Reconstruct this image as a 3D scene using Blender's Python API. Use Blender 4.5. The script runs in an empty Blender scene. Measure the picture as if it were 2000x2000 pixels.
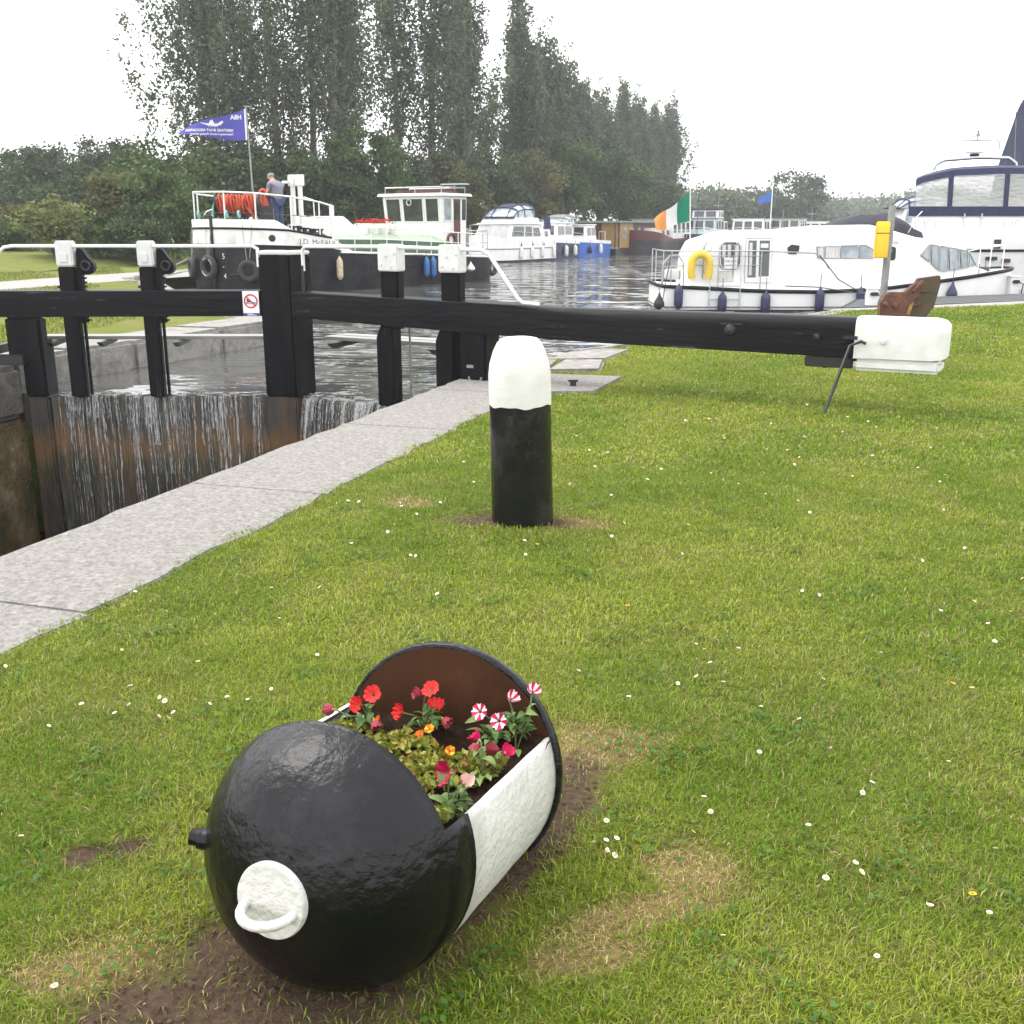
import bpy, bmesh, math, random
import numpy as np
from mathutils import Vector, Matrix
R = math.radians
SC = bpy.context.scene
COL = SC.collection
rng = np.random.default_rng(7)
random.seed(7)

# ------------------------------------------------------------------ camera
cam = bpy.data.cameras.new('camera'); camo = bpy.data.objects.new('camera', cam); COL.objects.link(camo)
cam.sensor_width = 36; cam.lens = 36 * 2050 / 2000; cam.clip_start = 0.05; cam.clip_end = 6000
camo.location = (0, 0, 1.6); camo.rotation_euler = (R(90 - 15.28), 0, 0)
SC.camera = camo

# ------------------------------------------------------------------ overcast sky
SUN_EL, SUN_AZ = 58, -62            # azimuth measured from +Y towards +X
w = bpy.data.worlds.new('World'); SC.world = w; w.use_nodes = True
nt = w.node_tree; nt.nodes.clear()
sky = nt.nodes.new('ShaderNodeTexSky'); sky.sky_type = 'NISHITA'; sky.sun_disc = False
sky.sun_elevation = R(SUN_EL); sky.sun_rotation = R(SUN_AZ); sky.air_density = 1.0; sky.dust_density = 4.0
tc = nt.nodes.new('ShaderNodeTexCoord')
nz = nt.nodes.new('ShaderNodeTexNoise'); nz.inputs['Scale'].default_value = 2.2; nz.inputs['Detail'].default_value = 5
mp = nt.nodes.new('ShaderNodeMapping'); mp.inputs['Scale'].default_value = (1, 1, 2.6)
cr = nt.nodes.new('ShaderNodeValToRGB')
cr.color_ramp.elements[0].color = (8.3, 8.45, 8.7, 1); cr.color_ramp.elements[0].position = .3
cr.color_ramp.elements[1].color = (10.2, 10.2, 10.2, 1); cr.color_ramp.elements[1].position = .7
mx = nt.nodes.new('ShaderNodeMixRGB'); mx.inputs[0].default_value = .93
bg = nt.nodes.new('ShaderNodeBackground'); bg.inputs[1].default_value = .12
wo = nt.nodes.new('ShaderNodeOutputWorld')
for a, b in ((tc.outputs['Generated'], mp.inputs[0]), (mp.outputs[0], nz.inputs['Vector']), (nz.outputs[0], cr.inputs[0]),
             (sky.outputs[0], mx.inputs[1]), (cr.outputs[0], mx.inputs[2]), (mx.outputs[0], bg.inputs[0]), (bg.outputs[0], wo.inputs[0])):
    nt.links.new(a, b)
sl = bpy.data.lights.new('sun', 'SUN'); sl.energy = 1.35; sl.angle = R(38); sl.color = (1, .97, .92)
so = bpy.data.objects.new('sun', sl); COL.objects.link(so)
sd = Vector((math.sin(R(SUN_AZ)) * math.cos(R(SUN_EL)), math.cos(R(SUN_AZ)) * math.cos(R(SUN_EL)), math.sin(R(SUN_EL))))
so.rotation_euler = sd.to_track_quat('Z', 'Y').to_euler(); so.location = sd * 50
SC.view_settings.view_transform = 'Standard'; SC.view_settings.look = 'None'
SC.view_settings.exposure = 1.2; SC.view_settings.gamma = 1
SC.cycles.max_bounces = 6; SC.cycles.transparent_max_bounces = 8; SC.cycles.diffuse_bounces = 3
SC.cycles.caustics_reflective = False; SC.cycles.caustics_refractive = False

# ------------------------------------------------------------------ materials
def nodes(name):
    m = bpy.data.materials.new(name); m.use_nodes = True
    t = m.node_tree; b = t.nodes['Principled BSDF']
    return m, t, b
def N(t, kind, **kw):
    n = t.nodes.new(kind)
    for k, v in kw.items():
        if k in n.inputs: n.inputs[k].default_value = v
        else: setattr(n, k, v)
    return n
def ramp(t, fac, stops):
    r = t.nodes.new('ShaderNodeValToRGB'); e = r.color_ramp.elements
    while len(e) < len(stops): e.new(.5)
    for i, (p, c) in enumerate(stops): e[i].position = p; e[i].color = (*c, 1)
    t.links.new(fac, r.inputs[0]); return r
def noise(t, scale=5, detail=6, rough=.55, stretch=(1, 1, 1), coord='Object'):
    c = N(t, 'ShaderNodeTexCoord'); mp = N(t, 'ShaderNodeMapping'); mp.inputs['Scale'].default_value = stretch
    n = N(t, 'ShaderNodeTexNoise', Scale=scale, Detail=detail, Roughness=rough)
    t.links.new(c.outputs[coord], mp.inputs[0]); t.links.new(mp.outputs[0], n.inputs['Vector']); return n
def mat(name, c1, c2=None, scale=6, rough=.55, metal=0, bump=.15, bscale=None, bdist=.01, stretch=(1, 1, 1), lo=.35, hi=.65, spec=.5, coat=0, dirt=None, dscale=2.5, dstretch=(1, 1, 1), dlo=.5, dhi=.72):
    m, t, b = nodes(name)
    c2 = c2 or tuple(x * .82 for x in c1)
    n = noise(t, scale, stretch=stretch); r = ramp(t, n.outputs[0], [(lo, c1), (hi, c2)])
    col = r.outputs[0]
    if dirt:
        n3 = noise(t, dscale, detail=8, rough=.7, stretch=dstretch); r3 = ramp(t, n3.outputs[0], [(dlo, (0, 0, 0)), (dhi, (1, 1, 1))])
        mm = N(t, 'ShaderNodeMixRGB'); mm.inputs[2].default_value = (*dirt, 1)
        t.links.new(r3.outputs[0], mm.inputs[0]); t.links.new(col, mm.inputs[1]); col = mm.outputs[0]
    t.links.new(col, b.inputs['Base Color'])
    b.inputs['Roughness'].default_value = rough; b.inputs['Metallic'].default_value = metal
    b.inputs['Specular IOR Level'].default_value = spec; b.inputs['Coat Weight'].default_value = coat; b.inputs['Coat Roughness'].default_value = .08
    if bump:
        n2 = noise(t, bscale or scale * 5, stretch=stretch); bp = N(t, 'ShaderNodeBump', Strength=bump, Distance=bdist)
        t.links.new(n2.outputs[0], bp.inputs['Height']); t.links.new(bp.outputs[0], b.inputs['Normal'])
    return m
def leafmat(name, stops, trans=.35, rough=.55):
    m, t, b = nodes(name)
    a = N(t, 'ShaderNodeAttribute', attribute_name='tint'); r = ramp(t, a.outputs['Fac'], stops)
    t.links.new(r.outputs[0], b.inputs['Base Color']); b.inputs['Roughness'].default_value = rough; b.inputs['Specular IOR Level'].default_value = .3
    tr = N(t, 'ShaderNodeBsdfTranslucent'); t.links.new(r.outputs[0], tr.inputs[0])
    mx = N(t, 'ShaderNodeMixShader'); mx.inputs[0].default_value = trans
    t.links.new(b.outputs[0], mx.inputs[1]); t.links.new(tr.outputs[0], mx.inputs[2])
    t.links.new(mx.outputs[0], t.nodes['Material Output'].inputs[0]); return m
MT = {}
MT['black'] = mat('black_paint', (.008, .008, .0095), (.014, .014, .016), 7, .4, bump=.35, bscale=30, bdist=.006, stretch=(.35, 1, 1))
MT['blackw'] = mat('black_painted_timber', (.004, .004, .005), (.009, .009, .010), 4, .45, bump=.6, bscale=14, bdist=.012, stretch=(.18, 1.6, 1.6), spec=.12, dirt=(.10, .10, .105), dscale=7, dstretch=(.22, 3, 3), dlo=.64, dhi=.70)
MT['blackpost'] = mat('black_painted_post', (.0035, .0035, .0045), (.008, .008, .009), 5, .45, bump=.5, bscale=16, bdist=.01, stretch=(1.4, 1.4, .2), spec=.12, dirt=(.07, .07, .075), dscale=7, dstretch=(3, 3, .25), dlo=.65, dhi=.71)
MT['whitep'] = mat('white_paint', (.68, .68, .66), (.60, .60, .575), 9, .45, bump=.35, bscale=28, bdist=.004)
MT['whitebol'] = mat('white_masonry_paint', (.66, .655, .63), (.58, .57, .54), 6, .55, bump=.6, bscale=22, bdist=.006)
MT['minewhite'] = mat('lumpy_white_paint', (.60, .59, .555), (.52, .51, .475), 8, .5, bump=.9, bscale=42, bdist=.010)
MT['boatw'] = mat('boat_white_gelcoat', (.82, .82, .81), (.77, .77, .76), 1.2, .28, bump=.03, bscale=3, dirt=(.68, .67, .64), dscale=.9)
MT['bargew'] = mat('barge_white_paint', (.80, .79, .77), (.75, .74, .71), 2, .45, bump=.12, bscale=9, dirt=(.60, .53, .45), dscale=1.6)
MT['bargek'] = mat('barge_black_steel', (.005, .005, .007), (.011, .011, .014), 2.5, .5, spec=.2, bump=.15, bscale=9, stretch=(1, 1, .35), dirt=(.03, .029, .028), dscale=1.5)
MT['green'] = mat('barge_green_paint', (.055, .115, .06), (.075, .14, .075), 2, .5, bump=.05)
MT['palegreen'] = mat('pale_green_deck_paint', (.33, .42, .30), (.28, .37, .26), 2, .6, bump=.08)
MT['maroon'] = mat('maroon_varnished_wood', (.10, .02, .018), (.06, .014, .012), 6, .35)
MT['chrome'] = mat('galvanised_steel', (.50, .51, .52), (.38, .39, .40), 12, .35, metal=.9, bump=.05)
MT['galv'] = mat('dull_grey_steel', (.30, .31, .31), (.22, .22, .22), 14, .5, metal=.5, bump=.1)
MT['rail'] = mat('white_rail_paint', (.80, .80, .79), (.72, .72, .70), 12, .35, bump=.05)
MT['glass'] = mat('dark_window_glass', (.022, .026, .03), (.05, .055, .06), 2.2, .06, bump=.02, bscale=3, spec=.8)
MT['glassl'] = mat('pale_window_glass', (.16, .20, .23), (.36, .40, .43), 3.5, .08, bump=.02, spec=.8)
MT['navy'] = mat('navy_canvas', (.012, .014, .05), (.02, .022, .07), 5, .75, bump=.3, bscale=8, bdist=.03)
MT['blackcanvas'] = mat('black_canvas', (.012, .013, .022), (.022, .023, .035), 4, .8, bump=.5, bscale=5, bdist=.05)
MT['blue'] = mat('bright_blue_paint', (.03, .13, .48), (.025, .10, .40), 3, .35, bump=.04)
MT['rubber'] = mat('tyre_rubber', (.018, .018, .018), (.035, .034, .033), 15, .75, bump=.4, bscale=40)
MT['fendnavy'] = mat('navy_vinyl_fender', (.022, .022, .07), (.03, .03, .085), 6, .45)
MT['fendcream'] = mat('weathered_cream_fender', (.62, .54, .38), (.45, .36, .22), 14, .6)
MT['fendwhite'] = mat('white_vinyl_fender', (.75, .74, .70), (.65, .64, .6), 8, .4)
MT['fendblue'] = mat('blue_vinyl_fender', (.03, .14, .36), (.025, .11, .3), 6, .4)
MT['rope'] = mat('pale_rope', (.40, .39, .35), (.28, .27, .24), 60, .9, bump=.5, bscale=90)
MT['roped'] = mat('dark_rope', (.06, .06, .065), (.1, .1, .1), 60, .9, bump=.4, bscale=90)
MT['ropet'] = mat('turquoise_rope', (.18, .45, .42), (.25, .5, .46), 60, .9)
MT['ropeo'] = mat('orange_rope', (.46, .065, .025), (.36, .042, .016), 8, .85, bump=.4, bscale=60)
MT['lifejacket'] = mat('orange_red_fabric', (.68, .12, .06), (.55, .09, .05), 9, .8, bump=.4, bscale=25)
MT['yellow'] = mat('yellow_plastic', (.80, .48, .01), (.72, .42, .01), 3, .4, bump=.04)
MT['yellowf'] = mat('yellow_vinyl', (.72, .52, .06), (.62, .44, .05), 6, .6, bump=.2)
MT['rust'] = mat('rusty_iron', (.13, .055, .038), (.085, .035, .026), 11, .8, bump=.7, bscale=35, bdist=.01, dirt=(.24, .11, .055), dscale=7)
MT['rustg'] = mat('rusty_iron_greenish', (.085, .06, .035), (.06, .05, .03), 9, .8, bump=.5, bscale=35, dirt=(.12, .06, .03), dscale=6)
MT['lichen'] = mat('yellow_lichen', (.42, .26, .04), (.25, .13, .04), 25, .9, bump=.8)
MT['rustinside'] = mat('brown_rust_plate', (.058, .024, .011), (.038, .016, .008), 10, .75, spec=.12, bump=.25, bscale=50, bdist=.003, dirt=(.085, .035, .015), dscale=5)
MT['soil'] = mat('potting_soil', (.014, .008, .005), (.032, .018, .011), 40, .95, spec=.1, bump=1, bscale=70, bdist=.02)
MT['stone'] = mat('pale_coping_stone', (.30, .285, .265), (.175, .165, .152), 46, .9, spec=.2, bump=1, bscale=75, bdist=.018, dirt=(.37, .355, .335), dscale=26)
MT['stone2'] = mat('grey_limestone', (.30, .28, .26), (.20, .19, .175), 9, .85, bump=.8, bscale=30, bdist=.02, dirt=(.10, .10, .075), dscale=3)
MT['wetstone'] = mat('damp_dark_stone', (.10, .092, .08), (.055, .05, .044), 6, .6, bump=.8, bscale=22, bdist=.03, dirt=(.16, .15, .13), dscale=4)
MT['gravel'] = mat('pale_gravel_path', (.33, .315, .30), (.24, .23, .215), 9, .95, bump=.6, bscale=80)
MT['deck'] = mat('dark_decking', (.075, .075, .08), (.05, .05, .054), 6, .75, bump=.4, bscale=20, stretch=(.3, 3, 1))
MT['plank'] = mat('weathered_grey_plank', (.36, .36, .35), (.26, .26, .26), 6, .8, bump=.4, bscale=24, stretch=(.2, 3, 1))
MT['wood'] = mat('brown_timber', (.085, .05, .03), (.06, .036, .022), 6, .7, bump=.2, stretch=(1, 1, .2))
MT['woodl'] = mat('honey_timber', (.36, .22, .08), (.29, .17, .06), 6, .6, bump=.15, stretch=(1, 1, .2))
MT['oxide'] = mat('red_oxide_paint', (.10, .02, .016), (.075, .016, .013), 3, .45, bump=.08)
MT['hullk'] = mat('dark_hull_paint', (.014, .014, .02), (.028, .026, .03), 3, .4, bump=.08)
MT['teal'] = mat('pale_teal_paint', (.42, .55, .54), (.36, .48, .48), 3, .45, bump=.05)
MT['greyroof'] = mat('grey_green_roof', (.20, .23, .22), (.16, .18, .17), 3, .6)
MT['curtain'] = mat('pale_curtain', (.66, .65, .62), (.48, .47, .46), 20, .9, stretch=(1, 1, .05), bump=.5)
MT['bark'] = mat('grey_bark', (.13, .115, .095), (.075, .066, .055), 10, .9, bump=.6, stretch=(1, 1, .25))
MT['barkp'] = mat('pale_poplar_bark', (.24, .22, .19), (.14, .125, .10), 7, .9, bump=.5, stretch=(1, 1, .25))
MT['skin'] = mat('skin', (.52, .30, .22), (.46, .26, .19), 12, .55, bump=.05)
MT['hair'] = mat('grey_hair', (.36, .34, .33), (.26, .25, .24), 60, .8, bump=.4)
MT['tshirt'] = mat('grey_cotton', (.21, .21, .25), (.17, .17, .21), 9, .9, bump=.4, bscale=16, bdist=.02)
MT['jeans'] = mat('blue_denim', (.045, .065, .14), (.035, .05, .11), 12, .9, bump=.35, bscale=20)
MT['red'] = mat('sign_red', (.62, .03, .06), (.58, .03, .05), 5, .5, bump=0)
MT['signw'] = mat('sign_white', (.80, .80, .80), (.76, .76, .76), 5, .4, bump=0)
MT['signblue'] = mat('sign_blue', (.035, .035, .20), (.03, .03, .18), 5, .4, bump=0)
MT['ink'] = mat('black_ink', (.012, .012, .012), (.015, .015, .015), 5, .5, bump=0)
MT['greyink'] = mat('grey_ink', (.16, .17, .18), (.20, .21, .22), 5, .5, bump=0)
MT['flagblue'] = mat('blue_flag_cloth', (.075, .07, .36), (.065, .06, .32), 4, .85, bump=.15)
MT['flaggreen'] = mat('green_flag_cloth', (.012, .20, .12), (.01, .17, .10), 4, .85, bump=.15)
MT['flagwhite'] = mat('white_flag_cloth', (.70, .70, .70), (.62, .62, .62), 4, .85, bump=.15)
MT['flagorange'] = mat('orange_flag_cloth', (.66, .27, .08), (.58, .23, .06), 4, .85, bump=.15)
MT['banner'] = mat('dark_blue_banner_cloth', (.035, .042, .085), (.05, .058, .10), 2, .8, bump=.2)
MT['house'] = mat('cream_render', (.55, .52, .48), (.5, .47, .43), 1, .8)
MT['slate'] = mat('grey_slate', (.22, .2, .2), (.17, .16, .16), 1, .8)

# clear vinyl
m, t, b = nodes('clear_vinyl'); b.inputs['Base Color'].default_value = (.55, .55, .53, 1); b.inputs['Roughness'].default_value = .18
n = noise(t, 4.0, stretch=(1, 1, 3)); bp = N(t, 'ShaderNodeBump', Strength=.7, Distance=.12); t.links.new(n.outputs[0], bp.inputs['Height']); t.links.new(bp.outputs[0], b.inputs['Normal'])
tr = N(t, 'ShaderNodeBsdfTransparent'); mxs = N(t, 'ShaderNodeMixShader'); mxs.inputs[0].default_value = .55
t.links.new(tr.outputs[0], mxs.inputs[1]); t.links.new(b.outputs[0], mxs.inputs[2]); t.links.new(mxs.outputs[0], t.nodes['Material Output'].inputs[0]); MT['vinyl'] = m
# sluice-gate face: wet timber with rust and weed bands
m, t, b = nodes('wet_gate_timber')
n = noise(t, 3.0, detail=8, stretch=(2.2, 1, .35)); r = ramp(t, n.outputs[0], [(.30, (.014, .013, .012)), (.46, (.045, .038, .03)), (.58, (.13, .065, .025)), (.72, (.05, .052, .022))])
c = N(t, 'ShaderNodeTexCoord'); sx = N(t, 'ShaderNodeSeparateXYZ'); t.links.new(c.outputs['Object'], sx.inputs[0])
n1 = noise(t, 2.5, stretch=(1, 1, .4)); ad = N(t, 'ShaderNodeMath', operation='MULTIPLY_ADD'); ad.inputs[1].default_value = .8
t.links.new(n1.outputs[0], ad.inputs[0]); t.links.new(sx.outputs['Z'], ad.inputs[2])
mr = N(t, 'ShaderNodeMapRange'); mr.inputs['From Min'].default_value = -1.75; mr.inputs['From Max'].default_value = -.1
t.links.new(ad.outputs[0], mr.inputs['Value'])
r2 = ramp(t, mr.outputs[0], [(.0, (.008, .008, .008)), (.34, (.012, .012, .012)), (.55, (.035, .038, .013)), (.72, (.165, .088, .032)), (.80, (.12, .075, .038)), (.92, (.05, .048, .044))])
mm = N(t, 'ShaderNodeMixRGB'); mm.inputs[0].default_value = .62; t.links.new(r.outputs[0], mm.inputs[1]); t.links.new(r2.outputs[0], mm.inputs[2])
t.links.new(mm.outputs[0], b.inputs['Base Color']); b.inputs['Roughness'].default_value = .25
n2 = noise(t, 12, stretch=(3, 1, .5)); bp = N(t, 'ShaderNodeBump', Strength=.8, Distance=.02); t.links.new(n2.outputs[0], bp.inputs['Height']); t.links.new(bp.outputs[0], b.inputs['Normal']); MT['gatewet'] = m
# slimy chamber wall
m, t, b = nodes('slimy_lock_stone')
n = noise(t, 2.6, detail=9, rough=.72, stretch=(1, 1, .6)); r = ramp(t, n.outputs[0], [(.30, (.012, .013, .005)), (.43, (.04, .033, .012)), (.53, (.085, .058, .022)), (.62, (.13, .10, .06)), (.70, (.20, .18, .14))])
t.links.new(r.outputs[0], b.inputs['Base Color']); b.inputs['Roughness'].default_value = .45
n2 = noise(t, 14); bp = N(t, 'ShaderNodeBump', Strength=.9, Distance=.03); t.links.new(n2.outputs[0], bp.inputs['Height']); t.links.new(bp.outputs[0], b.inputs['Normal']); MT['slime'] = m
# falling water
m, t, b = nodes('falling_water'); b.inputs['Base Color'].default_value = (.62, .63, .64, 1); b.inputs['Roughness'].default_value = .15
n = noise(t, 9, detail=8, rough=.75, stretch=(14, 14, .8)); r = ramp(t, n.outputs[0], [(.46, (0, 0, 0)), (.62, (.9, .9, .9))])
tr = N(t, 'ShaderNodeBsdfTransparent'); mxs = N(t, 'ShaderNodeMixShader'); t.links.new(r.outputs[0], mxs.inputs[0])
t.links.new(tr.outputs[0], mxs.inputs[1]); t.links.new(b.outputs[0], mxs.inputs[2]); t.links.new(mxs.outputs[0], t.nodes['Material Output'].inputs[0]); MT['fall'] = m
m, t, b = nodes('thin_water_veil'); b.inputs['Base Color'].default_value = (.42, .42, .41, 1); b.inputs['Roughness'].default_value = .12
n = noise(t, 5, detail=9, rough=.72, stretch=(16, 16, .55)); r = ramp(t, n.outputs[0], [(.49, (0, 0, 0)), (.62, (.20, .20, .20)), (.74, (.5, .5, .5))])
tr = N(t, 'ShaderNodeBsdfTransparent'); mxs = N(t, 'ShaderNodeMixShader'); t.links.new(r.outputs[0], mxs.inputs[0])
t.links.new(tr.outputs[0], mxs.inputs[1]); t.links.new(b.outputs[0], mxs.inputs[2]); t.links.new(mxs.outputs[0], t.nodes['Material Output'].inputs[0]); MT['veil'] = m
MT['foam'] = mat('white_foam', (.62, .63, .63), (.42, .43, .42), 30, .5, bump=.8, bscale=40)
# harbour water
def watermat(name, s, k, base, st=(.5, 1.3, 1)):
    m, t, b = nodes(name); b.inputs['Base Color'].default_value = (*base, 1); b.inputs['Roughness'].default_value = .04; b.inputs['IOR'].default_value = 1.33
    b.inputs['Specular IOR Level'].default_value = .6
    n = noise(t, s, detail=3, rough=.5, stretch=st); n2 = noise(t, s * .28, detail=2, stretch=st); n3 = noise(t, .12, detail=2)
    sm = N(t, 'ShaderNodeMixRGB'); sm.inputs[0].default_value = .45; t.links.new(n.outputs['Color'], sm.inputs[1]); t.links.new(n2.outputs['Color'], sm.inputs[2])
    sb = N(t, 'ShaderNodeVectorMath', operation='SUBTRACT'); sb.inputs[1].default_value = (.5, .5, .5); t.links.new(sm.outputs[0], sb.inputs[0])
    g = N(t, 'ShaderNodeMapRange'); g.inputs['From Min'].default_value = .35; g.inputs['From Max'].default_value = .65; g.inputs['To Min'].default_value = k * .45; g.inputs['To Max'].default_value = k; t.links.new(n3.outputs[0], g.inputs['Value'])
    sc = N(t, 'ShaderNodeVectorMath', operation='SCALE'); t.links.new(sb.outputs[0], sc.inputs[0]); t.links.new(g.outputs[0], sc.inputs['Scale'])
    ml = N(t, 'ShaderNodeVectorMath', operation='MULTIPLY'); ml.inputs[1].default_value = (.6, 1, 0); t.links.new(sc.outputs[0], ml.inputs[0])
    ge = N(t, 'ShaderNodeVectorMath', operation='ADD'); ge.inputs[1].default_value = (0, 0, 1); t.links.new(ml.outputs[0], ge.inputs[0])
    nm = N(t, 'ShaderNodeVectorMath', operation='NORMALIZE'); t.links.new(ge.outputs[0], nm.inputs[0]); t.links.new(nm.outputs[0], b.inputs['Normal']); return m
MT['water'] = watermat('harbour_water', 3.4, 1.35, (.085, .086, .078))
MT['dwater'] = watermat('lock_chamber_water', 5, .6, (.012, .012, .01))
# lawn soil + turf under the blades (soil and straw patches have their own shapes)
SOIL = [(-.46, 2.0, .36, .30, .35), (.03, 2.52, .52, .14, 1.1), (-.72, 1.88, .22, .10, .25), (-.22, 1.68, .2, .06, .1), (-1.12, 2.42, .06, .06, .3), (-.14, 5.68, .24, .13, 0), (.14, 5.60, .22, .12, 0), (-1.02, 2.46, .08, .05, .4)]
STRAW = [(-.95, 1.98, .18, .09, .3), (-.70, 1.64, .20, .08, .1), (.44, 2.36, .13, .12, .6), (.33, 2.19, .24, .08, .35), (.17, 2.03, .16, .07, .3), (.25, 3.0, .24, .16, .3), (-.62, 6.05, .17, .12, 0), (.12, 1.72, .20, .08, .2), (-.72, 1.72, .22, .10, .1), (.35, 5.6, .22, .12, 0)]
m, t, b = nodes('turf'); MT['turf'] = m
n = noise(t, 1.1, detail=8, rough=.7); r = ramp(t, n.outputs[0], [(.35, (.11, .135, .018)), (.5, (.14, .16, .026)), (.66, (.17, .165, .038))])
col = r.outputs[0]
pc = N(t, 'ShaderNodeTexCoord'); dn = noise(t, 7, detail=6, rough=.7)
def patches(col, lst, color):
    prev = None
    for (cx, cy, rx, ry, an) in lst:
        mp = N(t, 'ShaderNodeMapping'); mp.vector_type = 'TEXTURE'; mp.inputs['Location'].default_value = (cx, cy, 0); mp.inputs['Rotation'].default_value = (0, 0, an); mp.inputs['Scale'].default_value = (rx, ry, 1e3)
        t.links.new(pc.outputs['Object'], mp.inputs[0]); ln = N(t, 'ShaderNodeVectorMath', operation='LENGTH'); t.links.new(mp.outputs[0], ln.inputs[0])
        if prev is None: prev = ln.outputs['Value']
        else:
            mi = N(t, 'ShaderNodeMath', operation='MINIMUM'); t.links.new(prev, mi.inputs[0]); t.links.new(ln.outputs['Value'], mi.inputs[1]); prev = mi.outputs[0]
    ad = N(t, 'ShaderNodeMath', operation='MULTIPLY_ADD'); ad.inputs[1].default_value = 1.5; t.links.new(dn.outputs[0], ad.inputs[0]); t.links.new(prev, ad.inputs[2])
    mk = ramp(t, ad.outputs[0], [(.0, (1, 1, 1)), (1.0, (1, 1, 1))]); mk.color_ramp.elements[0].position = .0
    mr = N(t, 'ShaderNodeMapRange'); mr.inputs['From Min'].default_value = 1.45; mr.inputs['From Max'].default_value = 1.9; mr.inputs['To Min'].default_value = 1; mr.inputs['To Max'].default_value = 0
    t.links.new(ad.outputs[0], mr.inputs['Value']); t.nodes.remove(mk)
    mm = N(t, 'ShaderNodeMixRGB'); t.links.new(mr.outputs[0], mm.inputs[0]); t.links.new(col, mm.inputs[1])
    sn = noise(t, 45, detail=6); sr = ramp(t, sn.outputs[0], [(.3, color[0]), (.7, color[1])]); t.links.new(sr.outputs[0], mm.inputs[2]); return mm.outputs[0]
col = patches(col, STRAW, ((.27, .21, .09), (.18, .14, .05)))
col = patches(col, SOIL, ((.125, .085, .058), (.06, .04, .027)))
t.links.new(col, b.inputs['Base Color']); b.inputs['Roughness'].default_value = .95; b.inputs['Specular IOR Level'].default_value = .1
n2 = noise(t, 60, detail=5, rough=.7); bp = N(t, 'ShaderNodeBump', Strength=1, Distance=.02); t.links.new(n2.outputs[0], bp.inputs['Height']); t.links.new(bp.outputs[0], b.inputs['Normal'])
MT['fargrass'] = mat('mown_grass', (.115, .165, .02), (.19, .185, .055), 1.6, .95, bump=1, bscale=25, bdist=.06, spec=.1, dirt=(.20, .17, .07), dscale=4)
MT['rough'] = mat('rough_grass', (.06, .10, .02), (.09, .115, .03), 2, .95, bump=1, bscale=14, bdist=.1, spec=.1)

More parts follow.
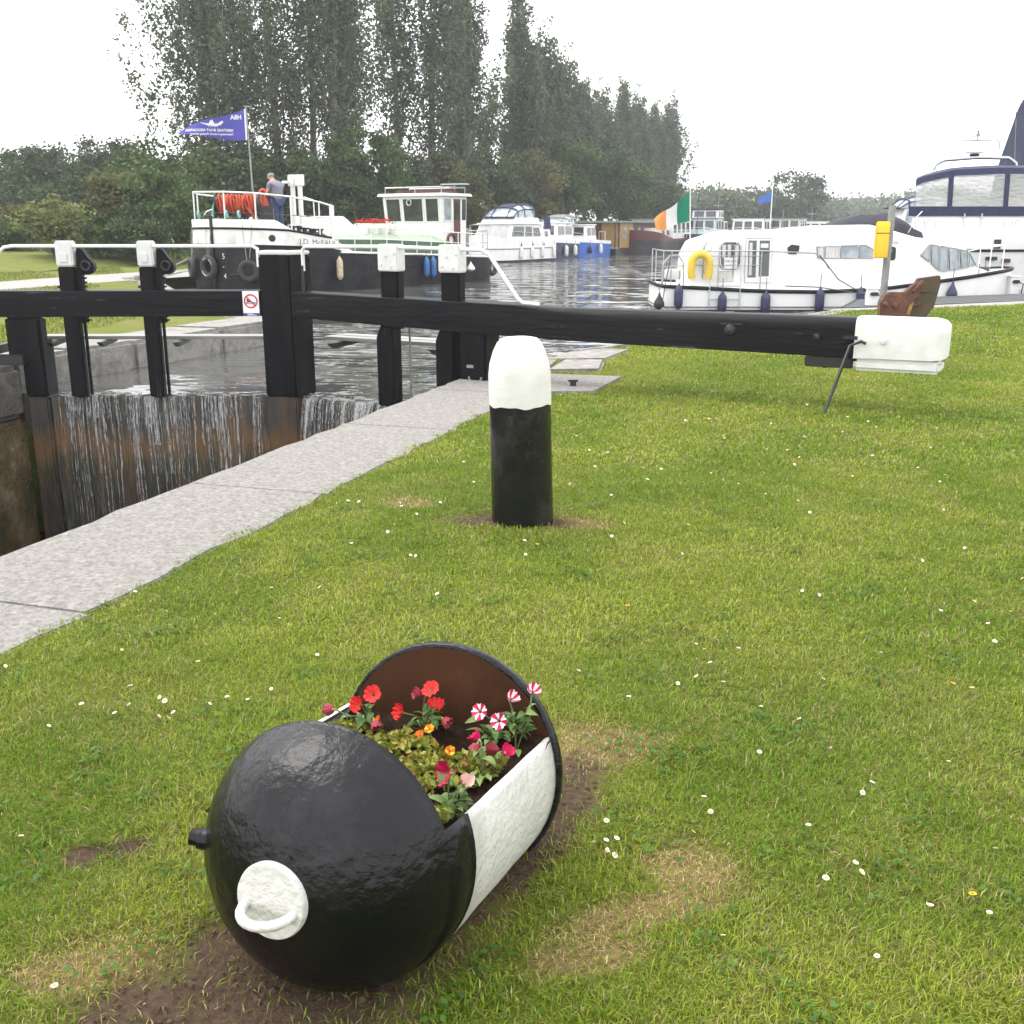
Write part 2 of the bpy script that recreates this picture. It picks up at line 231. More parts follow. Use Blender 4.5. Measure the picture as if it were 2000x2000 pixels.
# ------------------------------------------------------------------ mesh builder
class MB:
    def __init__(s): s.v = []; s.f = []; s.m = []
    def add(s, vs, fs, mi=0):
        o = len(s.v); s.v += [tuple(map(float, q)) for q in vs]; s.f += [tuple(i + o for i in q) for q in fs]; s.m += [mi] * len(fs); return s
    def box(s, x0, x1, y0, y1, z0, z1, mi=0):
        vs = [(x, y, z) for z in (z0, z1) for y in (y0, y1) for x in (x0, x1)]
        return s.add(vs, [(0, 2, 3, 1), (4, 5, 7, 6), (0, 1, 5, 4), (2, 6, 7, 3), (0, 4, 6, 2), (1, 3, 7, 5)], mi)
    def tube(s, path, r, n=8, mi=0, caps=True):
        P = [Vector(p) for p in path]; rs = r if isinstance(r, (list, tuple)) else [r] * len(P)
        vs = []; fs = []; prev = None
        for i, p in enumerate(P):
            t = (P[min(i + 1, len(P) - 1)] - P[max(i - 1, 0)]).normalized()
            if prev is None:
                a = t.orthogonal().normalized()
            else:
                a = (prev - t * prev.dot(t)); a = a.normalized() if a.length > 1e-6 else t.orthogonal().normalized()
            prev = a; b = t.cross(a)
            for k in range(n):
                th = 2 * math.pi * k / n; vs.append(p + (a * math.cos(th) + b * math.sin(th)) * rs[i])
        for i in range(len(P) - 1):
            for k in range(n):
                fs.append((i * n + k, i * n + (k + 1) % n, (i + 1) * n + (k + 1) % n, (i + 1) * n + k))
        if caps: fs.append(tuple(range(n - 1, -1, -1))); fs.append(tuple((len(P) - 1) * n + k for k in range(n)))
        return s.add(vs, fs, mi)
    def lathe(s, prof, n=24, o=(0, 0, 0), ax='z', mi=0):
        vs = []; fs = []; o = Vector(o)
        for (r, z) in prof:
            for k in range(n):
                th = 2 * math.pi * k / n; c, q = r * math.cos(th), r * math.sin(th)
                vs.append(o + Vector({'z': (c, q, z), 'x': (z, c, q), 'y': (q, z, c)}[ax]))
        for i in range(len(prof) - 1):
            for k in range(n): fs.append((i * n + k, i * n + (k + 1) % n, (i + 1) * n + (k + 1) % n, (i + 1) * n + k))
        fs.append(tuple(range(n - 1, -1, -1))); fs.append(tuple((len(prof) - 1) * n + k for k in range(n)))
        return s.add(vs, fs, mi)
    def torus(s, c, R_, r, ax='y', n=24, k=10, a0=0, a1=2 * math.pi, mi=0, sq=1):
        full = abs(a1 - a0 - 2 * math.pi) < 1e-6; m = n if full else n + 1; c = Vector(c); vs = []; fs = []
        for i in range(m):
            th = a0 + (a1 - a0) * i / n
            for j in range(k):
                ph = 2 * math.pi * j / k; rr = R_ + r * math.cos(ph); h = r * sq * math.sin(ph)
                x, y = rr * math.cos(th), rr * math.sin(th)
                vs.append(c + Vector({'z': (x, y, h), 'y': (x, h, y), 'x': (h, x, y)}[ax]))
        for i in range(n):
            for j in range(k): fs.append((i * k + j, ((i + 1) % m) * k + j, ((i + 1) % m) * k + (j + 1) % k, i * k + (j + 1) % k))
        return s.add(vs, fs, mi)
    def prism(s, poly, fn, t0, t1, mi=0):
        n = len(poly); vs = [fn(a, b, t0) for a, b in poly] + [fn(a, b, t1) for a, b in poly]
        fs = [tuple(range(n)), tuple(range(2 * n - 1, n - 1, -1))] + [(i, i + n, (i + 1) % n + n, (i + 1) % n) for i in range(n)]
        return s.add(vs, fs, mi)
    def grid(s, pts, mi=0, closed=False):
        nr, nc = len(pts), len(pts[0]); vs = [p for row in pts for p in row]
        fs = [(i * nc + j, i * nc + (j + 1) % nc, (i + 1) * nc + (j + 1) % nc, (i + 1) * nc + j) for i in range(nr - 1) for j in range(nc if closed else nc - 1)]
        return s.add(vs, fs, mi)
    def build(s, name, mats, parent=None, smooth=0, loc=None, bevel=0):
        me = bpy.data.meshes.new(name); me.from_pydata(s.v, [], s.f)
        for q in (mats if isinstance(mats, (list, tuple)) else [mats]): me.materials.append(MT[q] if isinstance(q, str) else q)
        me.polygons.foreach_set('material_index', s.m)
        bm = bmesh.new(); bm.from_mesh(me); bmesh.ops.recalc_face_normals(bm, faces=bm.faces)
        if bevel: bmesh.ops.bevel(bm, geom=[e for e in bm.edges if len(e.link_faces) == 2 and e.calc_face_angle(0) > .6], offset=bevel, segments=2, affect='EDGES', clamp_overlap=True)
        if smooth:
            for f in bm.faces: f.smooth = True
            for e in bm.edges:
                if len(e.link_faces) == 2 and e.calc_face_angle(0) > R(smooth): e.smooth = False
        bm.to_mesh(me); bm.free(); me.update()
        o = bpy.data.objects.new(name, me); COL.objects.link(o)
        if parent: o.parent = parent
        if loc: o.location = loc
        return o
def tag(o, label, cat, group=None):
    o['label'] = label; o['category'] = cat
    if group: o['group'] = group
    return o
def thing(name, label, cat, loc=(0, 0, 0), rz=0, group=None):
    o = bpy.data.objects.new(name, None); COL.objects.link(o); o.location = loc; o.rotation_euler = (0, 0, rz); o.empty_display_size = .1
    return tag(o, label, cat, group)
def struct(o): o['kind'] = 'structure'; return o
def dup(root, loc=None, rz=None, label=None, scale=None, parent=None):
    c = root.copy(); COL.objects.link(c)
    if parent: c.parent = parent
    if loc is not None: c.location = loc
    if rz is not None: c.rotation_euler = (0, 0, rz)
    if scale is not None: c.scale = scale
    if label: c['label'] = label
    for ch in root.children: dup(ch, parent=c)
    return c
def text(body, size, align='CENTER', bold=0):
    cu = bpy.data.curves.new('t', 'FONT'); cu.body = body; cu.size = size; cu.align_x = align; cu.resolution_u = 3; cu.offset = bold
    o = bpy.data.objects.new('t', cu); COL.objects.link(o)
    bpy.context.view_layer.update()
    me = o.evaluated_get(bpy.context.evaluated_depsgraph_get()).to_mesh()
    vs = [tuple(v.co) for v in me.vertices]; fs = [tuple(p.vertices) for p in me.polygons]
    bpy.data.objects.remove(o); bpy.data.curves.remove(cu); return vs, fs
def rawmesh(name, co, faces_k, n_faces, idx, mats, parent=None, tint=None, col=None):
    me = bpy.data.meshes.new(name); me.vertices.add(len(co)); me.vertices.foreach_set('co', np.ascontiguousarray(co, np.float32).ravel())
    me.loops.add(n_faces * faces_k); me.loops.foreach_set('vertex_index', np.ascontiguousarray(idx, np.int32).ravel())
    me.polygons.add(n_faces); me.polygons.foreach_set('loop_start', np.arange(0, n_faces * faces_k, faces_k, dtype=np.int32))
    me.update(calc_edges=True)
    me.materials.append(MT[mats] if isinstance(mats, str) else mats)
    if tint is not None:
        a = me.attributes.new('tint', 'FLOAT', 'POINT'); a.data.foreach_set('value', np.ascontiguousarray(tint, np.float32))
    if col is not None:
        a = me.attributes.new('col', 'FLOAT_COLOR', 'POINT'); a.data.foreach_set('color', np.ascontiguousarray(col, np.float32).ravel())
    o = bpy.data.objects.new(name, me); COL.objects.link(o)
    if parent: o.parent = parent
    return o
def leaves(name, C, size, mt, parent, tint, aspect=.55, droop=0):
    n = len(C); a = rng.normal(size=(n, 3)); a[:, 2] -= droop; a /= np.linalg.norm(a, axis=1)[:, None]
    b = rng.normal(size=(n, 3)); b -= (b * a).sum(1)[:, None] * a; b /= np.linalg.norm(b, axis=1)[:, None]
    s = size * rng.uniform(.6, 1.3, n)[:, None]
    V = np.stack([C - a * s, C + b * s * aspect, C + a * s, C - b * s * aspect], 1).reshape(-1, 3)
    return rawmesh(name, V, 4, n, np.arange(4 * n), mt, parent, tint=np.repeat(tint, 4))
# ------------------------------------------------------------------ setting
O2 = np.array([-.59, 11.04]); E2 = np.array([.303, .953]); N2 = np.array([-.953, .303])   # lock frame: along, across (to the far side)
def LK(s, o, z=0.): q = O2 + E2 * s + N2 * o; return (q[0], q[1], z)
WZ = -.35
def ngon(name, pts, z, mt, zb=None):
    b = MB()
    if zb is None: b.add([(x, y, z) for x, y in pts], [tuple(range(len(pts)))])
    else: b.prism(pts, lambda a, c, t: (a, c, t), zb, z)
    return struct(b.build(name, mt))
lk2 = lambda s, o: LK(s, o)[:2]
RB = [lk2(-16, -.35), lk2(.2, -.35), (-.05, 11.7), (.42, 13.2), (1.70, 14.65), (6.45, 20.85), (7.75, 21.25), (10.95, 22.8), (45, 38), (60, 38), (60, -9), (-8, -9)]
ngon('lawn', RB, 0, 'turf', -2.6)
LB = [lk2(-16, 5.75), lk2(-.3, 5.75), lk2(.4, 5.95), lk2(6.4, 5.6), (-7.2, 24), (-10.9, 33), (-11.6, 39), (-6, 62), (12, 112), (33, 168), (-1500, 700), (-1500, -9)]
ngon('left_bank_grass', LB, 0, 'fargrass', -2.6)
ngon('far_ground', [(-2500, 166), (2500, 166), (2500, 4000), (-2500, 4000)], -.03, 'rough')
ngon('right_far_bank', [(62, 30), (900, 30), (900, 166.2), (60, 166.2), (40, 150), (48, 95)], 0.0, 'rough', -1)
# gravel towpath on the far side of the lock
tp = []
for s in np.linspace(-14, 60, 40): tp.append(((O2 + E2 * s + N2 * (19.9 + .25 * math.sin(s * .4)))[:2], (O2 + E2 * s + N2 * (16.7 + .2 * math.sin(s * .5 + 1)))[:2]))
b = MB(); b.grid([[(p[0], p[1], .006), (q[0], q[1], .006)] for p, q in tp]); struct(b.build('gravel_path', 'gravel'))
# raised grass bank below the hedge
b = MB(); rows = []
for s in np.linspace(-6, 60, 40):
    row = []
    for k, (o, z) in enumerate([(23.5, .005), (25, .18), (27.5, .42), (30, .5), (40, .55)]):
        q = O2 + E2 * s + N2 * (o + .5 * math.sin(s * .31 + k)); row.append((q[0], q[1], z + .05 * math.sin(s * .9 + k * 2)))
    rows.append(row)
b.grid(rows); struct(b.build('grass_bank', 'fargrass', smooth=60))
# water: the harbour above the gates, the emptied chamber below
M2 = (-2.63, 12.49)
ngon('harbour_water', [(-400, 12.55), (-5.9, 12.55), (-5.6, 12.47), M2, (-.32, 11.28), (.3, 11.2), (400, 11.2), (900, 170), (-400, 170)], WZ, 'water')
ngon('chamber_water', [lk2(-16, -.3), lk2(3, -.3), lk2(3, 6), lk2(-16, 6)], -2.25, 'dwater')

# lock walls with their stones
wall = thing('lock_wall', 'pale stone lock wall with broad coping beside the lawn', 'wall')
b = MB(); b.prism([(-16, .02), (.25, .02), (.25, -.6), (-16, -.6)], lambda s, o, z: LK(s, o, z), -3.2, -.29); b.build('masonry', 'slime', wall)
ss = [-16, -13.6, -11.3, -9.15, -6.9, -4.75, -2.55, -.55, .62]
for i in range(len(ss) - 1):
    a0, a1 = ss[i] + .002, ss[i + 1] - .002
    top = .012 + rng.uniform(-.002, .002)
    pts = []
    k = 9
    for j in range(k + 1): pts.append((a0 + (a1 - a0) * j / k, .03 + rng.uniform(-.022, .022)))
    for j in range(k + 1): pts.append((a1 - (a1 - a0) * j / k, -.93 + rng.uniform(-.03, .03)))
    b = MB(); b.prism(pts, lambda s, o, z: LK(s, o, z), -.285, top); b.build('coping_stone', 'stone', wall, bevel=.008, smooth=40)
wall2 = thing('lock_wall', 'slimy brown stone lock wall at the foot of the left gate', 'wall')
b = MB(); b.prism([(-16, 5.35), (-.34, 5.35), (-.1, 5.6), (-.1, 6.1), (-16, 6.1)], lambda s, o, z: LK(s, o, z), -3.2, -.62); b.build('masonry', 'slime', wall2, bevel=.05)
for i, (a0, a1) in enumerate([(-.9, -.32), (-2.5, -.92), (-4.3, -2.52), (-6.3, -4.32)]):
    b = MB(); b.prism([(a0, 5.31), (a1, 5.31), (a1, 6.25), (a0, 6.25)], lambda s, o, z: LK(s, o, z), -.60, .02 - .01 * i); b.build('coping_stone', 'wetstone', wall2, bevel=.07, smooth=50)
quay = thing('quay_wall', 'low grey stone quay wall beyond the left gate with mossy foot', 'wall')
for i, (a0, a1, o0, o1) in enumerate([(.15, 1.05, 5.85, 5.75), (1.07, 2.2, 5.73, 5.66), (2.22, 4.25, 5.66, 5.56), (4.27, 6.6, 5.55, 5.42)]):
    b = MB(); b.prism([(a0, o0), ((a0 + a1) / 2, (o0 + o1) / 2 - .03), (a1, o1), (a1, o1 + .95), (a0, o0 + .95)], lambda s, o, z: LK(s, o, z), -.9, .03 + .012 * (i % 2)); b.build('stone', 'stone2', quay, bevel=.05, smooth=50)
pp = [(-4.1, 18.7), (-5.6, 21.3), (-7.3, 24.1), (-9.1, 28.4), (-11.0, 33.1), (-11.7, 39)]
for i in range(len(pp) - 1):
    (x0, y0), (x1, y1) = pp[i], pp[i + 1]; L = math.hypot(x1 - x0, y1 - y0); dx, dy = (x1 - x0) / L, (y1 - y0) / L; k = int(L / 1.3)
    for j in range(k):
        u0, u1 = L * j / k + .012, L * (j + 1) / k - .012; wd = .7 + rng.uniform(-.1, .15)
        b = MB(); b.prism([(u0, .04), (u1, .04 + rng.uniform(-.03, .03)), (u1, -wd), (u0, -wd)], lambda a, c, t: (x0 + dx * a + dy * c, y0 + dy * a - dx * c, t), -.9, .03 + rng.uniform(0, .015)); b.build('stone', 'stone2', quay, bevel=.03, smooth=50)
q2 = thing('quay_stones', 'flat worn paving stones by the heel of the right gate', 'paving')
SL = [[(-.28, 11.55), (.35, 11.62), (.62, 13.0), (.30, 13.25), (-.05, 12.4)], [(.40, 12.75), (1.15, 12.85), (1.55, 13.8), (1.2, 13.95), (.72, 13.55)], [(.38, 11.75), (1.0, 11.8), (1.12, 12.7), (.62, 12.68)], [(-.20, 10.2), (.82, 10.25), (1.22, 11.35), (.40, 11.55), (-.15, 11.45)], [(.75, 13.62), (1.25, 14.0), (1.66, 14.5), (1.5, 14.62)]]
for k, pl in enumerate(SL):
    b = MB(); b.prism(pl, lambda a, c, t: (a, c, t), -.5, .028 + .008 * (k % 3)); b.build('slab', 'stone' if k in (0, 3) else 'stone2', q2, bevel=.03, smooth=50)
b = MB(); b.box(-.03, .03, -.03, .03, 0, .06); b.box(-.05, .05, -.015, .015, .05, .07)
tag(b.build('iron_peg', 'black', loc=(.62, 10.62, .02)), 'small dark iron peg on the paving slab behind the bollard', 'peg')
# quay edge on the right bank
q3 = thing('quay_wall', 'grey stone quay edge below the lawn beside the white cruiser', 'wall')
pp = [(1.72, 14.67), (4.1, 17.8), (6.47, 20.88)]
for i in range(2):
    (x0, y0), (x1, y1) = pp[i], pp[i + 1]; L = math.hypot(x1 - x0, y1 - y0); dx, dy = (x1 - x0) / L, (y1 - y0) / L
    for j in range(3):
        u0, u1 = L * j / 3 + .012, L * (j + 1) / 3 - .012
        b = MB(); b.prism([(u0, .1), (u1, .1), (u1, -.35), (u0, -.35)], lambda a, c, t: (x0 + dx * a - dy * c, y0 + dy * a + dx * c, t), -.9, .02); b.build('stone', 'stone2', q3, bevel=.03, smooth=50)
# dark decking and gravel margin along the right-hand quay
b = MB(); b.grid([[(6.5, 20.6, .012), (6.3, 21.0, .012)], [(7.75, 20.95, .012), (7.7, 21.5, .012)], [(10.95, 22.3, .012), (10.9, 23.1, .012)], [(20, 26.3, .012), (20, 27.2, .012)]]); struct(b.build('gravel_margin', 'gravel'))
jet = thing('jetty', 'dark weathered decking along the quay beside the white cruiser', 'jetty')
j0 = np.array([6.9, 21.35]); jd = np.array([9.2, 4.05]); jd /= np.linalg.norm(jd); jn = np.array([-jd[1], jd[0]])
for k in range(9):
    b = MB(); o0 = k * .2
    b.prism([(-.25 + .22 * k, o0), (16, o0), (16, o0 + .185), (-.25 + .22 * k, o0 + .185)], lambda a, c, t: (j0[0] + jd[0] * a + jn[0] * c, j0[1] + jd[1] * a + jn[1] * c, t), -.09, -.03 + .05); b.build('plank', 'deck', jet)

# ------------------------------------------------------------------ lock gates
def post(name, x0, x1, y0, y1, z0, z1, mt, par, bv=.012): return MB().box(x0, x1, y0, y1, z0, z1).build(name, mt, par, bevel=bv, smooth=40)
def beam(name, secs, mt, par, smooth=50):   # secs: (x, z0, z1, y0, y1, top radius)
    b = MB(); rows = []
    for x, z0, z1, y0, y1, r in secs:
        row = [(x, y0, z0), (x, y0, z1 - r)]
        for a in (22.5, 45, 67.5): row.append((x, y0 + r - r * math.cos(R(a)), z1 - r + r * math.sin(R(a))))
        row += [(x, y0 + r, z1), (x, y1 - r, z1)]
        for a in (67.5, 45, 22.5): row.append((x, y1 - r + r * math.cos(R(a)), z1 - r + r * math.sin(R(a))))
        row += [(x, y1, z1 - r), (x, y1, z0)]; rows.append(row)
    b.grid(rows, closed=True); n = len(rows[0]); k = len(rows)
    b.f.append(tuple(range(n))); b.m.append(0); b.f.append(tuple((k - 1) * n + i for i in range(n))); b.m.append(0)
    return b.build(name, mt, par, smooth=smooth)
def falls(par, x0, x1, n, arc, yface, seed):
    r = np.random.default_rng(seed); V = []; F = []
    def ribbon(x, wd, a, z1, jit):
        o = len(V); zs = np.concatenate([[WZ + .012, WZ + .008, WZ - .03], np.linspace(WZ - .09, z1, 9)])
        for i, z in enumerate(zs):
            d = WZ - z; y = yface + .10 if i == 0 else (yface + .02 if i == 1 else yface - .012 - a * math.sqrt(max(0, d)) - r.uniform(0, .006))
            xx = x + jit * math.sin(d * 3 + x * 9) + r.normal() * .004; ww = wd * (1 + .5 * r.normal() * .4) * (1 - .3 * d)
            V.append((xx - ww / 2, y, z)); V.append((xx + ww / 2, y - .004, z))
        for i in range(len(zs) - 1): F.append((o + 2 * i, o + 2 * i + 1, o + 2 * i + 3, o + 2 * i + 2))
    cl = [r.uniform(x0, x1) for _ in range(9)]
    for k in range(n):
        x = r.uniform(x0 + .02, x1 - .02) if r.random() < .45 else min(max(r.choice(cl) + r.normal() * .07, x0 + .02), x1 - .02)
        ribbon(x, r.choice([.004, .006, .009, .014, .026]), arc * r.uniform(.6, 1.15), r.choice([-.62, -.75, -.95, -1.3, -1.9, -2.2]), .012)
    b = MB(); nx = 60
    b.grid([[(x, yface - .008 - arc * math.sqrt(max(0, WZ - z)) * (.8 + .15 * math.sin(x * 19)) - .004 * math.sin(x * 31 + z * 5), z) for x in np.linspace(x0, x1, nx)] for z in np.linspace(WZ, -2.2, 12)])
    b.build('water_veil', 'veil', par, smooth=70)
    b = MB(); b.v = V; b.f = F; b.m = [0] * len(F); o = b.build('falling_water', 'fall', par); o['kind'] = 'stuff'
    # lip of water bending over the crest
    b = MB(); rows = []
    for (y, z) in [(yface + .26, WZ + .004), (yface + .10, WZ + .012), (yface + .01, WZ + .004), (yface - .008, WZ - .012)]:
        rows.append([(x, y + .008 * math.sin(x * 37), z + .006 * math.sin(x * 23 + y * 60)) for x in np.linspace(x0, x1, 60)])
    b.grid(rows); o = b.build('water_lip', 'water', par, smooth=60)
    b = MB()
    for k in range(70):
        x = r.uniform(x0, x1); y = yface + r.uniform(.0, .12); wd = r.uniform(.03, .14); b.add([(x, y, WZ + .02), (x + wd, y + r.uniform(-.01, .01), WZ + .02), (x + wd * .7, y + .012, WZ + .021), (x + wd * .2, y + .014, WZ + .02)], [(0, 1, 2, 3)])
    o = b.build('foam', 'foam', par); o['kind'] = 'stuff'
def rackgear(par, x, y):
    b = MB(); b.box(x + .02, x + .05, y + .02, y + .05, -.34, .55); b.build('rack_rod', 'blackpost', par)
    b = MB(); b.box(x + .015, x + .07, y, y + .08, .5, 1.16)
    for k in range(13): b.box(x + .07, x + .10, y + .01, y + .07, .52 + k * .048, .54 + k * .048)
    b.build('toothed_rack', 'blackpost', par)
    b = MB(); b.prism([(.02, 1.12), (.03, 1.33), (.09, 1.35), (.16, 1.24), (.215, 1.17), (.22, 1.10), (.16, 1.05), (.08, 1.06)], lambda a, c, t: (x + a, t, c), y - .01, y + .10); b.build('pinion_guard', 'blackpost', par, bevel=.012, smooth=40)
    b = MB(); b.torus((x + .13, y - .012, 1.15), .05, .014, 'y'); b.build('pinion', 'black', par, smooth=60)

GL = thing('lock_gate', 'black timber lock gate leaf with no-swimming sign on its beam', 'lock gate', (M2[0], M2[1], 0), 0, 'pair of lock gates')
post('mitre_foot', -.265, -.018, -.16, .19, -2.6, -.36, 'gatewet', GL, .02); post('mitre_post', -.27, -.012, -.17, .2, -.355, 1.27, 'blackpost', GL, .02)
post('post_cap', -.268, -.014, -.168, .198, 1.275, 1.32, 'whitep', GL)
for x0, x1 in ((-2.58, -2.40), (-1.65, -1.48)):
    post('sluice_post', x0, x1, -.15, -.03, -.36, 1.14, 'blackpost', GL)
    post('post_cap', x0 - .008, x1 + .008, -.158, -.022, 1.145, 1.43, 'whitep', GL, .015)
    b = MB(); b.box(x0 + .04, x1 - .05, -.172, -.16, 1.19, 1.29); b.build('cover_plate', 'whitep', GL, bevel=.004)
    b = MB(); b.box(x0 - .03, x0 - .01, -.14, -.08, .9, .93); b.build('bolt', 'black', GL)
    rackgear(GL, x1, -.1)
post('heel_foot', -3.12, -2.88, -.11, .19, -2.6, -.37, 'gatewet', GL, .02); post('heel_post', -3.13, -2.87, -.12, .2, -.365, .30, 'blackpost', GL, .02)
post('heel_head', -3.27, -2.86, -.155, .05, .05, .575, 'blackpost', GL, .03)
beam('balance_beam', [(-9, .55, .87, -.17, .15, .012), (-4, .57, .87, -.17, .15, .012), (-.275, .585, .872, -.17, .15, .012)], 'blackw', GL)
b = MB(); b.box(-3.6, -3.08, -.19, -.10, .02, .14); b.box(-3.42, -3.35, -.21, .2, .15, .25); b.build('anchor_strap', 'black', GL, bevel=.01)
for k in range(14):
    x0 = -2.86 + k * 2.6 / 14; b = MB(); b.box(x0 + .003, x0 + 2.6 / 14 - .003, -.06 + .006 * (k % 3), .06, -2.6, WZ - .005); b.build('plank', 'gatewet', GL)
b = MB(); b.tube([(-3.34, -.12, 1.06), (-3.32, -.12, 1.22), (-3.18, -.12, 1.355), (-3.08, -.12, 1.37), (-.34, -.12, 1.37), (-.285, -.12, 1.34), (-.28, -.12, 1.27), (-.28, -.12, 1.14)], .021, 10); b.build('handrail', 'rail', GL, smooth=60)
for k in range(1): b = MB(); b.box(-3.2, -.28, .34, .60, .265, .305); b.build('walkway_plank', 'plank', GL, bevel=.006)
for x in (-2.9, -2.3, -1.4): b = MB(); b.prism([(.0, .26), (.58, .26), (.5, .22), (.1, .20)], lambda a, c, t: (t, a + .05, c), x, x + .06); b.build('walkway_bracket', 'black', GL)
falls(GL, -2.86, -.28, 190, .02, -.065, 3)
GR = thing('lock_gate', 'black timber lock gate leaf with long white-ended balance beam over the lawn', 'lock gate', (M2[0], M2[1], 0), math.atan2(-.465, .885), 'pair of lock gates')
post('mitre_foot', .018, .195, -.16, .21, -2.6, -.36, 'gatewet', GR, .02); post('mitre_post', .012, .20, -.17, .22, -.355, 1.27, 'blackpost', GR, .02)
post('post_cap', .014, .198, -.168, .218, 1.275, 1.32, 'whitep', GR)
for x0, x1 in ((1.36, 1.56), (2.13, 2.33)):
    post('sluice_post', x0 + .06, x1 + .09, -.14, -.01, .5, 1.12, 'blackpost', GR)
    b = MB(); b.prism([(x0 - .02, -.36), (x0 - .02, .40), (x0 + .06, .58), (x1, .58), (x1, -.36)], lambda a, c, t: (a, t, c), -.14, .04); b.build('sluice_paddle', 'blackpost', GR, bevel=.012, smooth=40)
    post('gear_box', x0 + .05, x1 + .11, -.17, -.01, 1.12, 1.405, 'whitep', GR, .012)
    b = MB()
    for bx, bz in ((.09, 1.18), (.15, 1.27), (.22, 1.16), (.26, 1.3)): b = MB(); b.box(x0 + bx, x0 + bx + .02, -.185, -.165, bz, bz + .02); b.build('bolt', 'whitep', GR)
    b = MB(); b.tube([(x1 + .05, .13, -.3), (x1 + .05, .13, .52)], .012, 8); b.build('rack_rod', 'galv', GR)
post('heel_post', 2.42, 2.74, -.16, .16, -2.6, .52, 'blackpost', GR, .02)
b = MB(); b.torus((2.62, -.175, .05), .075, .011, 'y', a0=math.pi, a1=2 * math.pi); b.build('iron_ring', 'galv', GR); MB().box(2.52, 2.60, -.18, -.16, .14, .17).build('ring_staple', 'galv', GR)
beam('balance_beam', [(.205, .575, .865, -.17, .15, .012), (1.8, .53, .835, -.175, .155, .012), (3.1, .495, .815, -.18, .16, .012), (3.5, .485, .80, -.18, .16, .07), (4.0, .478, .80, -.18, .16, .11), (6.47, .465, .815, -.18, .16, .11)], 'blackw', GR)
beam('beam_end', [(6.475, .465, .82, -.19, .17, .09), (6.6, .47, .823, -.19, .17, .09), (7.12, .475, .825, -.19, .17, .10), (7.2, .485, .81, -.17, .15, .11), (7.235, .50, .78, -.13, .11, .09)], 'whitep', GR)
b = MB(); b.box(6.475, 7.2, -.187, .167, .36, .466); b.build('end_block', 'whitep', GR, bevel=.03, smooth=40)
b = MB(); b.box(6.05, 6.47, -.178, .158, .37, .462); b.build('counterweight', 'black', GR, bevel=.01)
for x, z in ((6.15, .64), (6.72, .63)):
    b = MB(); b.lathe([(0.001, -.035), (.03, -.03), (.035, 0), (.035, .01)], 6, (x, -.185, z), 'y'); b.build('bolt', 'black' if x < 6.4 else 'whitep', GR)
b = MB(); b.lathe([(.001, -.03), (.045, -.02), (.06, 0), (.06, .01)], 10, (5.35, -.182, .66), 'y'); b.box(5.26, 5.46, -.19, -.17, .71, .725); b.build('iron_boss', 'black', GR)
for x, z in ((6.2, .345), (6.95, .335)): b = MB(); b.tube([(x, 0, z), (x, 0, z + .05)], .02, 6); b.build('bolt', 'black', GR)
b = MB(); b.tube([(6.58, -.22, .60), (6.54, -.225, .62), (6.45, -.24, .58), (6.34, -.52, .05), (6.32, -.57, -.03)], .014, 8); b.build('prop_bar', 'black', GR, smooth=60); MB().box(6.38, 6.5, -.2, -.17, .63, .66).build('prop_bracket', 'black', GR)
for k in range(12):
    x0 = .2 + k * 2.25 / 12; b = MB(); b.box(x0 + .003, x0 + 2.25 / 12 - .003, -.06 + .006 * (k % 3), .06, -2.6, WZ - .005); b.build('plank', 'gatewet', GR)
b = MB(); b.tube([(.36, -.12, 1.10), (.36, -.12, 1.33), (.40, -.12, 1.37), (1.5, -.12, 1.375), (2.68, -.12, 1.355), (2.76, -.12, 1.32), (3.08, -.08, .87), (3.14, -.08, .83), (3.32, -.07, .82)], .021, 10); b.build('handrail', 'rail', GR, smooth=60)
b = MB(); b.tube([(.36, -.14, 1.16), (.36, -.14, .86)], .016, 8)
b.build('rail_chain', 'black', GR)
for y0 in (.32, .56): b = MB(); b.box(.25, 2.5, y0, y0 + .21, .28, .32); b.build('walkway_plank', 'plank', GR, bevel=.006)
for x in (.5, 1.9): b = MB(); b.prism([(.0, .275), (.72, .275), (.6, .235), (.1, .21)], lambda a, c, t: (t, a + .05, c), x, x + .07); b.build('walkway_bracket', 'black', GR)
falls(GR, .22, 2.4, 300, .17, -.065, 5)
# no-swimming sign fixed to the beam
SG = thing('sign', 'white no-swimming sign with red circle and blue foot on the gate beam', 'sign', (M2[0] - .38, M2[1] - .178, .585))
MB().box(-.093, .093, -.006, 0, 0, .285).build('panel', 'signw', SG)
MB().box(-.092, .092, -.009, -.0065, .002, .036).build('blue_strip', 'signblue', SG)
for x0, x1, z0 in ((-.05, .02, .022), (-.045, .06, .011)): MB().box(x0, x1, -.0102, -.0092, z0, z0 + .006).build('strip_line', 'signw', SG)
b = MB(); b.torus((0, -.009, .172), .072, .0085, 'y', 40, 6, sq=.3)
for k in (-1, 1): pass
b.prism([(-.056, .222), (-.046, .230), (.056, .122), (.046, .114)], lambda a, c, t: (a, t, c), -.013, -.0105); b.build('prohibition_ring', 'red', SG)
b = MB(); b.lathe([(.001, -.003), (.012, -.003), (.012, 0), (.001, 0)], 14, (-.035, -.0075, .186), 'y'); b.prism([(-.052, .160), (-.030, .176), (-.004, .176), (.022, .160), (.052, .160), (.052, .152), (.018, .150), (-.01, .160), (-.03, .158), (-.05, .150)], lambda a, c, t: (a, t, c), -.0098, -.0075)
b.prism([(-.058, .146), (.058, .146), (.058, .141), (-.058, .141)], lambda a, c, t: (a, t, c), -.0098, -.0075); b.build('swimmer', 'ink', SG)
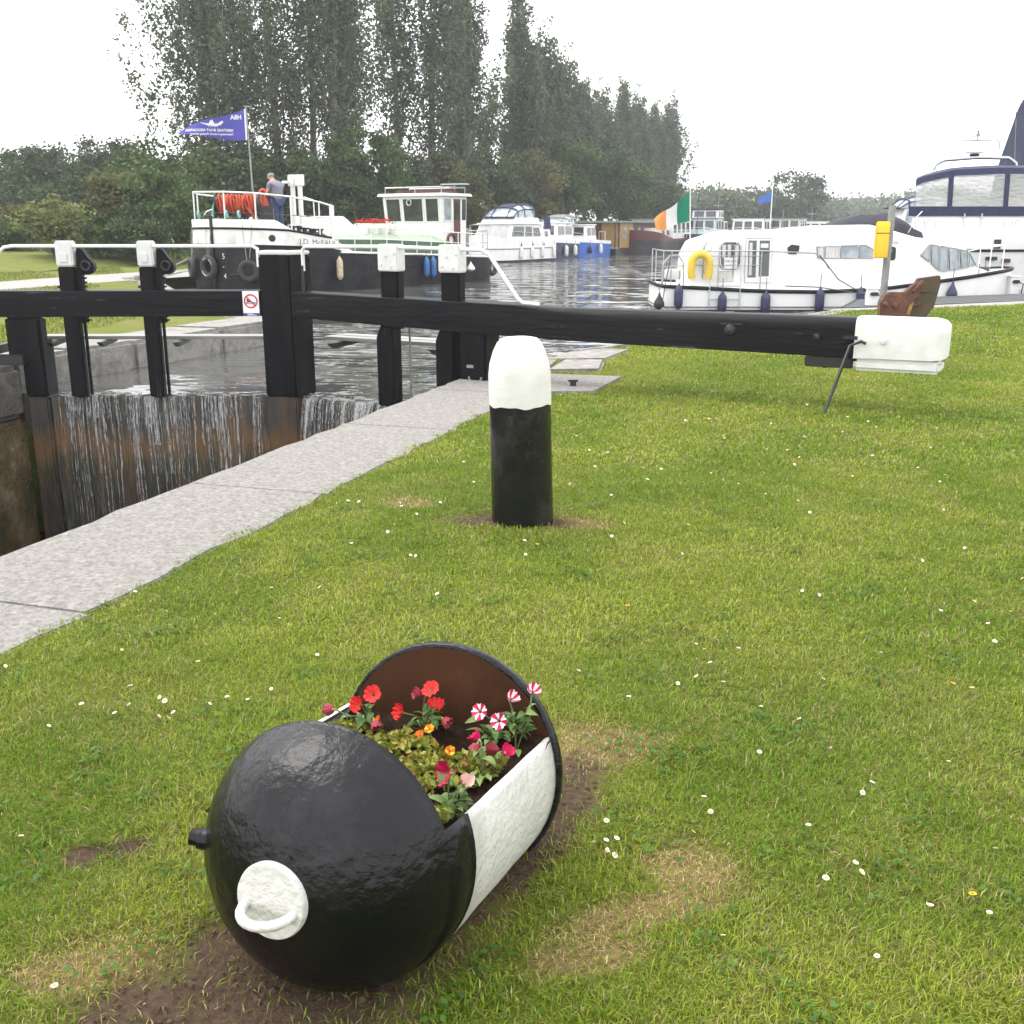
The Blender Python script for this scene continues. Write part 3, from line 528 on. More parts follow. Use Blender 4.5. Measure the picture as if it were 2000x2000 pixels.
# ------------------------------------------------------------------ bollard
BO = thing('bollard', 'round mooring bollard, black below and white domed top, on the lawn', 'bollard', (.06, 5.66, -.03), .4)
BO.rotation_euler = (R(.6), R(-1.6), .4)
def wob(prof, n, amp, seed):
    r = np.random.default_rng(seed); b = MB(); ph = r.uniform(0, 6, (4,)); rows = []
    for rad, z in prof:
        rows.append([(rad * (1 + amp * (math.sin(3 * a + ph[0] + z * 4) + .6 * math.sin(7 * a + ph[1] + z * 9))) * math.cos(a), rad * (1 + amp * (math.sin(3 * a + ph[0] + z * 4) + .6 * math.sin(7 * a + ph[1] + z * 9))) * math.sin(a), z + (.005 * math.sin(5 * a + ph[2]) + .003 * math.sin(11 * a + ph[3]) if abs(z - .70) < .02 else 0)) for a in np.linspace(0, 2 * math.pi, n, endpoint=False)])
    b.grid(rows, closed=True); b.f.append(tuple(range(n))[::-1]); b.m.append(0); k = len(prof) - 1; b.f.append(tuple(k * n + i for i in range(n))); b.m.append(0); return b
MT['bolk'] = mat('thick_black_bollard_paint', (.004, .004, .005), (.010, .010, .011), 6, .22, spec=.36, bump=.7, bscale=12, bdist=.02, stretch=(1.3, 1.3, .55), dirt=(.028, .026, .025), dscale=4)
wob([(.180, -.05), (.172, .0), (.170, .2), (.168, .5), (.167, .705)], 48, .006, 1).build('shaft', 'bolk', BO, smooth=50)
wob([(.1688, .70), (.1692, .74), (.168, .86), (.160, .92), (.140, .985), (.118, 1.028), (.098, 1.048), (.07, 1.054), (.03, 1.055)], 48, .004, 1).build('white_top', 'whitebol', BO, smooth=50)
b = MB()
for k in range(26):
    a = k / 26 * 6.283 + rng.uniform(-.1, .1); rr = .172; h = rng.uniform(.02, .07); dw = .035
    P = lambda aa, r_, z: (r_ * math.cos(aa), r_ * math.sin(aa), z)
    b.add([P(a - .09, rr + .012, -.02), P(a + .09, rr + .014, -.02), P(a + .05, rr + .006, h), P(a - .04, rr + .005, h * rng.uniform(.6, 1))], [(0, 1, 2, 3)])
o = b.build('flaking_rust', 'rust', BO); o['kind'] = 'stuff'

# ------------------------------------------------------------------ mine-shaped flower planter
RM, LM, DL, NS = .313, .52, .300, 2.27
PL = thing('flower_planter', 'old black and white sea mine cut open as a flower planter on the lawn', 'planter')
yaw, pit = .394, -.112
Rm = Matrix.Rotation(math.pi / 2 - yaw, 4, 'Z') @ Matrix.Rotation(-pit, 4, 'Y')
c1 = Vector((-.366, 2.105, .259)); PL.matrix_world = Matrix.Translation(c1 - Rm.to_3x3() @ Vector((0, 0, RM))) @ Rm
PL.location = c1 - Rm.to_3x3() @ Vector((0, 0, RM)); PL.rotation_euler = (0, -pit, math.pi / 2 - yaw)
ZC = RM
TH0 = R(23)
def cyl(x, r, a): return (x, -r * math.cos(a), ZC + r * math.sin(a))      # a=0 on the right-hand side, pi/2 at the top
MT['mineblack'] = mat('glossy_lumpy_black_paint', (.003, .003, .004), (.006, .006, .007), 5, .13, bump=.6, bscale=26, bdist=.012, spec=.28, dirt=(.020, .020, .023), dscale=3)
def shell(name, xs, rad, th, a0, a1, mt, na, par):
    b = MB(); full = abs(a1 - a0 - 2 * math.pi) < 1e-6
    def rows(dr): return [[cyl(x, max(rad(x) + dr, .0005), a0 + (a1 - a0) * j / na) for j in range(na if full else na + 1)] for x in xs]
    ro, ri = rows(0), rows(-th)
    b.grid(ro, closed=full); b.grid([r[::-1] for r in ri], closed=full)
    n = len(ro[0])
    for k in (0, len(xs) - 1): b.grid([ro[k], ri[k]] if k else [ri[k], ro[k]], closed=full)
    if not full:
        for j in (0, n - 1): b.grid([[r[j] for r in ro], [r[j] for r in ri]])
    o = b.build(name, mt, par, smooth=55)
    bm = bmesh.new(); bm.from_mesh(o.data); bmesh.ops.remove_doubles(bm, verts=bm.verts, dist=1e-5); bm.to_mesh(o.data); bm.free(); return o
drad = lambda x: RM * max(0., (1 - min(1, -x / DL) ** NS)) ** (1 / NS) if x < 0 else RM
SF = .092
xs = [-DL * math.sin(q) for q in np.linspace(math.pi / 2, 0, 40)]
xs = [x for x in xs if x < -SF - .004] + [-SF]
xs[0] = -DL * .9999
shell('front_dome', xs, drad, .008, 0, 2 * math.pi, 'mineblack', 72, PL)
shell('front_collar', [-SF, -.06, -.03, 0], drad, .008, -math.pi - TH0, TH0, 'mineblack', 60, PL)
shell('white_band', list(np.linspace(.0, LM - .02, 8)), lambda x: RM + .001 * math.sin(x * 31), .009, -math.pi - TH0, TH0, 'minewhite', 60, PL)
b = MB(); b.lathe([(.001, .075), (.16, .066), (.26, .045), (.314, .02), (.325, .0), (.324, -.018), (.320, -.022), (.312, -.022), (.001, -.022)], 72, (LM, 0, ZC), 'x')
o = b.build('rear_plate', ['mineblack', 'rustinside'], PL, smooth=50)
for p in o.data.polygons:
    if p.normal.x < -.9 and max(math.hypot(o.data.vertices[i].co.y, o.data.vertices[i].co.z - ZC) for i in p.vertices) < .3125: p.material_index = 1
b = MB(); b.lathe([(.079, .010), (.081, -.004), (.078, -.012), (.001, -.014)], 40, (-DL, 0, ZC), 'x'); b.build('white_end_plate', 'minewhite', PL, smooth=40)
pth = [(-DL, .052, ZC - .012)] + [(-DL - .012 - .058 * math.sin(a), .056 * math.cos(a), ZC - .014 - .006 * math.sin(a)) for a in np.linspace(.0, math.pi, 13)] + [(-DL, -.052, ZC - .012)]
b = MB(); b.tube(pth, .0105, 10); b.build('lifting_handle', 'minewhite', PL, smooth=60)
sp = Vector((-.205, .262, ZC + .03)); sdn = Vector((-.35, .93, .08)).normalized()
b = MB(); b.tube([sp - sdn * .05, sp - sdn * .002, sp, sp + sdn * .016], [.028, .023, .018, .018], 14); b.build('horn_stub', 'mineblack', PL, smooth=40)
# soil
def soilz(x, y): return ZC + .066 + .05 * max(0, (x - .30) / .2) ** 2 + .006 * math.sin(x * 41 + y * 17) + .005 * math.sin(y * 47 - x * 23)
b = MB(); b.grid([[(x, y, soilz(x, y) + rng.normal() * .003) for y in np.linspace(-.296, .296, 34)] for x in np.linspace(-.14, LM - .028, 34)]); b.build('soil', 'soil', PL, smooth=80)
PLM = Matrix.Translation(PL.location) @ Rm
# --- plants in the planter
MT['leafg'] = leafmat('petunia_leaf', [(0, (.07, .13, .03)), (.5, (.14, .23, .065)), (1, (.23, .31, .11))], .3, .5)
def flat_leaf(name, L, W, cup, tint):
    V = []; F = []; k = 5
    for i in range(k + 1):
        u = i / k; wd = W * math.sin(math.pi * min(1, .08 + u * .92)) ** .8 if i < k else .0002
        z = cup * (u * u) * -1 + .15 * L * math.sin(u * 3)
        V += [(u * L, -wd / 2, z + wd * .18), (u * L, 0, z), (u * L, wd / 2, z + wd * .18)]
    for i in range(k):
        for j in (0, 1): F.append((3 * i + j, 3 * i + j + 1, 3 * i + j + 4, 3 * i + j + 3))
    me = bpy.data.meshes.new(name); me.from_pydata(V, [], F); me.materials.append(MT['leafg'])
    a = me.attributes.new('tint', 'FLOAT', 'POINT'); a.data.foreach_set('value', np.full(len(V), tint, np.float32))
    for p in me.polygons: p.use_smooth = True
    return me
LEAF = [flat_leaf('leaf', L, W, c, tt) for L, W, c, tt in ((.040, .017, .010, .3), (.034, .016, .004, .55), (.046, .018, .016, .75), (.028, .013, .0, .95), (.038, .019, .012, .1))]
PETAL = {}
def petmat(name, c1, c2): 
    m = mat(name, c1, c2, 40, .6, bump=.3, bscale=90, bdist=.002, spec=.3); PETAL[name] = m; return m
petmat('petal_red', (.62, .022, .02), (.52, .016, .018)); petmat('petal_magenta', (.52, .008, .085), (.42, .008, .07)); petmat('petal_white', (.74, .70, .70), (.66, .60, .62))
petmat('petal_rose', (.30, .035, .05), (.20, .025, .04)); petmat('petal_orange', (.68, .16, .01), (.6, .10, .01)); petmat('petal_yellow', (.75, .46, .01), (.68, .38, .01)); petmat('petal_pale', (.62, .36, .33), (.6, .45, .36)); petmat('throat', (.10, .02, .04), (.3, .25, .08))
def flower_mesh(name, r, cols, cup=.35, lobes=5, ruffle=.12, striped=False, seed=0):
    rr = np.random.default_rng(seed); n = 40; V = []; F = []; MI = []; ph = rr.uniform(0, 6)
    rings = [(.0, -.75), (.12, -.55), (.22, -.12), (.6, .0), (1.0, cup)]
    for q, (f, h) in enumerate(rings):
        for i in range(n):
            a = 2 * math.pi * i / n; lob = 1 - .16 * (abs(math.sin(a * lobes / 2)) ** 6 if False else (1 - abs(math.cos(a * lobes / 2))) ** 3) * (f ** 2)
            rad = r * max(f, .05) * lob * (1 + .04 * math.sin(3 * a + ph) * f)
            V.append((rad * math.cos(a), rad * math.sin(a), r * (h + ruffle * f ** 3 * math.sin(a * lobes * 2 + ph) + .12 * f ** 2 * math.sin(2 * a + ph))))
    for q in range(len(rings) - 1):
        for i in range(n):
            F.append((q * n + i, q * n + (i + 1) % n, (q + 1) * n + (i + 1) % n, (q + 1) * n + i))
            if q < 2: MI.append(2)
            elif striped: MI.append(0 if abs(math.cos((i + .5) / n * math.pi * lobes)) > (.60 if q < 3 else .68) else 1)
            else: MI.append(0)
    me = bpy.data.meshes.new(name); me.from_pydata(V, [], F)
    for c in cols: me.materials.append(PETAL[c])
    me.polygons.foreach_set('material_index', MI)
    for p in me.polygons: p.use_smooth = True
    return me
FM = {'red': flower_mesh('red_petunia', .0245, ['petal_red', 'petal_red', 'throat'], .18, seed=1), 'red2': flower_mesh('red_petunia', .0225, ['petal_red', 'petal_red', 'throat'], .5, seed=2, ruffle=.2),
      'rose': flower_mesh('rose_petunia', .017, ['petal_rose', 'petal_rose', 'throat'], 1.1, seed=3), 'stripe': flower_mesh('striped_petunia', .0225, ['petal_magenta', 'petal_white', 'throat'], .12, striped=True, seed=4),
      'stripe2': flower_mesh('striped_petunia', .019, ['petal_magenta', 'petal_white', 'throat'], .7, striped=True, seed=5), 'mag': flower_mesh('magenta_petunia', .029, ['petal_magenta', 'petal_magenta', 'throat'], .35, seed=6),
      'pink': flower_mesh('magenta_petunia', .018, ['petal_magenta', 'petal_magenta', 'petal_pale'], .9, seed=7), 'pale': flower_mesh('pale_petunia', .017, ['petal_pale', 'petal_pale', 'petal_pale'], 1.0, seed=8),
      'or': flower_mesh('orange_flower', .015, ['petal_orange', 'petal_yellow', 'throat'], .4, seed=9), 'orb': flower_mesh('orange_flower', .013, ['petal_orange', 'petal_yellow', 'throat'], .3, striped=True, lobes=3, seed=10)}
MT['stem'] = mat('green_stem', (.10, .15, .05), (.13, .17, .06), 30, .6, bump=0)
def plant(label, base, heads, nleaf, spread, hgt, seed, name='petunia_plant'):
    r = np.random.default_rng(seed); bw = PLM @ Vector((base[0], base[1], base[2] + ZC)); rt = thing(name, label, 'flower', bw, math.pi / 2 - yaw)
    for (hx, hy, hz, kind, dx, dy, dz) in heads:
        hp = Vector((hx - base[0], hy - base[1], hz - base[2])); dv = Vector((dx, dy, dz)).normalized()
        e = hp - dv * .012; mid = e * .55 + Vector((r.normal() * .006, r.normal() * .006, .012))
        b = MB(); b.tube([(0, 0, -.012), mid * .5 + Vector((0, 0, .002)), mid, e], [.0022, .002, .0018, .0022], 6); b.build('stem', 'stem', rt, smooth=60)
        o = bpy.data.objects.new('flower', FM[kind]); COL.objects.link(o); o.parent = rt; o.location = hp; o.rotation_euler = dv.to_track_quat('Z', 'Y').to_euler()
    for k in range(nleaf):
        a = r.uniform(0, 6.283); q = r.random() ** .6; rad = spread * r.uniform(.05, .75); h = hgt * r.uniform(.05, 1) * (1 - .3 * rad / spread)
        tgt = None
        if heads and r.random() < .55:
            hh = heads[r.integers(len(heads))]; u = r.uniform(.25, .85); p = Vector(((hh[0] - base[0]) * u + r.normal() * .006, (hh[1] - base[1]) * u + r.normal() * .006, (hh[2] - base[2]) * u * .95))
        else: p = Vector((rad * math.cos(a) * .7, rad * math.sin(a) * .7, h * .7))
        o = bpy.data.objects.new('leaf', LEAF[r.integers(5)]); COL.objects.link(o); o.parent = rt; o.location = p
        o.rotation_euler = (r.normal() * .35, r.uniform(-.7, .25), a); s = r.uniform(.7, 1.15); o.scale = (s, s, s)
    return rt
plant('red petunia overhanging the planter edge beside a faded bud', (.40, .20, .075), [(.404, .173, .19, 'red', -.75, -.1, .6), (.38, .203, .165, 'red2', -.85, .3, .45), (.355, .269, .15, 'rose', .1, .8, -.2), (.37, .15, .13, 'rose', -.3, -.4, -.5)], 22, .05, .07, 11)
plant('red petunia with four blooms growing against the rusty rear plate', (.425, .035, .10), [(.44, .02, .217, 'red', -.55, .1, .75), (.44, .05, .20, 'rose', -.4, .5, .2), (.40, .09, .157, 'red2', -.6, .5, .35), (.43, .004, .178, 'red2', -.2, -.3, .9), (.415, -.03, .152, 'rose', -.2, -.7, -.3)], 26, .055, .08, 12)
plant('striped pink and white petunia with two open blooms in the planter', (.44, -.15, .095), [(.45, -.115, .177, 'stripe', -.8, .1, .5), (.44, -.173, .166, 'stripe', -.85, -.05, .42), (.40, -.13, .11, 'rose', -.3, .2, -.6)], 22, .05, .06, 13)
plant('tall striped petunia leaning over the rear corner of the planter', (.455, -.215, .09), [(.47, -.197, .221, 'stripe2', -.2, -.5, .7), (.48, -.252, .247, 'stripe2', -.3, -.4, .8)], 34, .055, .12, 14)
plant('small petunia with pink buds beside the white planter wall', (.285, -.20, .07), [(.32, -.169, .157, 'pink', -.1, .6, .6), (.28, -.26, .158, 'pink', -.2, -.6, .7), (.31, -.21, .13, 'rose', 0, -.2, .9)], 24, .05, .06, 15)
plant('petunia with one large magenta bloom and a pale faded one', (.075, -.213, .065), [(.085, -.197, .165, 'mag', -.75, .55, .3), (.08, -.248, .155, 'pale', -.3, -.5, .8)], 30, .05, .06, 16)
# low ground cover
GC = thing('ground_cover_plant', 'low bronze and yellow-green ground cover with small orange flowers in the planter', 'plant', PL.location); GC.rotation_euler = PL.rotation_euler
n = 4600; P = rng.uniform([-.10, -.235, 0], [.43, .265, 1], (n * 2, 3))
edge = -.19 + .05 * np.sin(P[:, 0] * 14) - .06 * (P[:, 0] < .05)
keep = (P[:, 1] > edge) & ((P[:, 0] < .36) | (P[:, 1] > -.02) & (P[:, 0] < .40)) & (np.abs(P[:, 1]) < .29); P = P[keep][:n]
mh = .026 + .022 * (np.sin(P[:, 0] * 23) * np.sin(P[:, 1] * 27 + 1) * .5 + .5) + .012 * np.sin(P[:, 0] * 61 + P[:, 1] * 53)
P[:, 2] = ZC + .066 + np.maximum(.004, mh) * (.25 + .75 * P[:, 2] ** .5)
MT['leafgc'] = leafmat('ground_cover_leaf', [(0, (.10, .15, .02)), (.35, (.22, .26, .04)), (.65, (.32, .30, .05)), (.85, (.36, .18, .04)), (1, (.30, .09, .03))], .25, .5)
o = leaves('foliage', P, .0115, 'leafgc', GC, np.clip(rng.normal(.45, .25, len(P)), 0, 1), .6); o['kind'] = 'stuff'
for (x, y, z, k) in ((.379, .149, .125, 'or'), (.385, .0, .128, 'orb'), (.36, .015, .115, 'or'), (.30, -.10, .118, 'orb')):
    ob = bpy.data.objects.new('flower', FM[k]); COL.objects.link(ob); ob.parent = GC; ob.location = (x, y, ZC + z); ob.rotation_euler = Vector((-.6, rng.normal() * .3, .7)).to_track_quat('Z', 'Y').to_euler()

# ------------------------------------------------------------------ grass blades
_g = {}
def vnoise(x, y, s, seed):
    if seed not in _g: _g[seed] = np.random.default_rng(seed).random((256, 256))
    T = _g[seed]; X, Y = x * s + 1000.3, y * s + 1000.7; i, j = np.floor(X).astype(int), np.floor(Y).astype(int); u, v = X - i, Y - j; u = u * u * (3 - 2 * u); v = v * v * (3 - 2 * v)
    i0, j0, i1, j1 = i % 256, j % 256, (i + 1) % 256, (j + 1) % 256
    return (T[i0, j0] * (1 - u) + T[i1, j0] * u) * (1 - v) + (T[i0, j1] * (1 - u) + T[i1, j1] * u) * v
def fb(x, y, s, seed): return (vnoise(x, y, s, seed) + .5 * vnoise(x, y, s * 2.1, seed + 1) + .25 * vnoise(x, y, s * 4.3, seed + 2)) / 1.75
def ellipse_d(x, y, lst):
    d = np.full(x.shape, 99.)
    for cx, cy, rx, ry, a in lst:
        dx, dy = x - cx, y - cy; d = np.minimum(d, np.hypot((dx * math.cos(a) + dy * math.sin(a)) / rx, (-dx * math.sin(a) + dy * math.cos(a)) / ry))
    return d
def inside(x, y, poly):
    r = np.zeros(x.shape, bool); n = len(poly)
    for i in range(n):
        (x0, y0), (x1, y1) = poly[i], poly[(i + 1) % n]
        if y0 == y1: continue
        c = ((y0 > y) != (y1 > y)) & (x < (x1 - x0) * (y - y0) / (y1 - y0) + x0); r ^= c
    return r
def onlawn(x, y):
    s = (x - O2[0]) * E2[0] + (y - O2[1]) * E2[1]; o = (x - O2[0]) * N2[0] + (y - O2[1]) * N2[1]
    k = inside(x, y, RB) & ((o < -.905 + .02 * np.sin(s * 5.1) + .02 * np.sin(s * 13) + .012 * rng.normal(size=len(x))) | (s > .7))
    for pl in SL: k &= ~inside(x + .03 * np.sin(y * 9), y, pl)
    k &= ~((x > 5.5) & (y > 20.5 + (x - 6.4) * .42))
    return k
MT['grass'] = None
m, t, b = nodes('grass_blade'); a = N(t, 'ShaderNodeAttribute', attribute_name='col'); t.links.new(a.outputs['Color'], b.inputs['Base Color']); b.inputs['Roughness'].default_value = .5; b.inputs['Specular IOR Level'].default_value = .25
tr = N(t, 'ShaderNodeBsdfTranslucent'); t.links.new(a.outputs['Color'], tr.inputs[0]); mxs = N(t, 'ShaderNodeMixShader'); mxs.inputs[0].default_value = .42
t.links.new(b.outputs[0], mxs.inputs[1]); t.links.new(tr.outputs[0], mxs.inputs[2]); t.links.new(mxs.outputs[0], t.nodes['Material Output'].inputs[0]); MT['grass'] = m
CO = []; CC = []
for (y0, y1, dens, L, W) in ((1.0, 2.4, 32000, .033, .0029), (2.4, 3.8, 24000, .034, .0034), (3.8, 7, 12500, .035, .0050), (7, 13, 4800, .040, .0095), (13, 24, 1300, .046, .020)):
    hw = .62 * y1 + .35; n = int(dens * 2 * hw * (y1 - y0)); x = rng.uniform(-hw, hw, n); y = rng.uniform(y0, y1, n)
    k = (np.abs(x) < .62 * y + .3) & onlawn(x, y)
    sd_ = ellipse_d(x, y, SOIL) + .55 * (fb(x, y, 5, 40) - .5) * 1.7; st_ = ellipse_d(x, y, STRAW) + .7 * (fb(x, y, 5, 50) - .5) * 1.6
    k &= rng.random(n) < np.clip((sd_ - .70) / .36, .075, 1) * np.clip(.62 + .5 * (st_ - .3), .6, 1)
    x, y, st_, sd_ = x[k], y[k], st_[k], sd_[k]; n = len(x)
    cl = fb(x, y, 7, 60); big = fb(x, y, .8, 70); mid = fb(x, y, 2.6, 80)
    ang = 12.6 * fb(x, y, 3.5, 90) + rng.normal(size=n) * 2.0
    ln = L * rng.uniform(.5, 1.25, n) * (.45 + 1.0 * cl) * np.where(st_ < 1, .7, 1); lean = rng.uniform(.30, 1.28, n)
    dx, dy = np.cos(ang), np.sin(ang); hz = ln * np.cos(lean * 1.15) ; ho = ln * np.sin(lean * 1.15)
    wd = W * rng.uniform(.6, 1.2, n) * .5; px, py = -dy * wd, dx * wd
    B = np.stack([x, y, np.full(n, -.004)], 1); Mi = np.stack([x + dx * ho * .38, y + dy * ho * .38, hz * .66], 1); T_ = np.stack([x + dx * ho, y + dy * ho, hz * .92], 1); Wd = np.stack([px, py, np.zeros(n)], 1)
    CO.append(np.stack([B, Mi + Wd, T_, Mi - Wd], 1).reshape(-1, 3))
    f = np.clip(.5 + 1.5 * (big - .5) + 1.1 * (mid - .5) + rng.normal(size=n) * .22, 0, 1)[:, None]
    c = np.array([.145, .24, .015]) * (1 - f) + np.array([.295, .355, .041]) * f
    lush = np.clip((fb(x, y, .9, 110) - .58) * 7, 0, 1)[:, None]; c = c * (1 - lush * .45) + np.array([.10, .205, .012]) * lush * .45
    dry = (rng.random(n) < .09 + .11 * (mid > .55)) ; c[dry] = np.array([.44, .36, .17]) * rng.uniform(.6, 1.1, (dry.sum(), 1))
    sm = np.clip((1.25 - st_) / .5, 0, 1); ss_ = rng.random(n) < sm * .6; c[ss_] = np.array([.56, .42, .21]) * rng.uniform(.55, 1.1, (ss_.sum(), 1))
    nr = (sd_ < 1.1) & (rng.random(n) < .35); c[nr] = np.array([.26, .20, .10]) * rng.uniform(.5, 1.1, (nr.sum(), 1))
    c *= rng.uniform(.5, 1.4, (n, 1))
    CC.append(np.repeat(np.concatenate([c, np.ones((n, 1))], 1), 4, 0))
# clover and small broad-leaved weeds
for _ in range(150):
    cy = 1.5 + 4.5 * rng.random(); cx = rng.uniform(-.6, .62) * cy; k = rng.integers(10, 40); x = cx + rng.normal(size=k) * .05; y = cy + rng.normal(size=k) * .05
    q = onlawn(x, y) & (ellipse_d(x, y, SOIL) > 1) ; x, y = x[q], y[q]; k = len(x)
    if not k: continue
    z = rng.uniform(.010, .026, k); s_ = rng.uniform(.006, .012, k); a = rng.uniform(0, 6.28, k); ca, sa = np.cos(a), np.sin(a); tl = rng.normal(size=k) * .004
    CO.append(np.stack([np.stack([x - s_ * ca, y - s_ * sa, z - tl], 1), np.stack([x + s_ * .8 * sa, y - s_ * .8 * ca, z + .002], 1), np.stack([x + s_ * ca, y + s_ * sa, z + tl], 1), np.stack([x - s_ * .8 * sa, y + s_ * .8 * ca, z + .002], 1)], 1).reshape(-1, 3))
    c = np.array([.075, .16, .02]) * rng.uniform(.7, 1.3, (k, 1)); CC.append(np.repeat(np.concatenate([c, np.ones((k, 1))], 1), 4, 0))
# coarser blades on the far bank of the lock
n = 150000; x = rng.uniform(-27, -3, n); y = rng.uniform(12.5, 46, n); s = (x - O2[0]) * E2[0] + (y - O2[1]) * E2[1]; o = (x - O2[0]) * N2[0] + (y - O2[1]) * N2[1]
k = inside(x, y, LB) & ~((o > 16.4) & (o < 20.2)) & (o < 24) & (o > 6.3) & (np.abs(x) < .62 * y)
for i in range(len(LB) - 1):
    (x0, y0), (x1, y1) = LB[i], LB[i + 1]
    if 12 < y0 < 40 and 12 < y1 < 40: L_ = math.hypot(x1 - x0, y1 - y0); k &= np.abs((x - x0) * (y1 - y0) - (y - y0) * (x1 - x0)) / L_ > .7
x, y = x[k], y[k]; n = len(x); ang = rng.uniform(0, 6.28, n); ln = .075 * rng.uniform(.5, 1.3, n); lean = rng.uniform(.3, 1.2, n); dx, dy = np.cos(ang), np.sin(ang); hz = ln * np.cos(lean); ho = ln * np.sin(lean); wd = .018 * rng.uniform(.6, 1.3, n)
B = np.stack([x, y, np.full(n, -.004)], 1); Mi = np.stack([x + dx * ho * .4, y + dy * ho * .4, hz * .65], 1); T_ = np.stack([x + dx * ho, y + dy * ho, hz], 1); Wd = np.stack([-dy * wd, dx * wd, np.zeros(n)], 1)
GB = np.stack([B, Mi + Wd, T_, Mi - Wd], 1).reshape(-1, 3); f = np.clip(fb(x, y, .35, 130) * 1.6 - .3 + rng.normal(size=n) * .2, 0, 1)[:, None]; c = (np.array([.12, .19, .018]) * (1 - f) + np.array([.25, .27, .05]) * f) * rng.uniform(.6, 1.3, (n, 1)); dry = rng.random(n) < .15; c[dry] = np.array([.36, .30, .14])
g = rawmesh('bank_grass', GB, 4, n, np.arange(4 * n), 'grass', col=np.repeat(np.concatenate([c, np.ones((n, 1))], 1), 4, 0)); g['kind'] = 'stuff'; g['label'] = 'mown grass on the far bank between the lock and the gravel path'; g['category'] = 'grass'
CO = np.concatenate(CO); CC = np.concatenate(CC); nb = len(CO) // 4
g = rawmesh('grass', CO, 4, nb, np.arange(4 * nb), 'grass', col=CC); g['kind'] = 'stuff'; g['label'] = 'short yellow-green mown grass with straw patches covering the lawn'; g['category'] = 'grass'
# clods of earth round the planter
b = MB()
for k in range(420):
    cx, cy, rx, ry, a = SOIL[rng.choice([0, 0, 1, 1, 2, 3])]; q = rng.random() ** .5 * .95; th = rng.uniform(0, 6.28); u, v = rx * q * math.cos(th), ry * q * math.sin(th)
    x, y = cx + u * math.cos(a) - v * math.sin(a), cy + u * math.sin(a) + v * math.cos(a); s = rng.choice([.003, .005, .007, .010])
    vs = [(x + s * rng.uniform(.6, 1.3) * math.cos(t_), y + s * rng.uniform(.6, 1.3) * math.sin(t_), .0) for t_ in np.linspace(0, 6.28, 6, endpoint=False)]; vs += [(x + s * .5 * math.cos(t_), y + s * .5 * math.sin(t_), s * rng.uniform(.5, 1)) for t_ in np.linspace(0, 6.28, 6, endpoint=False)]
    b.add(vs, [tuple(range(6, 12))] + [(i, (i + 1) % 6, 6 + (i + 1) % 6, 6 + i) for i in range(6)])
MT['earth'] = mat('loose_earth', (.12, .082, .055), (.065, .044, .03), 40, .95, spec=.1, bump=.6)
o = b.build('loose_soil', 'earth'); o['kind'] = 'stuff'; o['label'] = 'crumbled brown earth around the flower planter'; o['category'] = 'soil'
# ------------------------------------------------------------------ daisies
def daisy_mesh(seed, r0=.0078, pet=('petal_white', 'petal_yellow')):
    r = np.random.default_rng(seed); b = MB(); h = r.uniform(.026, .045); k = 13; c = r.uniform(.0, .5)
    b.tube([(0, 0, 0), (r.normal() * .004, r.normal() * .004, h * .5), (0, 0, h)], .0009, 5, 2)
    for i in range(k):
        a = i / k * 6.283 + r.normal() * .06; R1 = r0 * r.uniform(.9, 1.08); wd = .0027; ca, sa = math.cos(a), math.sin(a); up = c * R1
        P = lambda u, v, z: (u * ca - v * sa, u * sa + v * ca, h + z)
        b.add([P(.002, 0, 0), P(R1 * .7, wd, up * .5 + .0008), P(R1, 0, up), P(R1 * .7, -wd, up * .5 + .0004)], [(0, 1, 2, 3)])
    b.lathe([(.0038, .0), (.0036, .0016), (.0018, .0026), (.0003, .0028)], 10, (0, 0, h), 'z', 1)
    o = b.build('daisy', [PETAL[pet[0]], PETAL[pet[1]], MT['stem']]); me = o.data; bpy.data.objects.remove(o); return me
DM = [daisy_mesh(i) for i in range(6)]
DP = []
def clus(cx, cy, n, s): 
    for _ in range(n): DP.append((cx + rng.normal() * s, cy + rng.normal() * s))
for x, y in ((-1.28, 3.28), (-1.18, 3.30), (-1.12, 3.22), (-1.20, 3.20), (-1.05, 3.27), (-1.30, 3.18), (-.98, 3.32), (-.90, 3.30), (-1.22, 3.36), (-1.40, 3.22), (-1.15, 3.14), (-1.52, 3.10), (-.85, 3.42)): DP.append((x, y))
for x, y in ((.232, 2.43), (.243, 2.46), (.252, 2.41), (.262, 2.45), (.225, 2.40)): DP.append((x, y))
clus(.85, 3.35, 10, .22); clus(.9, 2.65, 6, .16); clus(1.05, 2.3, 4, .2); clus(.7, 2.1, 3, .18); clus(-.45, 5.0, 10, .4); clus(-.6, 6.0, 12, .3); clus(.9, 6.4, 12, .6); clus(2.2, 6.5, 10, .7); clus(1.5, 9, 14, 1.2); clus(3.5, 8, 8, .8)
for _ in range(170):
    y = 1.5 + 8.5 * rng.random() ** .95; DP.append((rng.uniform(-.55, .6) * y, y))
DP = np.array(DP); x, y = DP[:, 0], DP[:, 1]; k = onlawn(x, y) & (ellipse_d(x, y, SOIL) > .9) & (np.hypot(x - .06, y - 5.66) > .22)
ax = np.array([math.sin(yaw), math.cos(yaw)]); rel = DP - np.array([c1.x, c1.y]); al = rel @ ax; pe = rel @ np.array([ax[1], -ax[0]]); k &= ~((al > -.36) & (al < .62) & (np.abs(pe) < .36))
DP = DP[k]
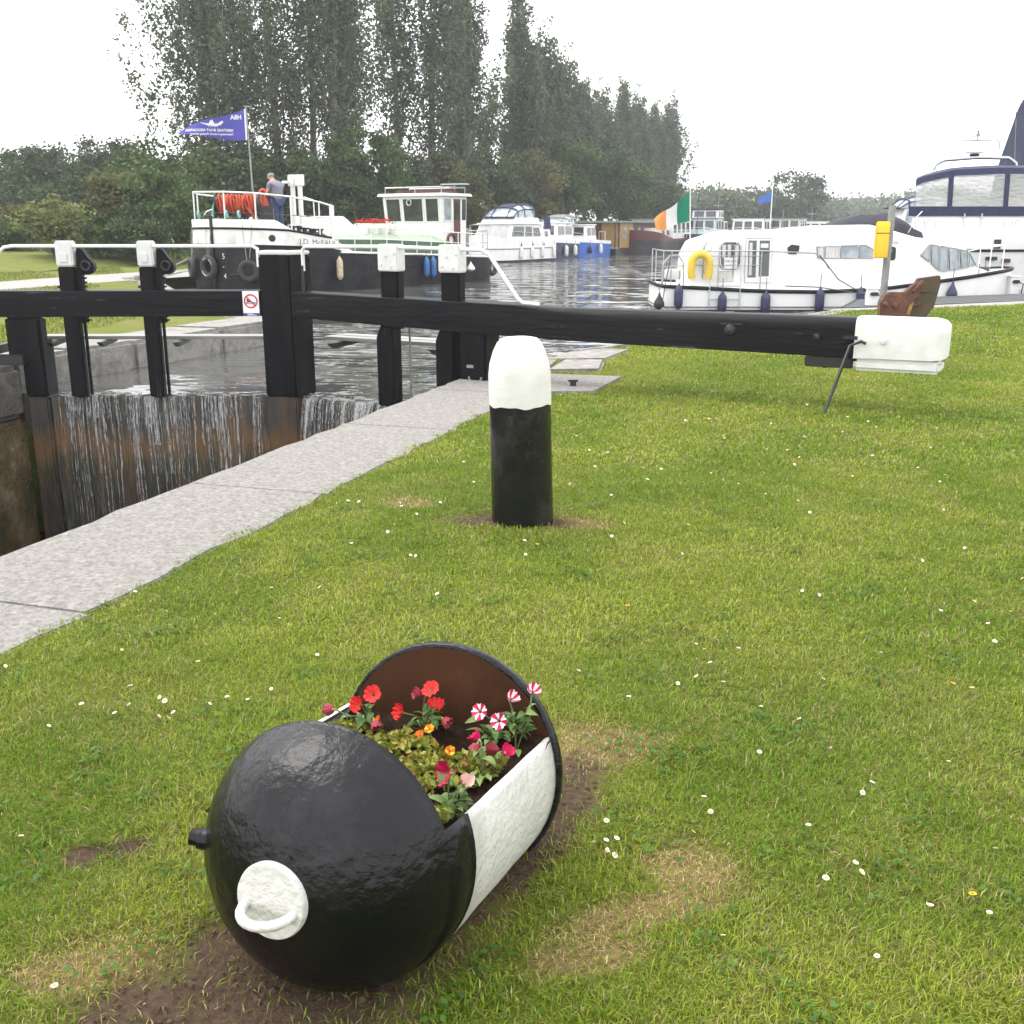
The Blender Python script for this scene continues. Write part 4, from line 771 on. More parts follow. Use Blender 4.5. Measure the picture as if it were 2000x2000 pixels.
for i, (x, y) in enumerate(DP[:250]):
    o = bpy.data.objects.new('daisy', DM[i % 6]); COL.objects.link(o); s = rng.uniform(.8, 1.15) * (1 + .03 * y); o.location = (x, y, -.002); o.rotation_euler = (rng.normal() * .3 + .25, rng.normal() * .3, rng.uniform(0, 6)); o.scale = (s, s, s)
    tag(o, 'small white daisy growing in the lawn', 'daisy', 'daisies scattered over the lawn')
YM = daisy_mesh(31, .010, ('petal_yellow', 'petal_orange'))
for x, y in ((1.55, 3.42), (.12, 5.1), (-.02, 1.42), (1.12, 2.2), (2.55, 5.6), (.5, 4.2)):
    o = bpy.data.objects.new('buttercup', YM); COL.objects.link(o); o.location = (x, y, -.002); o.rotation_euler = (.2, 0, x * 9); tag(o, 'small yellow buttercup growing in the lawn', 'buttercup', 'buttercups in the lawn')
def itp(x, tab): return float(np.interp(x, [a for a, _ in tab], [b_ for _, b_ in tab]))
# ------------------------------------------------------------------ trees
MT['lpop'] = leafmat('poplar_leaf', [(0, (.042, .060, .027)), (.5, (.074, .098, .046)), (1, (.125, .155, .076))], .25, .6)
MT['ldark'] = leafmat('dark_green_leaf', [(0, (.022, .040, .014)), (.5, (.042, .070, .022)), (1, (.075, .11, .035))], .25, .55)
MT['lgreen'] = leafmat('fresh_green_leaf', [(0, (.03, .06, .014)), (.5, (.06, .105, .024)), (1, (.10, .15, .04))], .3, .55)
MT['lolive'] = leafmat('olive_leaf', [(0, (.05, .06, .016)), (.5, (.095, .10, .028)), (1, (.15, .14, .05))], .3, .55)
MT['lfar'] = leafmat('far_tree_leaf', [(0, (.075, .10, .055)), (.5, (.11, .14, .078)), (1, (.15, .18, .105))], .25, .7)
MT['lelder'] = leafmat('elder_leaf', [(0, (.08, .10, .02)), (.5, (.14, .17, .035)), (1, (.20, .22, .06))], .3, .55)
MT['elder'] = mat('cream_blossom', (.66, .64, .50), (.58, .56, .42), 9, .8)
def limb_tree(name, label, loc, h, wdt, nlimb, nleaf, lsize, lm, seed, bark='barkp', group=None, lean=0., base_h=.10, stems=1, tip=.75, cat='tree', narrow=1.0):
    """tall upswept tree: stems, ascending limbs and leaves hung along the limbs"""
    r = np.random.default_rng(seed); rt = thing(name, label, cat, loc, 0, group)
    tb = MB(); C = []; TT = []
    for st in range(stems):
        a0 = r.uniform(0, 6.28); so = (0, 0) if stems == 1 else (wdt * .22 * math.cos(a0 + st * 2.2), wdt * .12 * math.sin(a0 + st * 2.2)); sl = lean + (0 if stems == 1 else .06 * math.cos(a0 + st * 2.2)); sh = h * (1 if st == 0 else r.uniform(.82, .97))
        top = lambda z: Vector((so[0] + sl * z, so[1] + .02 * z * math.sin(a0), z))
        tb.tube([top(sh * q) + Vector((r.normal() * .05 * q, r.normal() * .05 * q, -.15 if q == 0 else 0)) for q in np.linspace(0, .95, 8)], [max(.03, .0115 * sh * (1 - q) + .02) for q in np.linspace(0, .95, 8)], 8)
        nl = nlimb // stems
        for k in range(nl):
            q = base_h + (.62 - base_h) * r.random(); qe = min(.985, q + r.uniform(.26, .46)); a = r.uniform(0, 6.28)
            env = itp(qe, [(0, .35), (.2, .75), (.4, 1.0), (.62, .85), (.82, .46), (.94, .16), (1, .03)]); reach = wdt * .5 * env * r.uniform(.35, 1.08)
            P0 = top(sh * q); Pe = top(sh * qe) + Vector((math.cos(a) * reach, math.sin(a) * reach, 0)); pts = []
            for u in np.linspace(0, 1, 6): pts.append(P0.lerp(Pe, u) + Vector((math.cos(a), math.sin(a), 0)) * (reach * .22 * math.sin(u * math.pi)) + Vector((r.normal() * .08, r.normal() * .08, 0)) * u)
            if k % 2 == 0: tb.tube(pts, [max(.012, .05 * (1 - u)) for u in np.linspace(0, 1, 6)], 5, caps=False)
            PA = np.array([tuple(p) for p in pts]); ncl = 16; per = max(6, int(nleaf / nlimb / ncl))
            for c in range(ncl):
                u = min(.999, .10 + .92 * (c + r.random()) / ncl); i = int(u * 5); f = u * 5 - i; cc = PA[i] * (1 - f) + PA[i + 1] * f
                cc = cc + r.normal(size=3) * np.array([.42, .42, .35]) * (1.15 - .6 * u) * sh / 21; m_ = int(per * r.uniform(.3, 1.7)); C.append(cc + r.normal(size=(m_, 3)) * np.array([.22, .22, .40]) * r.uniform(.55, 1.1) * sh / 21); TT.append(np.clip(r.normal(.5, .16, m_) + .24 * r.normal(), 0, 1))
    tb.build('trunk', bark, rt, smooth=70)
    leaves('crown', np.concatenate(C), lsize, lm, rt, np.concatenate(TT), .6); return rt
def clump_tree(name, label, loc, h, wdt, ncl, nleaf, lsize, lm, seed, trunk_h=.35, bark='bark', group=None, cat='tree', low=0., flat=.8, blossom=0):
    """broad tree or bush: limbs carrying separate leaf clumps with gaps between"""
    r = np.random.default_rng(seed); rt = thing(name, label, cat, loc, 0, group); tb = MB(); C = []; TT = []
    th = h * trunk_h; tb.tube([(0, 0, -.2), (.03 * h * r.normal() * .3, 0, th * .6), (0, 0, th)], [.028 * h + .03, .022 * h + .02, .016 * h + .015], 8)
    for k in range(ncl):
        a = r.uniform(0, 6.28); rad = r.random() ** .5; zz = r.uniform(-1, 1) * math.sqrt(max(0, 1 - rad * rad * .85)); cz = h * (.5 + trunk_h * .45 + low) ; hh = h - cz
        c = np.array([wdt * .5 * rad * math.cos(a) * .86, wdt * .5 * rad * math.sin(a) * .86, cz + hh * .86 * zz if zz > 0 else cz + (cz - th * .75 - low * h * .5) * .9 * zz]); cr_ = wdt * r.uniform(.10, .19)
        if k % 2 == 0: tb.tube([(0, 0, th * r.uniform(.5, 1)), tuple(c * np.array([.45, .45, .5]) + np.array([0, 0, th * .5])), tuple(c)], [.012 * h + .01, .008 * h + .008, .008], 5, caps=False)
        m_ = int(nleaf / ncl * r.uniform(.7, 1.3)); d = r.normal(size=(m_, 3)); d /= np.linalg.norm(d, axis=1)[:, None]; d *= (r.random((m_, 1)) ** .45) * cr_ * np.array([1.15, 1.15, flat]) * (1 + .25 * r.normal(size=(m_, 1)))
        C.append(c + d); TT.append(np.clip(r.normal(.5, .16, m_) + .2 * r.normal(), 0, 1))
    C = np.concatenate(C); C[:, 2] = np.maximum(C[:, 2], .02); tb.build('trunk', bark, rt, smooth=70)
    leaves('crown', C, lsize, lm, rt, np.concatenate(TT), .62)
    if blossom:
        for k in range(blossom):
            c = C[r.integers(len(C))]; c = c + np.array([0, -.16, .12]); b = MB()
            for j in range(14):
                q = c + r.normal(size=3) * np.array([.085, .085, .025]); s = .055; b.add([(q[0] - s, q[1], q[2]), (q[0], q[1] - s, q[2] + .01), (q[0] + s, q[1], q[2]), (q[0], q[1] + s, q[2] + .01)], [(0, 1, 2, 3)])
            o = b.build('blossom', 'elder', rt); o['kind'] = 'stuff'
    return rt
def at(px, t): return ((px - 1000) / 2050 * t, t * 1.02, 0)      # ground spot seen at a column of the photograph, t metres out
PG = 'poplars along the harbour bank'
PLB = 'tall poplar with upswept grey-green branches in the row behind the moored boats'
# the big near poplars
limb_tree('poplar_tree', 'huge spreading poplar with leaning outer limbs behind the blue pennant', at(440, 63), 24, 10.0, 100, 34000, .115, 'lpop', 21, group=PG, lean=-.04, stems=3)
limb_tree('poplar_tree', 'broad many-stemmed poplar rising behind the barge bow and its worker', at(600, 66), 25, 8.8, 100, 32000, .115, 'lpop', 22, group=PG, stems=3)
limb_tree('poplar_tree', 'slender poplar leaning right, behind the barge deck', at(668, 71), 20, 5, 46, 13000, .115, 'lpop', 26, group=PG, lean=.06)
limb_tree('poplar_tree', 'tall narrow poplar directly behind the barge wheelhouse', at(805, 76), 24, 6.6, 70, 23000, .135, 'lpop', 23, group=PG, stems=2)
limb_tree('poplar_tree', 'tall full poplar behind the white cruiser with the domed canopy', at(925, 85), 21.6, 6.4, 70, 23000, .145, 'lpop', 24, group=PG, stems=2)
pp0 = limb_tree('poplar_tree', PLB, at(1012, 92), 21.0, 6.6, 68, 19000, .16, 'lpop', 25, group=PG)
pp1 = limb_tree('poplar_tree', PLB, at(1062, 100), 19.0, 7, 68, 18000, .17, 'lpop', 27, group=PG)
for k, (px, t, h) in enumerate([(1100, 107, 18.0), (1140, 114, 16.6), (1165, 121, 17.0), (1206, 128, 18.4), (1240, 136, 18.0), (1268, 142, 17.4), (1293, 149, 18.8), (1030, 96, 15), (1090, 103, 14.5)]):
    src = pp0 if k % 2 else pp1; s = h / (21 if k % 2 else 19); x, y, z = at(px, t); dup(src, (x, y, 0), k * 1.3, scale=(s * 1.1, s * 1.1, s))
# greener trees and bushes under the poplars
BG = 'bushy trees under the poplars'
for k, (px, t, h, wd, lm, lb, lw) in enumerate([
    (330, 56, 6.2, 5.2, 'lgreen', 'fresh green bushy tree beside the barge bow', 0), (395, 58, 5.6, 4.4, 'ldark', 'dark green bush behind the bow railing', 0), (470, 58, 6.2, 5, 'ldark', 'dark leafy tree behind the orange rope drum', 0),
    (560, 60, 6.0, 5, 'ldark', 'dark leafy tree behind the worker on the barge', 0), (640, 62, 5.6, 5, 'ldark', 'dark leafy tree behind the white deck skylight', 0), (715, 64, 7.4, 5.4, 'lgreen', 'rounded mid-green tree left of the barge wheelhouse', 0),
    (790, 70, 6, 5, 'ldark', 'dark bushy tree behind the wheelhouse roof', 0), (880, 74, 6.4, 5.6, 'lolive', 'olive green bushy tree right of the wheelhouse', 0), (960, 80, 7, 6, 'ldark', 'dark bushy tree behind the domed canopy', 0),
    (1030, 86, 7.6, 6.4, 'lolive', 'olive bushy tree between the canopied cruiser and the blue boat', 0), (1100, 92, 9.2, 7, 'lgreen', 'mid-green bushy tree above the blue boat', .05), (1170, 100, 9.8, 7, 'ldark', 'dark rounded tree above the timber houseboat', .05),
    (1222, 106, 8.6, 6.4, 'lgreen', 'bright green rounded tree left of the Irish tricolour', 0), (1275, 122, 7, 7, 'ldark', 'dark low tree behind the red barge', 0)]):
    x, y, z = at(px, t); clump_tree('bushy_tree', lb, (x, y, 0), h, wd, 46, 9500, .105 + t * .0004, lm, 200 + k, .30, group=BG, low=lw - .06)
# wood at the left
LG = 'trees and bushes of the hedge by the towpath'
for k, (px, t, h, wd, lm, lb, th, ls) in enumerate([
    (20, 68, 4.6, 6, 'ldark', 'dark feathery tree at the end of the hedge', .45, .15), (88, 70, 6.3, 5.0, 'ldark', 'tall dark hedge tree with bare stems showing', .5, .15), (150, 72, 6.4, 5.2, 'ldark', 'dark brownish-green hedge tree in the middle of the wood', .42, .15),
    (235, 68, 6.8, 6.0, 'ldark', 'tallest rounded hedge tree left of the poplars', .35, .15), (300, 60, 5.2, 4.2, 'lgreen', 'mid-green hedge tree left of the leaning poplar', .3, .15),
    (-40, 62, 4.2, 6, 'ldark', 'dark tree at the left end of the wood', .35, .15)]):
    x, y, z = at(px, t); clump_tree('hedge_tree', lb, (x, y, .3), h, wd, 44, 10000, ls * .75, lm, 300 + k, th, group=LG)
for k, (px, t, h, wd, lm, lb, ls) in enumerate([
    (-20, 50, 2.6, 4.2, 'ldark', 'low dark bush at the left end of the hedge', .10), (40, 49, 2.4, 3, 'lolive', 'low brownish bush left of the elder', .10), (190, 47, 2.6, 2.8, 'ldark', 'dark bush right of the flowering elder', .10),
    (250, 46, 4.1, 3.6, 'lolive', 'large olive-yellow willow bush before the wood', .12), (312, 45, 3.6, 3.0, 'lgreen', 'green bush beside the barge bow rail', .11), (355, 47, 3.8, 3.0, 'lgreen', 'dense green bush behind the barge bow', .11), (215, 44, 1.7, 2.2, 'lgreen', 'small green bush at the foot of the willow', .09),
    (290, 43, 1.6, 2.4, 'ldark', 'small dark bush at the hedge foot near the barge', .09), (20, 47, 1.5, 2.6, 'lgreen', 'small green bush at the hedge foot', .09), (60, 60, 3.6, 4, 'ldark', 'dark bush under the bare-stemmed tree', .12), (150, 58, 4.0, 4, 'ldark', 'shaded bush behind the elder', .12), (-60, 55, 4, 5, 'ldark', 'shaded bush at the far left of the hedge', .12)]):
    x, y, z = at(px, t); clump_tree('hedge_bush', lb, (x, y, .35), h, wd, 34, 6500, ls * .8, lm, 330 + k, .12, group=LG, cat='bush', low=-.05)
x, y, z = at(112, 42.5); clump_tree('elder_bush', 'flowering elder bush with cream blossom heads by the towpath', (x, y, .3), 2.5, 2.5, 34, 5200, .075, 'lelder', 390, .12, cat='bush', low=-.05, blossom=110)
# far trees beyond the marina
FG = 'far trees beyond the marina'
for k, (px, t, h, wd, lb) in enumerate([(1335, 190, 7.5, 12, 'far tree just right of the Irish tricolour'), (1385, 185, 8.5, 13, 'pale green far tree above the tender boats'), (1432, 185, 8.2, 12, 'far tree left of the blue club flag'), (1470, 188, 8, 10, 'far tree under the tall round oak'),
    (1540, 180, 11.4, 10, 'tall round oak standing above the far tree line'), (1585, 240, 8.5, 16, 'far tree right of the tall round oak'), (1650, 290, 8.6, 22, 'far tree below the pale house'), (1720, 290, 9.6, 20, 'far tree right of the pale house'), (1780, 280, 11, 18, 'far tree behind the small blue-canopied cruiser'), (1850, 280, 11.5, 18, 'far tree behind the large blue-canopied cruiser'),
    (1305, 170, 7.0, 10, 'far tree at the end of the poplar row'), (1620, 262, 7.0, 14, 'low far tree right of the oak'), (1930, 280, 10, 20, 'far tree beyond the radar arch'), (2010, 280, 10, 20, 'far tree at the right end of the tree line')]):
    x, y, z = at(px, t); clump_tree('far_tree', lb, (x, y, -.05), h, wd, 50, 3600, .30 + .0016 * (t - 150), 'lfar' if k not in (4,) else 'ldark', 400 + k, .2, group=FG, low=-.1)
# shrubs along the poplar bank
HB = MB(); bn = 9000; u = rng.random(bn); pth = np.array([(-17, 52), (-9, 66), (0, 86), (10, 108), (20, 132), (30, 160)]); idx = u * 4.999; i = idx.astype(int); f = (idx - i)[:, None]; C = pth[i] * (1 - f) + pth[i + 1] * f
C = np.concatenate([C + rng.normal(size=(bn, 2)) * .8, (rng.random((bn, 1)) ** 1.3) * (2.0 + .8 * np.sin(u * 60))[:, None]], 1)
o = leaves('undergrowth', C, .22, 'lgreen', None, np.clip(rng.normal(.4, .2, bn), 0, 1)); o['kind'] = 'stuff'; o['label'] = 'low green undergrowth along the poplar bank'; o['category'] = 'undergrowth'
# rough grass fringe at the hedge foot
bn = 3000; px = rng.uniform(-60, 420, bn); tt = 44 - (px < 200) * (200 - px) * -.02 + rng.normal(size=bn) * .6; C = np.stack([(px - 1000) / 2050 * tt, tt * 1.02, .35 + rng.random(bn) * .45], 1)
o = leaves('hedge_grass', C, .13, 'lgreen', None, np.clip(rng.normal(.6, .2, bn), 0, 1), .25, -1.5); o['kind'] = 'stuff'; o['label'] = 'long rough grass at the foot of the hedge'; o['category'] = 'grass'
# pale house on the far rise
x, y, z = at(1655, 320); HS = thing('house', 'pale distant house among the far trees', 'house', (x, y, 4.0))
MB().box(-4, 4, -3, 3, -4, 3.2).build('wall', 'house', HS); MB().prism([(-4.4, 3.2), (4.4, 3.2), (2.2, 5.4), (-2.2, 5.4)], lambda a, c, t: (a, t, c), -3.4, 3.4).build('roof', 'slate', HS)
for wx in (-2.4, 0, 2.4): MB().box(wx - .5, wx + .5, -3.05, -3.0, .6, 2).build('window', 'glass', HS)
# ------------------------------------------------------------------ generic boat pieces
def planline(L, W, bow, stern, n=26, ex=2.4, xs=2.6):
    """outline from the stern along +y, round the bow (x=0) and back along -y"""
    def hw(x):
        w1 = 1 if x >= bow else (1 - (1 - x / bow) ** ex) ** (1 / ex)
        d = L - x; w2 = 1 if d >= stern else (1 - (1 - d / stern) ** xs) ** (1 / xs)
        return W * min(w1, w2)
    X = [bow * (1 - math.cos(q)) for q in np.linspace(0, math.pi / 2, n)]; X += list(np.linspace(bow, L - stern, 10)[1:-1]); X += [L - stern * (1 - math.sin(q)) for q in np.linspace(0, math.pi / 2, 8)]
    up = [(x, hw(x)) for x in X]; return up[::-1] + [(x, -y) for x, y in up[1:]], hw
def sweep(line, levels, mi=None, mb=None):
    """levels: list of (fn z(x), inset factor)"""
    b = mb or MB(); b.grid([[(x + (1 - k) * .0, y * k, f(x)) for x, y in line] for f, k in levels]); return b
def quadpatch(b, q, u0, u1, v0, v1, off, th, mi=0):
    A, B_, C_, D_ = [Vector(p) for p in q]; nrm = (B_ - A).cross(D_ - A).normalized()
    P = lambda u, v: A * (1 - u) * (1 - v) + B_ * u * (1 - v) + C_ * u * v + D_ * (1 - u) * v
    c = [P(u0, v0), P(u1, v0), P(u1, v1), P(u0, v1)]; vs = [p + nrm * (off - th) for p in c] + [p + nrm * off for p in c]
    return b.add(vs, [(3, 2, 1, 0), (4, 5, 6, 7), (0, 1, 5, 4), (1, 2, 6, 5), (2, 3, 7, 6), (3, 0, 4, 7)], mi)
def window(par, q, u0, u1, v0, v1, glass='glass', frame='chrome', fw=.03, name='window'):
    """glass pane with a proud frame on the face q (4 corners, counter-clockwise seen from outside)"""
    b = MB(); quadpatch(b, q, u0, u1, v0, v1, .012, .05); g = b.build(name, glass, par)
    A, B_, C_, D_ = [Vector(p) for p in q]; du = fw / max((B_ - A).length, .01); dv = fw / max((D_ - A).length, .01); b = MB()
    quadpatch(b, q, u0 - du, u1 + du, v1, v1 + dv, .025, .05); quadpatch(b, q, u0 - du, u1 + du, v0 - dv, v0, .025, .05); quadpatch(b, q, u0 - du, u0, v0, v1, .025, .05); quadpatch(b, q, u1, u1 + du, v0, v1, .025, .05)
    b.build('frame', frame, g); return g
def house(par, name, x0, x1, w_, z0, z1, rb=0., rf=0., ri=.05, mt='boatw', side=(), front=(), back=(), glass='glass', frame='whitep', roof=None, roofmat=None, bevel=.03):
    """superstructure block; side/front/back: list of (u0,u1,v0,v1) windows. +x faces the bow"""
    lo = [(x0, -w_, z0), (x1, -w_, z0), (x1, w_, z0), (x0, w_, z0)]; hi = [(x0 + rb, -w_ + ri, z1), (x1 - rf, -w_ + ri, z1), (x1 - rf, w_ - ri, z1), (x0 + rb, w_ - ri, z1)]
    b = MB(); b.add(lo + hi, [(3, 2, 1, 0), (4, 5, 6, 7), (0, 1, 5, 4), (1, 2, 6, 5), (2, 3, 7, 6), (3, 0, 4, 7)]); b.build(name, mt, par, bevel=bevel, smooth=40)
    for s in side:
        window(par, [lo[0], lo[1], hi[1], hi[0]], *s, glass=glass, frame=frame); window(par, [lo[2], lo[3], hi[3], hi[2]], 1 - s[1], 1 - s[0], s[2], s[3], glass=glass, frame=frame)
    for s in front: window(par, [lo[1], lo[2], hi[2], hi[1]], *s, glass=glass, frame=frame)
    for s in back: window(par, [lo[3], lo[0], hi[0], hi[3]], *s, glass=glass, frame=frame)
    if roof:
        b = MB(); o = roof; h = .07; b.add([(x0 + rb - o, -w_ + ri - o, z1), (x1 - rf + o, -w_ + ri - o, z1), (x1 - rf + o, w_ - ri + o, z1), (x0 + rb - o, w_ - ri + o, z1), (x0 + rb - o, -w_ + ri - o, z1 + h), (x1 - rf + o, -w_ + ri - o, z1 + h), (x1 - rf + o, w_ - ri + o, z1 + h), (x0 + rb - o, w_ - ri + o, z1 + h)], [(3, 2, 1, 0), (4, 5, 6, 7), (0, 1, 5, 4), (1, 2, 6, 5), (2, 3, 7, 6), (3, 0, 4, 7)]); b.build(name + '_roof', roofmat or mt, par, bevel=.02, smooth=40)
def rails(par, pts, zt, zb, mt='chrome', r=.014, mids=(), name='railing'):
    """one rail with its stanchions; pts (x,y,zbase)"""
    b = MB(); b.tube([(x, y, z + zt) for x, y, z in pts], r, 6)
    for f in mids: b.tube([(x, y, z + zt * f) for x, y, z in pts], r * .7, 5)
    b.build(name, mt, par, smooth=60)
    for x, y, z in pts: c = MB(); c.tube([(x, y, z - zb), (x, y, z + zt)], r * .95, 6); c.build('stanchion', mt, par, smooth=60)
def fender(label, loc, L=.5, r=.1, mt='fendnavy', drop=.35, kind='tube', group='boat fenders', tilt=0.):
    rt = thing('fender', label, 'fender', loc, 0, group); b = MB()
    if kind == 'tube': b.lathe([(.02, -L / 2 - .03), (r * .55, -L / 2), (r * .92, -L / 2 + .06), (r, -L / 2 + .12), (r, L / 2 - .12), (r * .92, L / 2 - .06), (r * .5, L / 2), (.025, L / 2 + .05), (.02, L / 2 + .07)], 14)
    else: b.lathe([(.01, -L / 2), (r * .6, -L / 2 + .04), (r, -L / 2 + L * .28), (r * .93, -L / 2 + L * .5), (r * .5, L / 2 - L * .2), (.03, L / 2), (.02, L / 2 + .05)], 14)
    b.build('body', mt, rt, smooth=60); b = MB(); b.tube([(0, 0, L / 2 + .03), (0, .02, L / 2 + drop)], .009, 5); b.build('lanyard', 'roped', rt); rt.rotation_euler = (0, tilt, 0); return rt
def hull(par, L, W, zs, bands, bow=2.2, stern=.5, ex=1.9, xs=4, flare=.9, deck='boatw'):
    """bands: list of (name, z0fn, z1fn, mat) from keel to gunwale; x=0 at the bow"""
    line, hw = planline(L, W, bow, stern, 22, ex, xs)
    for nm, f0, f1, mt in bands:
        k0 = flare if nm == bands[0][0] else 1; sweep(line, [(f0, k0), (f1, 1)]).build(nm, mt, par, smooth=50)
    zt = bands[-1][2]; m_ = len(line); half = line[:m_ // 2 + 1]; b = MB(); b.grid([[(x, y * f, zt(x) - .012) for f in (1, .5, 0, -.5, -1)] for x, y in half]); b.build('deck', deck, par); return hw
K = lambda c: (lambda x: c)

# ------------------------------------------------------------------ heritage barge
BX, BY, BRZ = -8.7, 31.5, R(55)
BA = thing('barge', 'black and white steel heritage barge with green deck cabin moored behind the gate', 'barge', (BX, BY, WZ), BRZ)
def BW(x, y, z): c, s = math.cos(BRZ), math.sin(BRZ); return (BX + c * x - s * y, BY + s * x + c * y, z)
ZO = -WZ       # local z = world z + .35
line, bhw = planline(12, 1.95, 1.9, 1.5, 30, 2.4, 2.4)
zb = lambda x: itp(x, [(0, 1.06), (1.5, 1.0), (3.16, .92), (3.2, .78), (7, .63), (11, .46), (12, .48)]) + ZO
zr = lambda x: itp(x, [(0, 1.52), (1.2, 1.46), (3.16, 1.20), (3.2, .84), (7, .69), (11, .52), (12, .54)]) + ZO
zk = lambda x: itp(x, [(0, 1.77), (.85, 1.75), (1.35, 1.47), (3.16, 1.205), (3.2, .845), (12, .545)]) + ZO
sweep(line, [(K(-.5), .93), (K(.05), .985), (lambda x: (zb(x) + .05) / 2, 1), (zb, 1)]).build('black_hull', 'bargek', BA, smooth=40)
sweep(line, [(zb, 1.0), (lambda x: zb(x) + .002, 1.008), (zr, 1.008)]).build('white_band', 'bargew', BA, smooth=40)
bl = [p for p in line if p[0] < 1.42]
b = MB(); b.grid([[(x, y * k, f(x)) for x, y in bl] for f, k in ((zr, 1.0), (zk, 1.0), (zk, .965), (lambda x: zr(x) - .05, .965))]); b.build('bow_bulwark', 'bargew', BA, smooth=40)
b = MB(); rl = [p for p in line if p[0] < 3.2]; b.tube([(x * 1.0 - (.02 if x < .5 else 0), y * 1.012, zr(x)) for x, y in rl], .032, 6); b.build('rubbing_strake', 'bargek', BA, smooth=60)
b = MB(); rl = [p for p in line if p[0] < 3.14]; b.tube([(x - (.015 if x < .5 else 0), y * 1.012, zb(x)) for x, y in rl], .02, 6); b.build('lower_strake', 'bargek', BA, smooth=60)
for s in (1, -1): b = MB(); b.tube([(x, s * bhw(x) * 1.012, zb(x) + .03) for x in np.linspace(3.25, 11.6, 14)], .035, 6); b.build('gunwale_strake', 'bargew', BA, smooth=60)
half = line[:len(line) // 2 + 1]; b = MB()
b.grid([[(x, y * f * .965, zr(x) + .04 * (1 - f * f) - .01) for f in (1, .5, 0, -.5, -1)] for x, y in half if x < 3.17]); b.build('fore_deck', 'deck', BA, smooth=50)
b = MB(); b.grid([[(x, y * f * .97, zr(x) - .12) for f in (1, .5, 0, -.5, -1)] for x, y in half if x > 3.17]); b.build('side_deck', 'galv', BA)
MB().box(3.17, 3.2, -1.93, 1.93, .7 + ZO, 1.2 + ZO).build('deck_break', 'bargew', BA)
MB().box(-.05, .03, -.045, .045, -.4, 1.86 + ZO).build('stem_bar', 'black', BA, bevel=.01)
def bowpt(yl):      # point and outward normal on the bow at lateral yl
    x = next(xx for xx in np.linspace(0, 1.9, 400) if bhw(xx) >= abs(yl)); d = .01; y0, y1 = bhw(x), bhw(x + d); s = 1 if yl >= 0 else -1
    t_ = Vector((d, s * (y1 - y0), 0)).normalized(); nrm = Vector((t_.y * s * -1, t_.x * s, 0)) if False else Vector((-abs(t_.y), s * abs(t_.x), 0)); return Vector((x, yl, 0)), nrm.normalized()
for yl, z, r_ in ((-1.68, 1.24, .10), (1.72, 1.22, .10)):
    p, nn = bowpt(yl); rot = nn.to_track_quat('Z', 'Y').to_matrix(); b = MB(); b.lathe([(r_, -.02), (r_, .018), (r_ * .8, .022), (.001, .022)], 20); b.v = [tuple(rot @ Vector(v) + p + Vector((0, 0, z + ZO))) for v in b.v]; b.build('hawse_hole', 'ink', BA, smooth=40)
# lettering and draught marks
vs, fs = text('J.D. McFAUl', .23); fx = 2.28; sgn = -1
b = MB(); b.add([(fx + x * 1.28, -1.972, 1.01 - .075 * x + y + ZO + .02) for x, y, z in vs], fs); b.build('name_lettering', 'greyink', BA)
for yl, body, z in ((-.42, '5', .66), (-.44, '4', .10), (.20, '4', .08), (-.40, '-', .38)):
    p, nn = bowpt(yl); tx = Vector((-nn.y, nn.x, 0)) ; tx = tx if tx.y < 0 else -tx; vs, fs = text(body, .22); b = MB(); b.add([tuple(p * 1.0 + nn * .025 + tx * x + Vector((0, 0, z + y + ZO))) for x, y, zz in vs], fs); b.build('draught_mark', 'whitep', BA)
p, nn = bowpt(-1.35); tx = Vector((nn.y, -nn.x, 0)); tx = tx if tx.y < 0 else -tx
b = MB(); b.prism([(-.42, .16), (-.1, .78), (.05, .80), (.48, .30), (.48, .22), (.1, .20)], lambda a, c, t_: tuple(p + tx * a + nn * t_ + Vector((0, 0, c + ZO))), .01, .14); b.build('anchor_fluke', 'bargek', BA, bevel=.02)
b = MB(); b.tube([tuple(p + tx * -.75 + nn * .08 + Vector((0, 0, .2 + ZO))), tuple(p + tx * .6 + nn * .1 + Vector((0, 0, .26 + ZO)))], .035, 6); b.build('anchor_stock', 'bargek', BA)
# bow rail
rp = [(1.6, 1.75), (.75, 1.6), (.10, .95), (.02, -.5), (.35, -1.45), (1.4, -1.78), (2.5, -1.82), (3.05, -1.84)]
rt_ = [2.46, 2.50, 2.54, 2.52, 2.48, 2.40, 2.27, 2.16]
b = MB(); b.tube([(x + .08, y * .98, z + ZO) for (x, y), z in zip(rp, rt_)], .026, 8); b.build('bow_rail', 'rail', BA, smooth=60)
for (x, y), z in zip(rp, rt_): b = MB(); b.tube([(x + .08, y * .98, (zk(x) if x < 1.35 else zr(x)) - .04), (x + .08, y * .98, z + ZO)], .024, 6); b.build('stanchion', 'rail', BA, smooth=60)
b = MB(); b.tube([(x + .08, y * .98, 1.95 - .05 * max(0, x) + ZO) for (x, y) in rp], .010, 5); b.build('rail_wire', 'roped', BA)
MB().box(2.98, 3.12, -1.88, -1.80, .85 + ZO, 2.18 + ZO).build('rail_end_post', 'rail', BA, bevel=.008)
